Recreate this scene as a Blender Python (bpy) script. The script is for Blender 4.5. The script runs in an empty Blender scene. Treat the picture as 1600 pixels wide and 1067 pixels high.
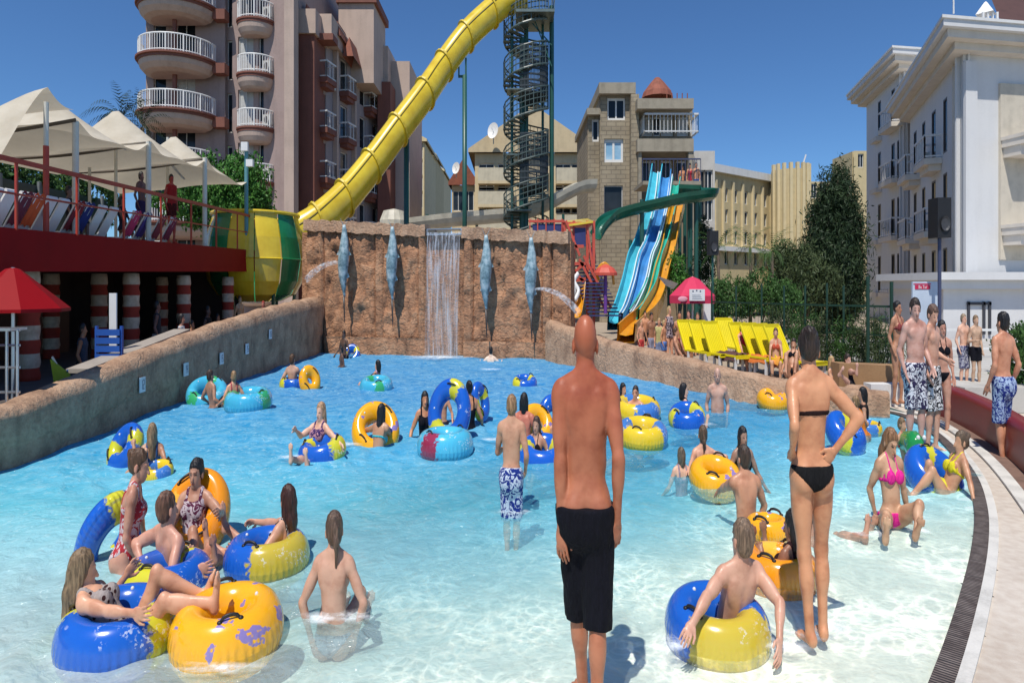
import bpy, math, random
import numpy as np
from mathutils import Vector, Matrix, noise as mnoise

# ------------------------------------------------------------------ camera, sky, sun, exposure
# Lengths are in metres. The photograph is taller than life by a factor K, so every height is
# multiplied by K when a mesh or an object is placed.
K = 1.6
FX, HOR, CAMZ = 1000.0, 450.0, 1.9
scene = bpy.context.scene
col = scene.collection
cam_d = bpy.data.cameras.new('camera')
cam = bpy.data.objects.new('camera', cam_d)
col.objects.link(cam)
cam.location = (0, 0, CAMZ * K)
cam.rotation_euler = (math.radians(90), 0, 0)
cam_d.sensor_width = 36.0
cam_d.lens = 36.0 * FX / 1600.0
cam_d.shift_y = -(533.5 - HOR) / 1600.0
cam_d.clip_end = 3000
scene.camera = cam

SUN = Vector((-0.36, -1.0, 2.05)).normalized()
elev = math.asin(SUN.z)
azim = math.atan2(SUN.x, SUN.y)
world = bpy.data.worlds.new('World')
scene.world = world
world.use_nodes = True
wn = world.node_tree
bg = wn.nodes['Background']
sky = wn.nodes.new('ShaderNodeTexSky')
sky.sky_type = 'NISHITA'
sky.sun_disc = False
sky.sun_elevation = elev
sky.sun_rotation = azim % (2 * math.pi)
sky.altitude = 1500
sky.air_density = 1.15
sky.dust_density = 0.0
sky.ozone_density = 4.5
tintn = wn.nodes.new('ShaderNodeMix'); tintn.data_type = 'RGBA'; tintn.blend_type = 'MULTIPLY'; tintn.inputs[0].default_value = 1.0
wn.links.new(sky.outputs[0], tintn.inputs[6]); tintn.inputs[7].default_value = (.70, 1.0, 1.28, 1)
wn.links.new(tintn.outputs[2], bg.inputs[0])
bg.inputs[1].default_value = 0.088
sun_d = bpy.data.lights.new('sun', 'SUN')
sun_d.energy = 4.5
sun_d.angle = math.radians(0.5)
sun_d.color = (1.0, 0.95, 0.87)
sun_o = bpy.data.objects.new('sun', sun_d)
col.objects.link(sun_o)
sun_o.rotation_euler = SUN.to_track_quat('Z', 'Y').to_euler()
scene.view_settings.view_transform = 'Standard'
scene.view_settings.look = 'None'
scene.view_settings.exposure = 0.05
scene.view_settings.gamma = 1.0
scene.render.engine = 'CYCLES'
scene.cycles.max_bounces = 7
scene.cycles.diffuse_bounces = 3
scene.cycles.transparent_max_bounces = 12
scene.cycles.use_denoising = True
random.seed(7)
rng = np.random.default_rng(7)

# ------------------------------------------------------------------ placing helpers
def P(px, py, d):
    return np.array([(px - 800) * d / FX, d, CAMZ - (py - HOR) * d / (FX * K)])
def dist(py, z=0.0):
    return (CAMZ - z) * FX * K / (py - HOR)
def G(px, py, z=0.0):
    d = dist(py, z)
    return np.array([(px - 800) * d / FX, d, z])

ORG = {}
def tag(o, label=None, cat=None, group=None, kind=None):
    if label: o['label'] = label
    if cat: o['category'] = cat
    if group: o['group'] = group
    if kind: o['kind'] = kind
    return o
def thing(name, label, cat, loc, group=None):
    o = bpy.data.objects.new(name, None)
    o.empty_display_size = 0.2
    col.objects.link(o)
    o.location = (loc[0], loc[1], loc[2] * K)
    ORG[o.name] = np.array(loc, float)
    return tag(o, label, cat, group)
def link_mesh(name, V, F, mat, parent=None, loc=None, smooth=False, uv=None, attr=None):
    """V in real metres in scene space; stored relative to the parent's base, heights times K."""
    V = np.asarray(V, float)
    if parent is not None:
        org = ORG[parent.name]
    else:
        org = np.array(loc if loc is not None else (0, 0, 0), float)
    W = (V - org) * np.array([1, 1, K])
    me = bpy.data.meshes.new(name)
    if isinstance(F, np.ndarray):
        n, q = F.shape
        me.vertices.add(len(W)); me.vertices.foreach_set('co', W.astype(np.float32).ravel())
        me.loops.add(n * q); me.loops.foreach_set('vertex_index', F.astype(np.int32).ravel())
        me.polygons.add(n)
        me.polygons.foreach_set('loop_start', np.arange(0, n * q, q, dtype=np.int32))
        me.polygons.foreach_set('loop_total', np.full(n, q, dtype=np.int32))
        me.update(calc_edges=True)
    else:
        me.from_pydata([tuple(v) for v in W], [], F)
    if smooth:
        me.polygons.foreach_set('use_smooth', np.ones(len(me.polygons), dtype=bool))
    if uv is not None:
        lay = me.uv_layers.new(name='UVMap')
        li = np.zeros(len(me.loops), dtype=np.int32); me.loops.foreach_get('vertex_index', li)
        if len(uv) == len(W): lay.data.foreach_set('uv', np.asarray(uv, np.float32)[li].ravel())
        else: lay.data.foreach_set('uv', np.asarray(uv, np.float32).ravel())
    if attr is not None:
        for an, av in attr.items():
            ca = me.color_attributes.new(name=an, type='FLOAT_COLOR', domain='POINT')
            buf = np.ones((len(W), 4), np.float32); buf[:, :3] = av
            ca.data.foreach_set('color', buf.ravel())
    if mat: me.materials.append(mat)
    o = bpy.data.objects.new(name, me)
    col.objects.link(o)
    if parent is not None:
        o.parent = parent
        ORG[o.name] = org
    else:
        o.location = (org[0], org[1], org[2] * K)
        ORG[o.name] = org
    return o

def nrm(v):
    v = np.asarray(v, float); return v / max(1e-9, np.linalg.norm(v))
def frame(p0, p1, up=(0, 0, 1)):
    w = nrm(np.subtract(p1, p0)); up = np.array(up, float)
    if abs(np.dot(w, up)) > .98: up = np.array([1., 0, 0])
    u = nrm(np.cross(up, w)); v = np.cross(w, u)
    return u, v, w

class MB:
    def __init__(s): s.V = []; s.F = []
    def add(s, V, F):
        b = len(s.V); s.V.extend([tuple(map(float, v)) for v in V]); s.F.extend([tuple(b + i for i in f) for f in F]); return s
    def box(s, x0, x1, y0, y1, z0, z1):
        return s.add([(x0,y0,z0),(x1,y0,z0),(x1,y1,z0),(x0,y1,z0),(x0,y0,z1),(x1,y0,z1),(x1,y1,z1),(x0,y1,z1)],
              [(0,3,2,1),(4,5,6,7),(0,1,5,4),(1,2,6,5),(2,3,7,6),(3,0,4,7)])
    def obox(s, o, du, dv, u0, u1, v0, v1, z0, z1):
        """box in a horizontal frame: o origin (x,y), du along, dv outward"""
        o = np.array(o, float)[:2]; du = np.array(du)[:2]; dv = np.array(dv)[:2]
        pts = []
        for z in (z0, z1):
            for (u, v) in ((u0, v0), (u1, v0), (u1, v1), (u0, v1)):
                q = o + du * u + dv * v; pts.append((q[0], q[1], z))
        return s.add(pts, [(0,3,2,1),(4,5,6,7),(0,1,5,4),(1,2,6,5),(2,3,7,6),(3,0,4,7)])
    def bar(s, p0, p1, w, h=None, up=(0, 0, 1)):
        h = h or w; u, v, t = frame(p0, p1, up); p0 = np.array(p0, float); p1 = np.array(p1, float)
        pts = [c + u * a * w / 2 + v * b * h / 2 for c in (p0, p1) for a, b in ((-1, -1), (1, -1), (1, 1), (-1, 1))]
        return s.add(pts, [(0,3,2,1),(4,5,6,7),(0,1,5,4),(1,2,6,5),(2,3,7,6),(3,0,4,7)])
    def cyl(s, p0, p1, r0, r1=None, n=10, cap=True):
        r1 = r0 if r1 is None else r1; u, v, t = frame(p0, p1); pts = []
        for c, r in ((np.array(p0, float), r0), (np.array(p1, float), r1)):
            for i in range(n):
                a = 2 * math.pi * i / n; pts.append(c + u * math.cos(a) * r + v * math.sin(a) * r)
        F = [(i, (i + 1) % n, n + (i + 1) % n, n + i) for i in range(n)]
        if cap: F += [tuple(range(n))[::-1], tuple(range(n, 2 * n))]
        return s.add(pts, F)
    def path(s, pts, r, n=8, cap=True, prof=None, up=(0, 0, 1), closed=False):
        """sweep a circle or a profile (list of (a,b)) along points; r number or list"""
        pts = [np.array(p, float) for p in pts]; m = len(pts)
        rs = [r] * m if np.isscalar(r) else r
        rings = []
        for i, p in enumerate(pts):
            a = pts[(i - 1) % m] if (closed or i > 0) else p
            b = pts[(i + 1) % m] if (closed or i < m - 1) else p
            u, v, t = frame(a, b, up)
            if prof is None: rings.append([p + (u * math.cos(2*math.pi*k/n) + v * math.sin(2*math.pi*k/n)) * rs[i] for k in range(n)])
            else: rings.append([p + (u * c[0] + v * c[1]) * rs[i] for c in prof])
        q = len(rings[0]); V = [x for R in rings for x in R]; F = []
        open_prof = prof is not None and getattr(s, 'open_prof', False)
        for i in range(m if closed else m - 1):
            j = (i + 1) % m
            for k in range(q - 1 if open_prof else q):
                F.append((i * q + k, i * q + (k + 1) % q, j * q + (k + 1) % q, j * q + k))
        if cap and not closed and not open_prof: F += [tuple(range(q))[::-1], tuple(range((m - 1) * q, m * q))]
        return s.add(V, F)
    def lathe(s, c, prof, n=20, a0=0, a1=2 * math.pi, sx=1, sy=1):
        full = abs(a1 - a0 - 2 * math.pi) < 1e-6; m = n if full else n + 1; V = []; F = []
        for (r, z) in prof:
            for i in range(m):
                a = a0 + (a1 - a0) * i / n; V.append((c[0] + math.cos(a) * r * sx, c[1] + math.sin(a) * r * sy, c[2] + z))
        for j in range(len(prof) - 1):
            for i in range(n):
                k = (i + 1) % m; F.append((j * m + i, j * m + k, (j + 1) * m + k, (j + 1) * m + i))
        return s.add(V, F)
    def ell(s, c, r, n=12, m=8):
        prof = [(math.sin(math.pi * j / m), -math.cos(math.pi * j / m)) for j in range(m + 1)]
        V = []; F = []
        for (a, z) in prof:
            for i in range(n):
                t = 2 * math.pi * i / n; V.append((c[0] + a * math.cos(t) * r[0], c[1] + a * math.sin(t) * r[1], c[2] + z * r[2]))
        for j in range(m):
            for i in range(n): F.append((j*n+i, j*n+(i+1) % n, (j+1)*n+(i+1) % n, (j+1)*n+i))
        return s.add(V, F)
    def prism(s, poly, z0, z1):
        n = len(poly); V = [(p[0], p[1], z0) for p in poly] + [(p[0], p[1], z1) for p in poly]
        return s.add(V, [tuple(range(n))[::-1], tuple(range(n, 2*n))] + [(i, (i+1) % n, n + (i+1) % n, n + i) for i in range(n)])
    def build(s, name, mat, parent=None, loc=None, smooth=False, uv=None):
        if not s.V: return None
        return link_mesh(name, s.V, s.F, mat, parent, loc, smooth, uv)

def copy_tree(o, loc, rz=0.0, label=None):
    def cp(a, par):
        b = a.copy(); col.objects.link(b)
        if par is not None: b.parent = par
        for ch in a.children: cp(ch, b)
        return b
    r = cp(o, None); r.location = (loc[0], loc[1], loc[2] * K); r.rotation_euler = (0, 0, rz); ORG[r.name] = np.array(loc, float)
    if label: r['label'] = label
    return r

# ------------------------------------------------------------------ materials
class NT:
    def __init__(s, name):
        s.m = bpy.data.materials.new(name); s.m.use_nodes = True; s.t = s.m.node_tree; s.b = s.t.nodes['Principled BSDF']; s.out = s.t.nodes['Material Output']
        s._tc = None
    def n(s, typ, **kw):
        nd = s.t.nodes.new(typ)
        for k, v in kw.items():
            if k.startswith('_'): setattr(nd, k[1:], v)
            else: s.set(nd, k, v)
        return nd
    def set(s, nd, k, v):
        inp = nd.inputs[int(k[1:])] if (k[0] == 'i' and k[1:].isdigit()) else nd.inputs[k.replace('_', ' ')]
        if isinstance(v, bpy.types.NodeSocket): s.t.links.new(v, inp)
        else: inp.default_value = (v[0], v[1], v[2], 1) if isinstance(v, (tuple, list)) and len(v) == 3 and inp.type == 'RGBA' else v
    def co(s, kind='Object', scale=None):
        if s._tc is None: s._tc = s.t.nodes.new('ShaderNodeTexCoord')
        o = s._tc.outputs[kind]
        if scale is not None:
            mp = s.n('ShaderNodeMapping'); s.t.links.new(o, mp.inputs[0]); mp.inputs['Scale'].default_value = scale; o = mp.outputs[0]
        return o
    def noise(s, scale, detail=4, vec=None, rough=.55, dist=0, out=0):
        nd = s.n('ShaderNodeTexNoise', Scale=scale, Detail=detail, Roughness=rough, Distortion=dist)
        s.t.links.new(vec if vec is not None else s.co(), nd.inputs[0]); return nd.outputs[out]
    def voro(s, scale, vec=None, feature='F1', out=0, rnd=1.0):
        nd = s.n('ShaderNodeTexVoronoi', _feature=feature, Scale=scale, Randomness=rnd)
        s.t.links.new(vec if vec is not None else s.co(), nd.inputs[0]); return nd.outputs[out]
    def ramp(s, fac, stops, interp='LINEAR'):
        nd = s.t.nodes.new('ShaderNodeValToRGB'); s.t.links.new(fac, nd.inputs[0]); cr = nd.color_ramp; cr.interpolation = interp
        while len(cr.elements) < len(stops): cr.elements.new(.5)
        for e, (p, c) in zip(cr.elements, stops):
            e.position = p; e.color = (c, c, c, 1) if np.isscalar(c) else (c[0], c[1], c[2], 1)
        return nd.outputs[0]
    def mix(s, fac, a, b, blend='MIX'):
        nd = s.t.nodes.new('ShaderNodeMix'); nd.data_type = 'RGBA'; nd.blend_type = blend
        for idx, v in ((0, fac), (6, a), (7, b)):
            if isinstance(v, bpy.types.NodeSocket): s.t.links.new(v, nd.inputs[idx])
            else: nd.inputs[idx].default_value = v if idx == 0 else (v[0], v[1], v[2], 1)
        return nd.outputs[2]
    def math(s, op, a, b=0.0, c=None):
        nd = s.t.nodes.new('ShaderNodeMath'); nd.operation = op
        for i, v in enumerate((a, b, c)):
            if v is None: continue
            if isinstance(v, bpy.types.NodeSocket): s.t.links.new(v, nd.inputs[i])
            else: nd.inputs[i].default_value = v
        return nd.outputs[0]
    def sep(s, vec=None):
        nd = s.t.nodes.new('ShaderNodeSeparateXYZ'); s.t.links.new(vec if vec is not None else s.co(), nd.inputs[0]); return nd.outputs
    def bump(s, h, strength=.4, dist=.02, to=None):
        nd = s.n('ShaderNodeBump', Strength=strength, Distance=dist); s.t.links.new(h, nd.inputs['Height'])
        s.t.links.new(nd.outputs[0], (to or s.b).inputs['Normal']); return nd.outputs[0]
    def base(s, v, rough=.6, **kw):
        s.set(s.b, 'Base Color', v); s.set(s.b, 'Roughness', rough)
        for k, x in kw.items(): s.set(s.b, k.replace('_', ' '), x)
        return s.m
MATS = {}
def paint(name, c, rough=.55, var=.18, scale=1.3, bump=.15, metallic=0.0, spec=.5):
    """plain painted or plastered surface with uneven tone and a little grime"""
    if name in MATS: return MATS[name]
    t = NT(name); c = np.array(c)
    n1 = t.noise(scale, 5); n2 = t.noise(scale * 14, 3)
    n3 = t.noise(2.2, 4, t.co('Object', (1, 1, .10)))
    f = t.math('MULTIPLY', n1, .45); f = t.math('ADD', f, t.math('MULTIPLY', n2, .2)); f = t.math('ADD', f, t.math('MULTIPLY', n3, .35))
    colr = t.ramp(f, [(.34, tuple(c * (1 - var * 1.3))), (.52, tuple(c)), (.70, tuple(np.minimum(1, c * (1 + var * .5))))])
    t.base(colr, rough, Metallic=metallic); t.set(t.b, 'Specular IOR Level', spec)
    if bump: t.bump(n2, bump, .01)
    MATS[name] = t.m; return t.m
# ------------------------------------------------------------------ smooth body surfaces
def cone(a, b, r1, r2=None, k=.02, cut=False): return ['c', np.array(a, float), np.array(b, float), r1, r1 if r2 is None else r2, k, cut]
def ellp(c, r, R=None, k=.03): return ['e', np.array(c, float), np.array(r, float), np.eye(3) if R is None else R, k]
def pbox(p, m=0.0):
    if p[0] == 'c':
        r = max(p[3], p[4]) + m; return np.minimum(p[1], p[2]) - r, np.maximum(p[1], p[2]) + r
    r = max(p[2]) + m; return p[1] - r, p[1] + r
def psdf(p, X):
    if p[0] == 'c':
        a, b, r1, r2 = p[1:5]; ba = b - a; L2 = max(1e-9, ba @ ba)
        t0 = ((X - a) @ ba) / L2; t = np.clip(t0, 0, 1)
        d = np.sqrt(np.sum((X - a - t[..., None] * ba) ** 2, -1)) - (r1 + (r2 - r1) * t)
        if p[6]: d = np.maximum(d, (t0 - 1) * math.sqrt(L2))
        return d
    q = (X - p[1]) @ p[3]; k0 = np.sqrt(np.sum((q / p[2]) ** 2, -1)); k1 = np.sqrt(np.sum((q / p[2] ** 2) ** 2, -1))
    return k0 * (k0 - 1) / np.maximum(k1, 1e-6)
EDG = [(0,1),(2,3),(4,5),(6,7),(0,2),(1,3),(4,6),(5,7),(0,4),(1,5),(2,6),(3,7)]
COR = np.array([(i, j, k) for i in (0, 1) for j in (0, 1) for k in (0, 1)])
def surface(prims, res, inflate=0.0, clip=None, neg=()):
    lo = np.min([pbox(p, inflate)[0] for p in prims], 0) - res * 2.5
    hi = np.max([pbox(p, inflate)[1] for p in prims], 0) + res * 2.5
    n = np.ceil((hi - lo) / res).astype(int) + 1
    f = np.full(n, .12, np.float32)
    def apply(p, sub):
        k = p[5] if p[0] == 'c' else p[4]
        a, b = pbox(p, inflate + k + res * 2)
        i0 = np.clip(((a - lo) / res).astype(int), 0, n); i1 = np.clip(np.ceil((b - lo) / res).astype(int) + 1, 0, n)
        if np.any(i1 <= i0): return
        ax = [lo[q] + res * np.arange(i0[q], i1[q]) for q in range(3)]
        X = np.stack(np.meshgrid(*ax, indexing='ij'), -1)
        d = psdf(p, X); s = np.s_[i0[0]:i1[0], i0[1]:i1[1], i0[2]:i1[2]]; F = f[s]
        if sub:
            h = np.clip(.5 - .5 * (F + d) / k, 0, 1); f[s] = F * (1 - h) - d * h + k * h * (1 - h)
        else:
            d = d - inflate; h = np.clip(.5 + .5 * (F - d) / k, 0, 1); f[s] = F * (1 - h) + d * h - k * h * (1 - h)
    for p in prims: apply(p, False)
    for p in neg: apply(p, True)
    if clip is not None:
        ax = [lo[q] + res * np.arange(n[q]) for q in range(3)]
        X = np.stack(np.meshgrid(*ax, indexing='ij'), -1)
        f = np.maximum(f, clip(X)).astype(np.float32)
    s = f < 0
    c = np.zeros(n - 1, np.int8)
    for o in COR: c += s[o[0]:n[0]-1+o[0], o[1]:n[1]-1+o[1], o[2]:n[2]-1+o[2]]
    act = (c > 0) & (c < 8); I = np.argwhere(act)
    if len(I) == 0: return np.zeros((0, 3)), np.zeros((0, 4), int)
    idx = np.full(act.shape, -1, np.int64); idx[act] = np.arange(len(I))
    Vv = np.stack([f[I[:, 0]+o[0], I[:, 1]+o[1], I[:, 2]+o[2]] for o in COR], 1)
    acc = np.zeros((len(I), 3)); cnt = np.zeros(len(I))
    for a, b in EDG:
        va, vb = Vv[:, a], Vv[:, b]; m = (va < 0) != (vb < 0)
        t = np.where(m, va / np.where(m, va - vb, 1), 0)[:, None]
        acc += np.where(m[:, None], COR[a] + t * (COR[b] - COR[a]), 0); cnt += m
    pos = lo + res * (I + acc / cnt[:, None])
    Q = []
    for ax in range(3):
        o1, o2 = [(1, 2), (2, 0), (0, 1)][ax]
        sl0 = [slice(None)] * 3; sl1 = [slice(None)] * 3; sl0[ax] = slice(0, -1); sl1[ax] = slice(1, None)
        A = s[tuple(sl0)]; B = s[tuple(sl1)]; E = np.argwhere(A != B)
        E = E[(E[:, o1] > 0) & (E[:, o2] > 0) & (E[:, o1] < n[o1] - 1) & (E[:, o2] < n[o2] - 1)]
        e1 = np.zeros(3, int); e1[o1] = 1; e2 = np.zeros(3, int); e2[o2] = 1
        g = lambda M: idx[M[:, 0], M[:, 1], M[:, 2]]
        q = np.stack([g(E - e1 - e2), g(E - e2), g(E), g(E - e1)], 1)
        fl = ~A[E[:, 0], E[:, 1], E[:, 2]]
        q[fl] = q[fl][:, ::-1]; Q.append(q)
    return pos, np.concatenate(Q)

def rot_yaw(a): c, s = math.cos(a), math.sin(a); return np.array([[c, s, 0], [-s, c, 0], [0, 0, 1]])   # columns: right, forward, up
def rot_x(a): c, s = math.cos(a), math.sin(a); return np.array([[1, 0, 0], [0, c, -s], [0, s, c]])
def rot_y(a): c, s = math.cos(a), math.sin(a); return np.array([[c, 0, s], [0, 1, 0], [-s, 0, c]])
def ik(a, t, l1, l2, pole):
    a = np.array(a, float); v = np.array(t, float) - a; L = np.linalg.norm(v); w = v / max(L, 1e-6)
    L = min(max(L, abs(l1 - l2) + .02), (l1 + l2) * .999)
    x = (l1 * l1 - l2 * l2 + L * L) / (2 * L); h = math.sqrt(max(0, l1 * l1 - x * x))
    p = np.array(pole, float); p = p - w * (p @ w); p = nrm(p)
    return a + w * x + p * h, a + w * L

SKINS = {}
def skin_mat(c):
    key = tuple(c)
    if key in SKINS: return SKINS[key]
    t = NT('skin'); c = np.array(c)
    n = t.noise(5.5, 4); n2 = t.noise(60, 2)
    b = t.ramp(n, [(.32, tuple(c * np.array([.74, .62, .58]))), (.52, tuple(c)), (.75, tuple(np.minimum(.95, c * np.array([1.08, 1.12, 1.14]))))])
    at = t.n('ShaderNodeVertexColor'); at.layer_name = 'tone'
    b = t.mix(1.0, b, at.outputs[0], 'MULTIPLY')
    t.base(b, t.ramp(n2, [(.3, .34), (.7, .55)])); t.set(t.b, 'Specular IOR Level', .45)
    t.set(t.b, 'Subsurface Weight', .04); t.set(t.b, 'Subsurface Scale', .02); t.set(t.b, 'Subsurface Radius', (1.0, .35, .2))
    t.bump(n2, .12, .004)
    SKINS[key] = t.m; return t.m
def hair_mat(c):
    key = ('hair', tuple(c))
    if key in SKINS: return SKINS[key]
    t = NT('hair'); c = np.array(c)
    n = t.noise(1.0, 5, t.co('Object', (55, 55, 7)))
    t.base(t.ramp(n, [(.3, tuple(c * .45)), (.5, tuple(c)), (.72, tuple(np.minimum(1, c * 1.7)))]), .42)
    t.bump(n, .8, .02); SKINS[key] = t.m; return t.m
def cloth_mat(kind, c=(.02, .02, .03), c2=(.8, .8, .8)):
    key = ('cloth', kind, tuple(c), tuple(c2))
    if key in SKINS: return SKINS[key]
    t = NT('cloth ' + kind); w = t.noise(4, 3, t.co('Object', (9, 9, 2)))
    if kind == 'plain': b = t.ramp(w, [(.3, tuple(np.array(c) * .7)), (.6, c), (.8, tuple(np.minimum(1, np.array(c) * 1.4)))])
    elif kind == 'floral':
        v = t.noise(9, 2, t.co('Object', (1.5, 1.5, .9)), dist=2.2); b = t.ramp(v, [(.49, c), (.53, c2)], 'LINEAR')
    elif kind == 'dots':
        v = t.voro(22, t.co('Object', (1, 1, .62))); b = t.ramp(v, [(.30, c2), (.36, c)])
    else:
        nd = t.n('ShaderNodeTexWave', Scale=11.0, Distortion=2.0); t.t.links.new(t.co('Object', (1, 1, .62)), nd.inputs[0]); b = t.ramp(nd.outputs[1], [(.45, c), (.55, c2)])
    t.base(b, .85); t.set(t.b, 'Specular IOR Level', .2); t.bump(w, .7, .03); SKINS[key] = t.m; return t.m

PALE, FAIR, TAN, RED, BROWN, DARK = (.74, .44, .31), (.66, .34, .21), (.62, .29, .15), (.40, .115, .055), (.38, .18, .10), (.22, .10, .06)
BLACKH, DKH, BRH, LTH, BLH, GRH = (.012, .010, .010), (.03, .018, .012), (.09, .045, .022), (.22, .12, .055), (.42, .28, .13), (.25, .23, .2)

def hand(prims, w, u, n, side, s, fine):
    """palm, four fingers of different lengths with a bend, thumb from the side of the palm"""
    u = nrm(u); n = nrm(np.array(n, float) - u * (np.array(n) @ u)); v = np.cross(u, n) * side
    R = np.stack([v, n, u], 1)
    prims.append(ellp(w + u * .05 * s, np.array([.040, .017, .056]) * s, R, .012))
    if not fine:
        prims.append(cone(w + u * .08 * s - v * .02 * s, w + u * .15 * s + n * .02 * s - v * .018 * s, .017 * s, .012 * s, .008))
        prims.append(cone(w + u * .08 * s + v * .02 * s, w + u * .15 * s + n * .02 * s + v * .02 * s, .017 * s, .012 * s, .008))
        prims.append(cone(w + u * .03 * s + v * .03 * s, w + u * .085 * s + v * .062 * s + n * .015 * s, .014 * s, .010 * s, .01)); return
    for i, (o, L) in enumerate(((.031, .068), (.011, .078), (-.010, .073), (-.030, .057))):
        b = w + u * (.088 if i else .083) * s + v * o * s; sp = v * (o * .45)
        m = b + (u * .5 * L + n * .10 * L * (1.2 + i * .35) + sp * .3) * s
        e = m + (u * .40 * L + n * .26 * L * (1.1 + i * .3) + sp * .2) * s
        prims.append(cone(b, m, .0098 * s, .0088 * s, .005)); prims.append(cone(m, e, .0088 * s, .0075 * s, .003))
    b = w + u * .028 * s + v * .030 * s; m = b + (u * .036 + v * .026 + n * .010) * s; e = m + (u * .032 + v * .006 + n * .008) * s
    prims.append(cone(b, m, .0135 * s, .011 * s, .01)); prims.append(cone(m, e, .0108 * s, .009 * s, .004))

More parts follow.
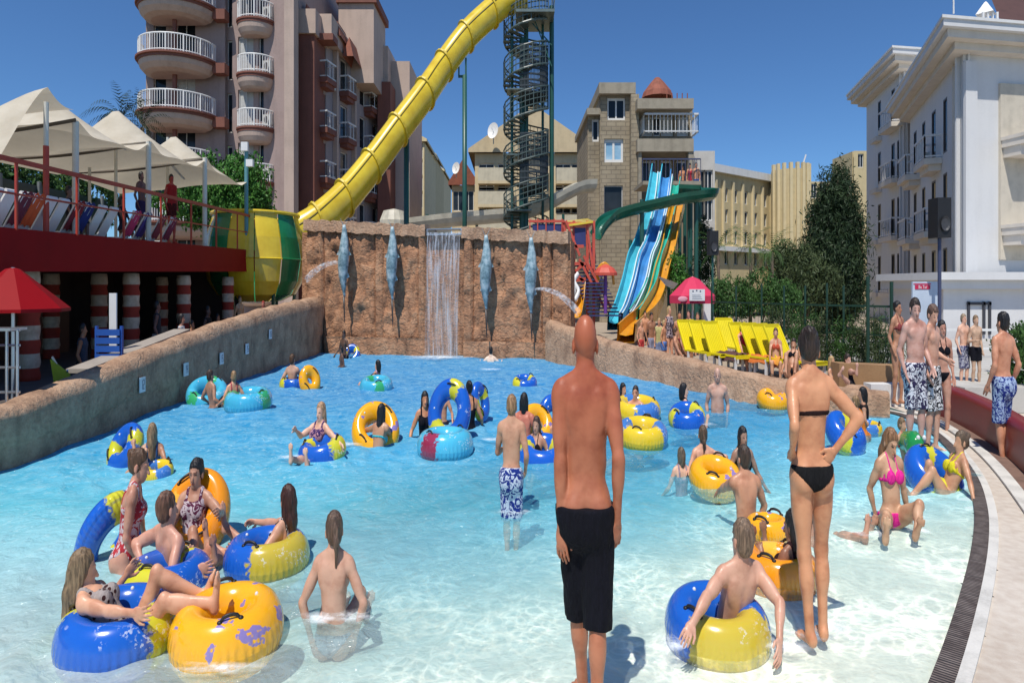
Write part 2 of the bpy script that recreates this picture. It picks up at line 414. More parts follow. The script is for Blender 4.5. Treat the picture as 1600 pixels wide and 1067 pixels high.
NPEOPLE = [0]
def mx3(*a):
    r = a[0]
    for b in a[1:]: r = np.maximum(r, b)
    return r
def person(label, px, yh, d, yaw=0, s=1.0, sex='m', lean=0, roll=0, head=(0, 0), LH=None, RH=None, LF=None, RF=None,
           skin=FAIR, hair=('short', BRH), wear=(('trunks', ('plain', (.02, .02, .04))),), mode='stand', fat=0.0, gap=0.0, kneepole=None,
           elbow=None, group=None, cat='person', footdown=False, low=.055, burn=0.0):
    """px, yh: where the top of the head stands in the picture; d: its distance"""
    NPEOPLE[0] += 1
    pre = {'stand': dict(lean=0, LF=(-.10, .02, -.88), RF=(.10, -.02, -.88), LH=(-.22, .05, -.04), RH=(.22, .05, -.04)),
           'wade': dict(lean=3, LF=(-.12, .05, -.88), RF=(.12, -.05, -.88), LH=(-.38, .22, .05), RH=(.38, .2, .05)),
           'float': dict(lean=-38, LF=(-.13, .74, -.06), RF=(.13, .76, -.04), LH=(-.42, .06, .12), RH=(.42, .06, .12)),
           'sit': dict(lean=-14, LF=(-.14, .62, -.04), RF=(.14, .66, -.04), LH=(-.3, -.22, -.02), RH=(.3, -.22, -.02)),
           'chair': dict(lean=-8, LF=(-.12, .45, -.42), RF=(.12, .45, -.42), LH=(-.2, .3, .05), RH=(.2, .3, .05)),
           'lounge': dict(lean=-55, LF=(-.11, .55, .02), RF=(.11, .8, -.05), LH=(-.28, .05, .02), RH=(.28, .05, .02)),
           'swim': dict(lean=15, LF=(-.12, -.3, -.8), RF=(.12, -.2, -.8), LH=(-.45, .35, .35), RH=(.45, .35, .35))}[mode]
    lean = lean or pre['lean']
    near = d < 9.5
    res = .0095 if d < 8.5 else (.013 if d < 14 else (.018 if d < 24 else .024))
    f = sex == 'f'
    Y = rot_yaw(math.radians(yaw)); T = Y @ rot_x(-math.radians(lean)) @ rot_y(math.radians(roll))
    H = rot_yaw(math.radians(yaw + head[0])) @ rot_x(-math.radians(head[1]))
    nb = T @ np.array([0, -.005, .50]) * s
    hc = nb + (T[:, 2] * .45 + H[:, 2] * .55) * .148 * s + H[:, 1] * .018 * s
    top = hc + H[:, 2] * .125 * s
    pel = P(px, yh, d) - top
    t = lambda v: pel + T @ (np.array(v, float) * s)
    hd = lambda v: pel + hc + H @ (np.array(v, float) * s)
    def tgt(v, dv):
        v = v or dv
        if len(v) == 4: return P(v[1], v[2], v[3])
        return pel + Y @ (np.array(v, float) * s)
    B = []; TR = []
    sh = .152 if f else .170; hip = .092 if f else .085; g = 1 + fat
    def tb(c, r, k=.035, R=None): e = ellp(t(c), np.array(r) * s, T if R is None else R, k * s); B.append(e); TR.append(e)
    tb((0, 0, .02), ((.158 if f else .15) * g, .105 * g, .115))
    tb((0, .01 + fat * .05, .16), ((.118 if f else .138) * g, .090 * g, .14))
    tb((0, 0, .31), (.132 if f else .15, .098 * g, .155), .05)
    tb((0, -.005, .42), (.145 if f else .172, .082, .085), .05)
    for sd in (-1, 1):
        tb((sd * .075, -.055, -.04), (.088 * g, .085 * g, .09), .03)
        if f: tb((sd * .068, .088, .335), (.062, .055, .062), .03)
        else: tb((sd * .075, .062, .37), (.075, .042, .06), .03)
        tb((sd * .085, -.066, .38), (.055, .028, .085), .03)
        c = cone(t((sd * .03, -.01, .51)), t((sd * (sh - .02), 0, .462)), .048 * s, .048 * s, .035 * s); B.append(c); TR.append(c)
    B.append(cone(t((0, -.01, .47)), pel + hc - H[:, 2] * .05 * s, (.052 if f else .062) * s, (.048 if f else .057) * s, .03 * s))
    # head
    hk = .02 * s
    B.append(ellp(hd((0, -.018, .03)), np.array([.074, .094, .092]) * s, H, hk))
    B.append(ellp(hd((0, .022, -.035)), np.array([.056, .068, .082]) * s, H, hk))
    B.append(ellp(hd((0, .055, -.088)), np.array([.028, .026, .022]) * s, H, hk))
    B.append(cone(hd((0, .086, .0)), hd((0, .108, -.036)), .010 * s, .014 * s, .010 * s))
    for sd in (-1, 1): B.append(ellp(hd((sd * .079, -.010, -.012)), np.array([.011, .021, .035]) * s, H, .008))
    if near:
        B.append(ellp(hd((0, .076, .024)), np.array([.046, .016, .010]) * s, H, .012)); B.append(ellp(hd((0, .085, -.064)), np.array([.023, .010, .010]) * s, H, .006))
    # arms
    FINE = []
    hips = {}
    for sd, dv, hv in ((-1, 'LH', LH), (1, 'RH', RH)):
        S = t((sd * sh, 0, .445)); wr = tgt(hv, pre[dv])
        pole = Y @ np.array([sd * .4, -.7, -.55]) if elbow is None else Y @ (np.array(elbow if len(elbow) == 3 else elbow[0 if sd < 0 else 1]) * np.array([sd, 1, 1]))
        E, W = ik(S, wr, .285 * s, .255 * s, pole)
        if f: ra = (.052, .042, .036, .037, .024)
        else: ra = (.056, .046, .040, .041, .027)
        B.append(ellp(S + (E - S) * .08, np.array([ra[0]] * 3) * s, None, .035 * s))
        B.append(cone(S, E, ra[1] * s, ra[2] * .92 * s, .025 * s)); B.append(ellp(S + (E - S) * .5, np.array([ra[1] * 1.04, ra[1] * 1.04, .10]) * s, np.stack(frame(S, E), 1), .03 * s))
        B.append(ellp(E + (W - E) * .25, np.array([ra[3], ra[3], .09]) * s, np.stack(frame(E, W), 1), .025 * s))
        fr = cone(E, W, ra[3] * .86 * s, ra[4] * s, .02 * s); B.append(fr)
        fw = nrm(W - E); inward = t((0, .25, .1)) - W
        if d < 14:
            FINE.append(cone(W - fw * .035 * s, W + fw * .01 * s, ra[4] * 1.04 * s, ra[4] * s, .01)); hand(FINE, W, fw, inward, -sd if True else sd, s, near)
        else: hand(B, W, fw, inward, -sd, s, False)
    # legs
    SH = []
    for sd, dv, hv in ((-1, 'LF', LF), (1, 'RF', RF)):
        Hj = t((sd * hip, 0, -.035)); an = tgt(hv, pre[dv]); kp = Y @ (np.array(kneepole, float) * np.array([sd, 1, 1])) if kneepole is not None else Y @ np.array([sd * .12, .7, .7])
        Kn, A = ik(Hj, an, .425 * s, .425 * s, kp)
        fl = np.stack(frame(Kn, A), 1); g2 = 1 + fat * .6
        r0 = (.088 if f else .084) * g2
        B.append(cone(Hj, Kn, r0 * s, .052 * s, .035 * s)); TR.append(B[-1])
        B.append(ellp(Hj + (Kn - Hj) * .35, np.array([.080 * g2, .082 * g2, .17]) * s, np.stack(frame(Hj, Kn), 1), .03 * s))
        B.append(cone(Kn, A, .050 * s, .036 * s, .025 * s))
        back = -nrm(np.cross(nrm(A - Kn), np.cross(nrm(Kn - Hj) + 1e-4 * T[:, 1], nrm(A - Kn))) + 1e-6)
        cb = -Y[:, 1] - (-Y[:, 1] @ nrm(A - Kn)) * nrm(A - Kn)
        B.append(ellp(Kn + (A - Kn) * .30 + nrm(cb) * .014 * s, np.array([.056 * g2, .058 * g2, .115]) * s, fl, .025 * s))
        B.append(ellp(Kn, np.array([.052, .052, .055]) * s, None, .02 * s))
        sv = nrm(A - Kn); vz = abs(sv[2]); fd = nrm(Y[:, 1] * (vz + .05) + np.array([0, 0, 1.0]) * (0 if footdown else max(0, 1 - vz) * 1.1)); fd = nrm(fd - sv * (fd @ sv) * .6 + Y[:, 0] * sd * .22 * vz)
        heel = A + sv * .022 * s - fd * .030 * s; ball = A + sv * .034 * s + fd * .125 * s
        B.append(cone(A, heel, .037 * s, .036 * s, .02 * s)); B.append(cone(heel, ball, .033 * s, .028 * s, .02 * s))
        lat = nrm(np.cross(fd, sv)); 
        for q in (-.030, 0, .030): B.append(cone(ball + lat * q * s, ball + lat * q * s + fd * (.055 - abs(q) * .5) * s, .019 * s, .012 * s, .012 * s))
        hips[sd] = (Hj, Kn, A)
        SH.append((Hj, Kn))
    neg = []
    if near or d < 14:
        neg.append(cone(t((0, -.115, .06)), t((0, -.118, .40)), .013 * s, .016 * s, .03 * s))
        if near:
            for sd in (-1, 1): neg.append(ellp(hd((sd * .030, .094, .004)), np.array([.017, .012, .010]) * s, H, .010))
    V, Fq = surface(B, res, neg=neg)
    if FINE:
        V2, F2 = surface(FINE, .006 if near else .009); Fq = np.concatenate([Fq, F2 + len(V)]); V = np.concatenate([V, V2])
    # tone: eyes, brows, lips, cheeks
    tone = np.ones((len(V), 3)); q = (V - (pel + hc)) @ H / s
    def paintat(c, r, colr):
        m = np.sum(((q - np.array(c)) / np.array(r)) ** 2, -1) < 1; tone[m] = colr
    if d < 20 and gap == 0:
        for sd in (-1, 1):
            paintat((sd * .030, .085, .003), (.015, .03, .008), (.10, .10, .12)); paintat((sd * .031, .085, .025), (.020, .03, .006), (.35, .28, .25))
        paintat((0, .095, -.064), (.024, .03, .009), (.85, .42, .40))
    if burn:
        hgt = np.clip((((V - pel) @ T)[:, 2] / s - .05) / .45, 0, 1)[:, None]; tone *= (1 - hgt) * np.array([1.10, 1.40, 1.5]) ** burn + hgt * np.array([1.0, .97, .94]) ** burn
    grp = group
    root = link_mesh('person', V, Fq, skin_mat(skin), None, (pel[0], pel[1], min(V[:, 2].min(), pel[2])), True, attr={'tone': tone})
    tag(root, label, cat, grp)
    pelc = pel
    loc_t = lambda X: (X - pelc) @ T / s
    # clothes
    for w in wear:
        kind, mt = w[0], cloth_mat(*w[1]); inf = .007 if near else .011; cr = res
        tagname = {'shorts': 'shorts', 'trunks': 'swim_trunks', 'bottom': 'bikini_bottom', 'top': 'bikini_top', 'suit': 'swimsuit', 'shirt': 'shirt'}[kind]
        if kind in ('shorts', 'trunks'):
            tl = (1.02 if low > 0 else 1.14) if kind == 'shorts' else .55
            pr = [ellp(t((0, 0, .0)), np.array([.168 * g, .135 * g, .13]) * s, T, .05), ellp(t((0, -.07, -.07)), np.array([.150 * g, .098 * g, .13]) * s, T, .06)] + [ellp(t((sd * .072, -.055, -.06)), np.array([.100 * g, .104 * g, .12]) * s, T, .06) for sd in (-1, 1)]
            for (Hj, Kn) in SH:
                pr.append(cone(Hj, Hj + (Kn - Hj) * tl, .105 * s * g, (.094 if kind == 'shorts' else .096) * s, .045 * s, True))
            cl = lambda X: (loc_t(X)[..., 2] - low) * s
            VV, FF = surface(pr, cr, clip=cl)
            fo = np.array([mnoise.noise(Vector((v[0] * 14, v[1] * 14, v[2] * 3.0))) + .6 * mnoise.noise(Vector((v[0] * 30, v[1] * 30, v[2] * 16))) for v in VV]) if len(VV) else np.zeros(0)
            if len(VV): rad_ = VV - pelc; rad_[:, 2] = 0; rad_ /= np.maximum(np.linalg.norm(rad_, axis=1)[:, None], 1e-6); VV = VV + rad_ * (fo[:, None] * .011 * s)
        elif kind == 'bottom':
            cl = lambda X: (lambda L: mx3(L[..., 2] - .035, mx3(np.abs(L[..., 0]) * np.where(L[..., 1] < 0, .75, 1.05) - .115 - L[..., 2], -L[..., 2] - .16, np.where(L[..., 2] < .2, L[..., 1] - .125, -1))))(loc_t(X)) * s * .8
            VV, FF = surface(TR, cr, inf, cl)
        elif kind == 'top':
            def cl(X):
                L = loc_t(X); band = np.maximum(np.abs(L[..., 2] - .315) - .013, np.abs(L[..., 0]) - .17)
                cups = np.maximum(np.maximum(.03 - L[..., 1], np.sqrt((np.abs(L[..., 0]) - .065) ** 2 + (L[..., 2] - .335) ** 2) - .062), -.05 + 0 * band)
                st = np.maximum(np.abs(np.abs(L[..., 0]) - .055 - (.47 - L[..., 2]) * -.05) - .009, np.maximum(.34 - L[..., 2], L[..., 2] - .56)); st = np.maximum(st, .0 - L[..., 1])
                return np.minimum(np.minimum(band, cups), st) * s * .9
            VV, FF = surface(TR, min(cr, .013), inf, cl)
        elif kind == 'suit':
            def cl(X):
                L = loc_t(X); V_ = np.abs(L[..., 0]) * .95 - .125 - L[..., 2]
                neck = L[..., 2] - np.where(L[..., 1] < 0, .33, .41) - np.abs(L[..., 0]) * .25
                st = np.maximum(np.abs(np.abs(L[..., 0]) - .085) - .018, L[..., 2] - .56)
                return mx3(V_, np.minimum(neck, st), np.abs(L[..., 0]) - .15, -L[..., 2] - .17, np.where(L[..., 2] < .2, L[..., 1] - .125, -1)) * s * .8
            VV, FF = surface(TR, cr, inf, cl)
        else:
            cl = lambda X: (lambda L: np.maximum(L[..., 2] - .5, -.06 - L[..., 2]))(loc_t(X)) * s
            VV, FF = surface([p for p in TR] , cr, .02, cl)
        if len(VV): link_mesh(tagname, VV, FF, mt, root, smooth=True)
    # hair
    if hair:
        st, hcx = hair[0], hair[1]
        pr = [ellp(hd((0, -.020, .034)), np.array([.081, .101, .098]) * s, H, .02)]
        if st not in ('cap', 'bun'): pr.append(ellp(hd((0, -.045, -.03)), np.array([.068, .062, .06]) * s, H, .03))
        if st == 'long':
            pr += [cone(hd((0, -.07, -.02)), hd((0, -.085, -.13)), .062 * s, .058 * s, .04 * s), cone(hd((0, -.085, -.13)), hd((0, -.10, -.30)), .060 * s, .040 * s, .04 * s)]
            for sd in (-1, 1): pr.append(cone(hd((sd * .062, -.02, 0)), hd((sd * .07, -.05, -.15)), .028 * s, .028 * s, .03 * s))
        if st == 'tail': pr += [cone(hd((0, -.11, .02)), hd((.0, -.14, -.06)), .024 * s, .028 * s, .02), cone(hd((0, -.14, -.06)), hd((.0, -.125, -.20)), .026 * s, .010 * s, .02)]
        if st == 'bun': pr += [ellp(hd((0, -.045, .0)), np.array([.07, .07, .07]) * s, H, .03), ellp(hd((0, -.105, .07)), np.array([.042, .042, .04]) * s, H, .015)]
        if st == 'bob':
            for sd in (-1, 1): pr.append(cone(hd((sd * .06, -.02, 0)), hd((sd * .068, -.03, -.10)), .03 * s, .028 * s, .03 * s))
            pr.append(cone(hd((0, -.07, -.02)), hd((0, -.075, -.11)), .06 * s, .05 * s, .04 * s))
        lim = -.005 if st in ('short', 'cap') else .01
        def hcl(X):
            L = (X - (pel + hc)) @ H / s
            face = np.minimum(L[..., 1] - (.028 + np.clip(L[..., 2] - .02, 0, .1) * .9), .062 - L[..., 2])
            side = np.minimum(np.minimum(.075 - np.abs(L[..., 0]), 9), 9)
            return face * s
        VV, FF = surface(pr, min(res, .012) if d < 14 else res, 0, hcl)
        if len(VV):
            amp = (.007 if d < 14 else .004) * s
            nz = np.array([[mnoise.noise(Vector((v[0] * 60, v[1] * 60, v[2] * 9))), mnoise.noise(Vector((v[1] * 60 + 9, v[0] * 60, v[2] * 9))), mnoise.noise(Vector((v[0] * 40, v[1] * 40 + 5, v[2] * 14)))] for v in VV])
            VV = VV + nz * amp * np.array([1.5, 1.5, .7])
            link_mesh('hair', VV, FF, hair_mat(hcx), root, smooth=True)
    return root
# ------------------------------------------------------------------ the pool, its walls, decks and ground
def lin(a, b, t): return np.array(a) * (1 - t) + np.array(b) * t
SHORE = [G(1452, 1067), G(1497, 940), G(1519, 850), G(1521, 790), G(1506, 740), G(1473, 695), G(1436, 665), G(1405, 650), G(1380, 644)]
SHORE = [np.array([-16, .2, 0]), np.array([-8, .4, 0]), np.array([-3, .9, 0]), np.array([0, 1.9, 0]), np.array([1.8, 3.4, 0])] + SHORE
def smooth_line(pts, n=6):
    out = []
    m = len(pts)
    for i in range(m - 1):
        p0, p1, p2, p3 = pts[max(0, i-1)], pts[i], pts[i+1], pts[min(m-1, i+2)]
        for k in range(n):
            t = k / n
            out.append(.5 * ((2*p1) + (-p0+p2)*t + (2*p0-5*p1+4*p2-p3)*t*t + (-p0+3*p1-3*p2+p3)*t**3))
    out.append(pts[-1]); return out
SH = np.array(smooth_line([np.array(p, float) for p in SHORE]))
def shore_dist(x, y):
    """signed distance to the shore line, positive inside the pool"""
    best = np.full(np.shape(x), 1e9); sgn = np.ones(np.shape(x))
    for a, b in zip(SH[:-1], SH[1:]):
        e = b[:2] - a[:2]; L2 = e @ e
        t = np.clip(((x - a[0]) * e[0] + (y - a[1]) * e[1]) / L2, 0, 1)
        d = np.hypot(x - a[0] - e[0] * t, y - a[1] - e[1] * t); cr = e[0] * (y - a[1]) - e[1] * (x - a[0])
        m = d < best - 1e-9; best = np.where(m, d, best); sgn = np.where(m, np.sign(cr), sgn)
    return best * sgn
def depth_at(x, y):
    s = shore_dist(np.asarray(x, float), np.asarray(y, float))
    return np.where(s < 0, s * .05, np.minimum(.085 * s, 1.5) * np.clip(.15 + s * .10, .15, 1))
LW = [G(0, 735), G(100, 700), G(250, 640), G(400, 585), G(505, 551)]     # left wall at the water line
LW = [np.array([-8.45, 3, 0]), np.array([-8.45, 7, 0])] + LW
LWT = [.5, .5, .62, .72, .95, 1.32, 1.62]                                   # its height
BWA, BWB = G(478, 550.5), G(880, 562)
RW = [G(872, 562), G(960, 580), G(1050, 597), G(1190, 625), G(1300, 638), G(1385, 644)]
RWT = [1.02, .73, .60, .45, .38, .34]

def grid(x0, x1, y0, y1, nx, ny, zf):
    xs = np.linspace(x0, x1, nx); ys = np.linspace(y0, y1, ny); X, Y = np.meshgrid(xs, ys)
    V = np.stack([X, Y, zf(X, Y)], -1).reshape(-1, 3); i = np.arange(nx * ny).reshape(ny, nx)
    F = np.stack([i[:-1, :-1], i[:-1, 1:], i[1:, 1:], i[1:, :-1]], -1).reshape(-1, 4); return V, F

# pool floor: pale paint; blue ramp to the deep end imitates light absorbed by water
t = NT('pool floor paint with depth tint'); sp = t.sep(t.co('Object'))
g = t.math('ADD', sp[1], t.math('MULTIPLY', sp[0], -.25)); g = t.math('ADD', g, t.math('MULTIPLY', t.noise(.5, 3), 2.0))
g = t.n('ShaderNodeMapRange', From_Min=5.6, From_Max=24.0, i0=g).outputs[0]
t.base(t.ramp(g, [(0, (.78, .76, .68)), (.12, (.66, .72, .66)), (.24, (.28, .58, .66)), (.5, (.10, .45, .68)), (.75, (.03, .33, .64)), (1, (.02, .28, .60))]), .7)
t.bump(t.noise(14, 4), .2, .01)
V, F = grid(-9.2, 12.5, -.5, 31, 150, 200, lambda X, Y: -depth_at(X, Y) - .005 - .018 * np.clip(shore_dist(X, Y) / .4, 0, 1))
# keep it clear of what stands right of the shore
keep = (shore_dist(V[:, 0], V[:, 1]) > -.18)
F = F[keep[F].all(1)]
o = link_mesh('pool_floor', V, F, t.m, smooth=True); tag(o, kind='structure')

# water: see-through sheet with ripples, bright caustic light veins painted into its transparent tint
t = NT('pool water')
vec = t.co('Object'); nt = t.t
wob = t.noise(1.3, 3, vec, out=1)
mv = t.n('ShaderNodeMix', _data_type='VECTOR'); 
va = t.n('ShaderNodeVectorMath', _operation='ADD'); nt.links.new(vec, va.inputs[0])
vs = t.n('ShaderNodeVectorMath', _operation='SCALE'); nt.links.new(wob, vs.inputs[0]); vs.inputs['Scale'].default_value = .55; nt.links.new(vs.outputs[0], va.inputs[1])
wv = va.outputs[0]
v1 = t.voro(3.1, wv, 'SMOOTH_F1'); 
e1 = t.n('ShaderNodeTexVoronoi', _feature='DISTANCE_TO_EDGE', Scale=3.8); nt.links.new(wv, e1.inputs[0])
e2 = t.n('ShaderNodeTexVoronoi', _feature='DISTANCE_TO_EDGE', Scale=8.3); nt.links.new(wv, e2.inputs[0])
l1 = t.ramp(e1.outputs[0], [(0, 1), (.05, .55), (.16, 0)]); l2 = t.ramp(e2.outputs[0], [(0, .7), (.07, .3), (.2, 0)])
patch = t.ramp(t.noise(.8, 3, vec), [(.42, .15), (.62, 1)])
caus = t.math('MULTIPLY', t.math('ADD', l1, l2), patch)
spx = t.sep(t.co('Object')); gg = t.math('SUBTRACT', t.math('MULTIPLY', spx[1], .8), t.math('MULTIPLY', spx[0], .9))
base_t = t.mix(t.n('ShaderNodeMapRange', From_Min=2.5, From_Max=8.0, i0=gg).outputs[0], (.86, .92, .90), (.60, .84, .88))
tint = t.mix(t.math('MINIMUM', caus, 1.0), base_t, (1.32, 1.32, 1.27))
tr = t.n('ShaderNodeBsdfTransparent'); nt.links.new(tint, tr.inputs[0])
gl = t.n('ShaderNodeBsdfGlossy', Roughness=.12); gl.inputs[0].default_value = (1, 1, 1, 1)
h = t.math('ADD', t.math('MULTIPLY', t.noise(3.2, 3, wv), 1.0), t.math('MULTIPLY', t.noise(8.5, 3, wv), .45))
bp = t.n('ShaderNodeBump', Strength=1.0, Distance=.22); nt.links.new(h, bp.inputs['Height']); nt.links.new(bp.outputs[0], gl.inputs['Normal'])
fr = t.n('ShaderNodeFresnel', IOR=1.33); nt.links.new(bp.outputs[0], fr.inputs['Normal'])
frc = t.math('MINIMUM', t.math('MULTIPLY', fr.outputs[0], .5), .13)
df = t.n('ShaderNodeBsdfDiffuse'); df.inputs[0].default_value = (.10, .50, .72, 1)
bp2 = t.n('ShaderNodeBump', Strength=.5, Distance=.12); nt.links.new(h, bp2.inputs['Height']); nt.links.new(bp2.outputs[0], df.inputs['Normal'])
spx = t.sep(t.co('Object'))
gg = t.math('SUBTRACT', t.math('MULTIPLY', spx[1], .8), t.math('MULTIPLY', spx[0], .9))
body = t.n('ShaderNodeMapRange', From_Min=3.5, From_Max=11.0, To_Min=.10, To_Max=.88, i0=gg).outputs[0]
dc = t.ramp(t.n('ShaderNodeMapRange', From_Min=5.0, From_Max=18.0, i0=spx[1]).outputs[0], [(0, (.66, .72, .68)), (.10, (.44, .64, .64)), (.30, (.10, .48, .60)), (.52, (.018, .32, .58)), (1, (.005, .205, .50))])
tone = t.mix(t.ramp(h, [(.45, 0), (1.0, 1)]), dc, (.45, .78, .85)); tone = t.mix(.35, dc, tone); spk = t.ramp(t.noise(11, 3, wv, .7), [(.54, 0), (.68, 1)]); tone = t.mix(t.math('MULTIPLY', spk, t.ramp(t.noise(.6, 3, vec), [(.35, .12), (.65, .55)])), tone, (.55, .80, .82)); nt.links.new(tone, df.inputs[0])  # sparkle glints and lighter crests painted into the diffuse colour
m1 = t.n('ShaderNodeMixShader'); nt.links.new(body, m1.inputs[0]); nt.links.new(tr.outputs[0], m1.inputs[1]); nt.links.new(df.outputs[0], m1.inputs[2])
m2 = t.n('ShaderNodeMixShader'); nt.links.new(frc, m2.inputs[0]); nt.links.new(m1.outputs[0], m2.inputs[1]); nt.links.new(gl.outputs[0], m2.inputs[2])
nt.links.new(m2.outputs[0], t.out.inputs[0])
def waves(X, Y):
    z = np.zeros_like(X)
    r = np.random.default_rng(3)
    for i in range(14):
        L = r.uniform(.5, 2.6); a = r.uniform(0, 2 * math.pi); z += .0032 * L ** .8 * np.sin((X * math.cos(a) + Y * math.sin(a)) * 2 * math.pi / L + r.uniform(0, 6))
    return z * np.clip((Y - 3) / 8, .12, 1)
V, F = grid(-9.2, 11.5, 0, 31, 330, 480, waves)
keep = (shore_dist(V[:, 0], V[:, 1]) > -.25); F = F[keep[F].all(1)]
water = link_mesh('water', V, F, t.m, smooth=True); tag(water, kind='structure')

# grate strip along the shore, white kerb, beige paving
def ribbon(name, line, w0, w1, z, mat, thick=.0, uvs=True, zs=None):
    """strip right of a line, between offsets w0 and w1"""
    L = np.array(line)[:, :2]; d = np.gradient(L, axis=0); d /= np.linalg.norm(d, axis=1)[:, None]; nrm_ = np.stack([d[:, 1], -d[:, 0]], 1)
    A = L + nrm_ * w0; B = L + nrm_ * w1; n = len(L); V = []; F = []
    for i in range(n):
        zz = z if zs is None else zs[i]
        V += [(A[i][0], A[i][1], zz), (B[i][0], B[i][1], zz), (A[i][0], A[i][1], zz - thick - .02), (B[i][0], B[i][1], zz - thick - .02)]
    for i in range(n - 1):
        a = i * 4; b = a + 4
        F += [(a, a + 1, b + 1, b), (a + 2, a, b, b + 2), (a + 1, a + 3, b + 3, b + 1)]
    arc = np.concatenate([[0], np.cumsum(np.linalg.norm(np.diff(L, axis=0), axis=1))])
    uv = []
    for i in range(n): uv += [(arc[i], 0), (arc[i], 1), (arc[i], 0), (arc[i], 1)]
    return link_mesh(name, V, F, mat, uv=np.array(uv))
t = NT('drain grate'); u = t.sep(t.co('UV'))
sl = t.math('FRACT', t.math('MULTIPLY', u[0], 26.0)); sl = t.ramp(sl, [(.30, 0), (.42, 1), (.88, 1), (.97, 0)])
big = t.math('FRACT', t.math('MULTIPLY', u[0], 2.0)); big = t.ramp(big, [(.03, 0), (.05, 1)])
t.base(t.mix(t.math('MULTIPLY', sl, big), (.015, .013, .012), t.ramp(t.noise(9, 4), [(.35, (.09, .065, .055)), (.7, (.22, .18, .16))])), .6); t.bump(sl, .7, .01)
tag(ribbon('drain_grate', SH[6:], .0, .155, .020, t.m), 'dark slotted drain grate curving along the shallow edge of the pool', 'drain grate')
ORG_white = paint('kerb white', (.62, .60, .55), .7, .25, 3)
tag(ribbon('kerb', SH[6:], .155, .25, .026, ORG_white), kind='structure')
# deck paving: everything between the kerb and the maroon wall, and on behind it
t = NT('deck concrete')
n1 = t.noise(.7, 5); n2 = t.noise(9, 4); n3 = t.noise(120, 2)
t.base(t.mix(.5, t.ramp(n1, [(.3, (.42, .35, .28)), (.6, (.58, .51, .43)), (.8, (.64, .58, .50))]), t.ramp(n2, [(.35, (.46, .38, .31)), (.65, (.62, .56, .48))])), .85); t.bump(n3, .5, .006)
deckm = t.m
V, F = grid(-14, 26, -6, 21, 330, 230, lambda X, Y: .012 + 0 * X)
sd = shore_dist(V[:, 0], V[:, 1]); keep = (sd < -.10); F = F[keep[F].all(1)]
cx = V[F].mean(1)
ok = ~((cx[:, 1] > 15.6) & (cx[:, 0] < 9.6)); F = F[ok & (cx[:, 0] > -8.7) ]
tag(link_mesh('paving', V, F, deckm), kind='structure')

# rock-faced walls
def rock_mat(name, tones, block=(1.1, 1.1, 1.9), strength=1.0, fine=7.0):
    t = NT(name); v = t.co('Object')
    n1 = t.noise(1.2, 5, v); n2 = t.noise(fine, 5, v, .65); n3 = t.noise(2.6, 4, t.co('Object', (1, 1, .45)))
    vo = t.n('ShaderNodeTexVoronoi', _feature='DISTANCE_TO_EDGE', Scale=1.0)
    wob = t.n('ShaderNodeVectorMath', _operation='ADD'); nt = t.t; mp = t.co('Object', block); nt.links.new(mp, wob.inputs[0])
    sc = t.n('ShaderNodeVectorMath', _operation='SCALE'); nt.links.new(t.noise(2.0, 3, v, out=1), sc.inputs[0]); sc.inputs['Scale'].default_value = .8; nt.links.new(sc.outputs[0], wob.inputs[1])
    nt.links.new(wob.outputs[0], vo.inputs[0])
    crack = t.ramp(vo.outputs[0], [(0, .35), (.02, .8), (.06, 1)])
    c = t.ramp(t.math('ADD', t.math('MULTIPLY', n1, .55), t.math('MULTIPLY', n2, .45)), [(.32, tones[0]), (.48, tones[1]), (.62, tones[2]), (.78, tones[3])])
    c = t.mix(t.math('MULTIPLY', t.math('SUBTRACT', 1.0, crack), .28), c, tuple(np.array(tones[0]) * .45))
    st = t.ramp(n3, [(.50, 0), (.68, .55)]); c = t.mix(st, c, tuple(np.array(tones[0]) * .6))
    t.base(c, .85)
    h = t.math('ADD', t.math('MULTIPLY', crack, .35), t.math('MULTIPLY', n2, .8)); t.bump(h, strength, .12); return t.m
rock = rock_mat('carved rock', [(.24, .115, .062), (.45, .225, .12), (.56, .315, .18), (.64, .43, .28)], (1.6, 1.6, 2.6))
rock2 = rock_mat('rounded rock coping', [(.27, .155, .095), (.43, .265, .165), (.54, .36, .235), (.62, .46, .32)], (.55, .55, .8), .7, 11)
def profile_wall(name, line, tops, prof, mat, label, side=1, sub=8, wobble=.03):
    """prof: (outward offset from the water face, fraction of height) list; side=+1 means the wall's body lies right of the line"""
    L = np.array(smooth_line([np.array([p[0], p[1], tp]) for p, tp in zip(line, tops)], sub)); n = len(L)
    d = np.gradient(L[:, :2], axis=0); d /= np.linalg.norm(d, axis=1)[:, None]; N = np.stack([d[:, 1], -d[:, 0]], 1) * side
    V = []; F = []; q = len(prof)
    for i in range(n):
        for j, (o_, h_) in enumerate(prof):
            z = -1.7 if h_ is None else (L[i, 2] * h_)
            w = wobble * mnoise.noise(Vector((L[i, 0] * 1.7, L[i, 1] * 1.7, z * 2.5))) * (0 if h_ is None else 1) * 2
            p = L[i, :2] + N[i] * (o_ + w); V.append((p[0], p[1], z + w * .7))
    for i in range(n - 1):
        for j in range(q - 1): F.append((i*q+j, i*q+j+1, (i+1)*q+j+1, (i+1)*q+j))
    o = link_mesh(name, V, F, mat, smooth=True); tag(o, label, 'pool wall'); return o
PROF = [(0, None), (0, 0), (0, .30), (.0, .33), (-.04, .36), (-.03, .6), (-.05, .80), (.0, .93), (.12, 1.0), (.34, 1.03), (.52, .97), (.60, .80), (.60, None)]
lw = profile_wall('pool_wall', LW, LWT, PROF, rock2, 'long rounded rock wall along the left side of the pool, in shade', side=-1, sub=14)
rw = profile_wall('pool_wall', RW, RWT, PROF, rock2, 'tan rock wall along the right side of the pool below the yellow loungers', side=1, sub=14)
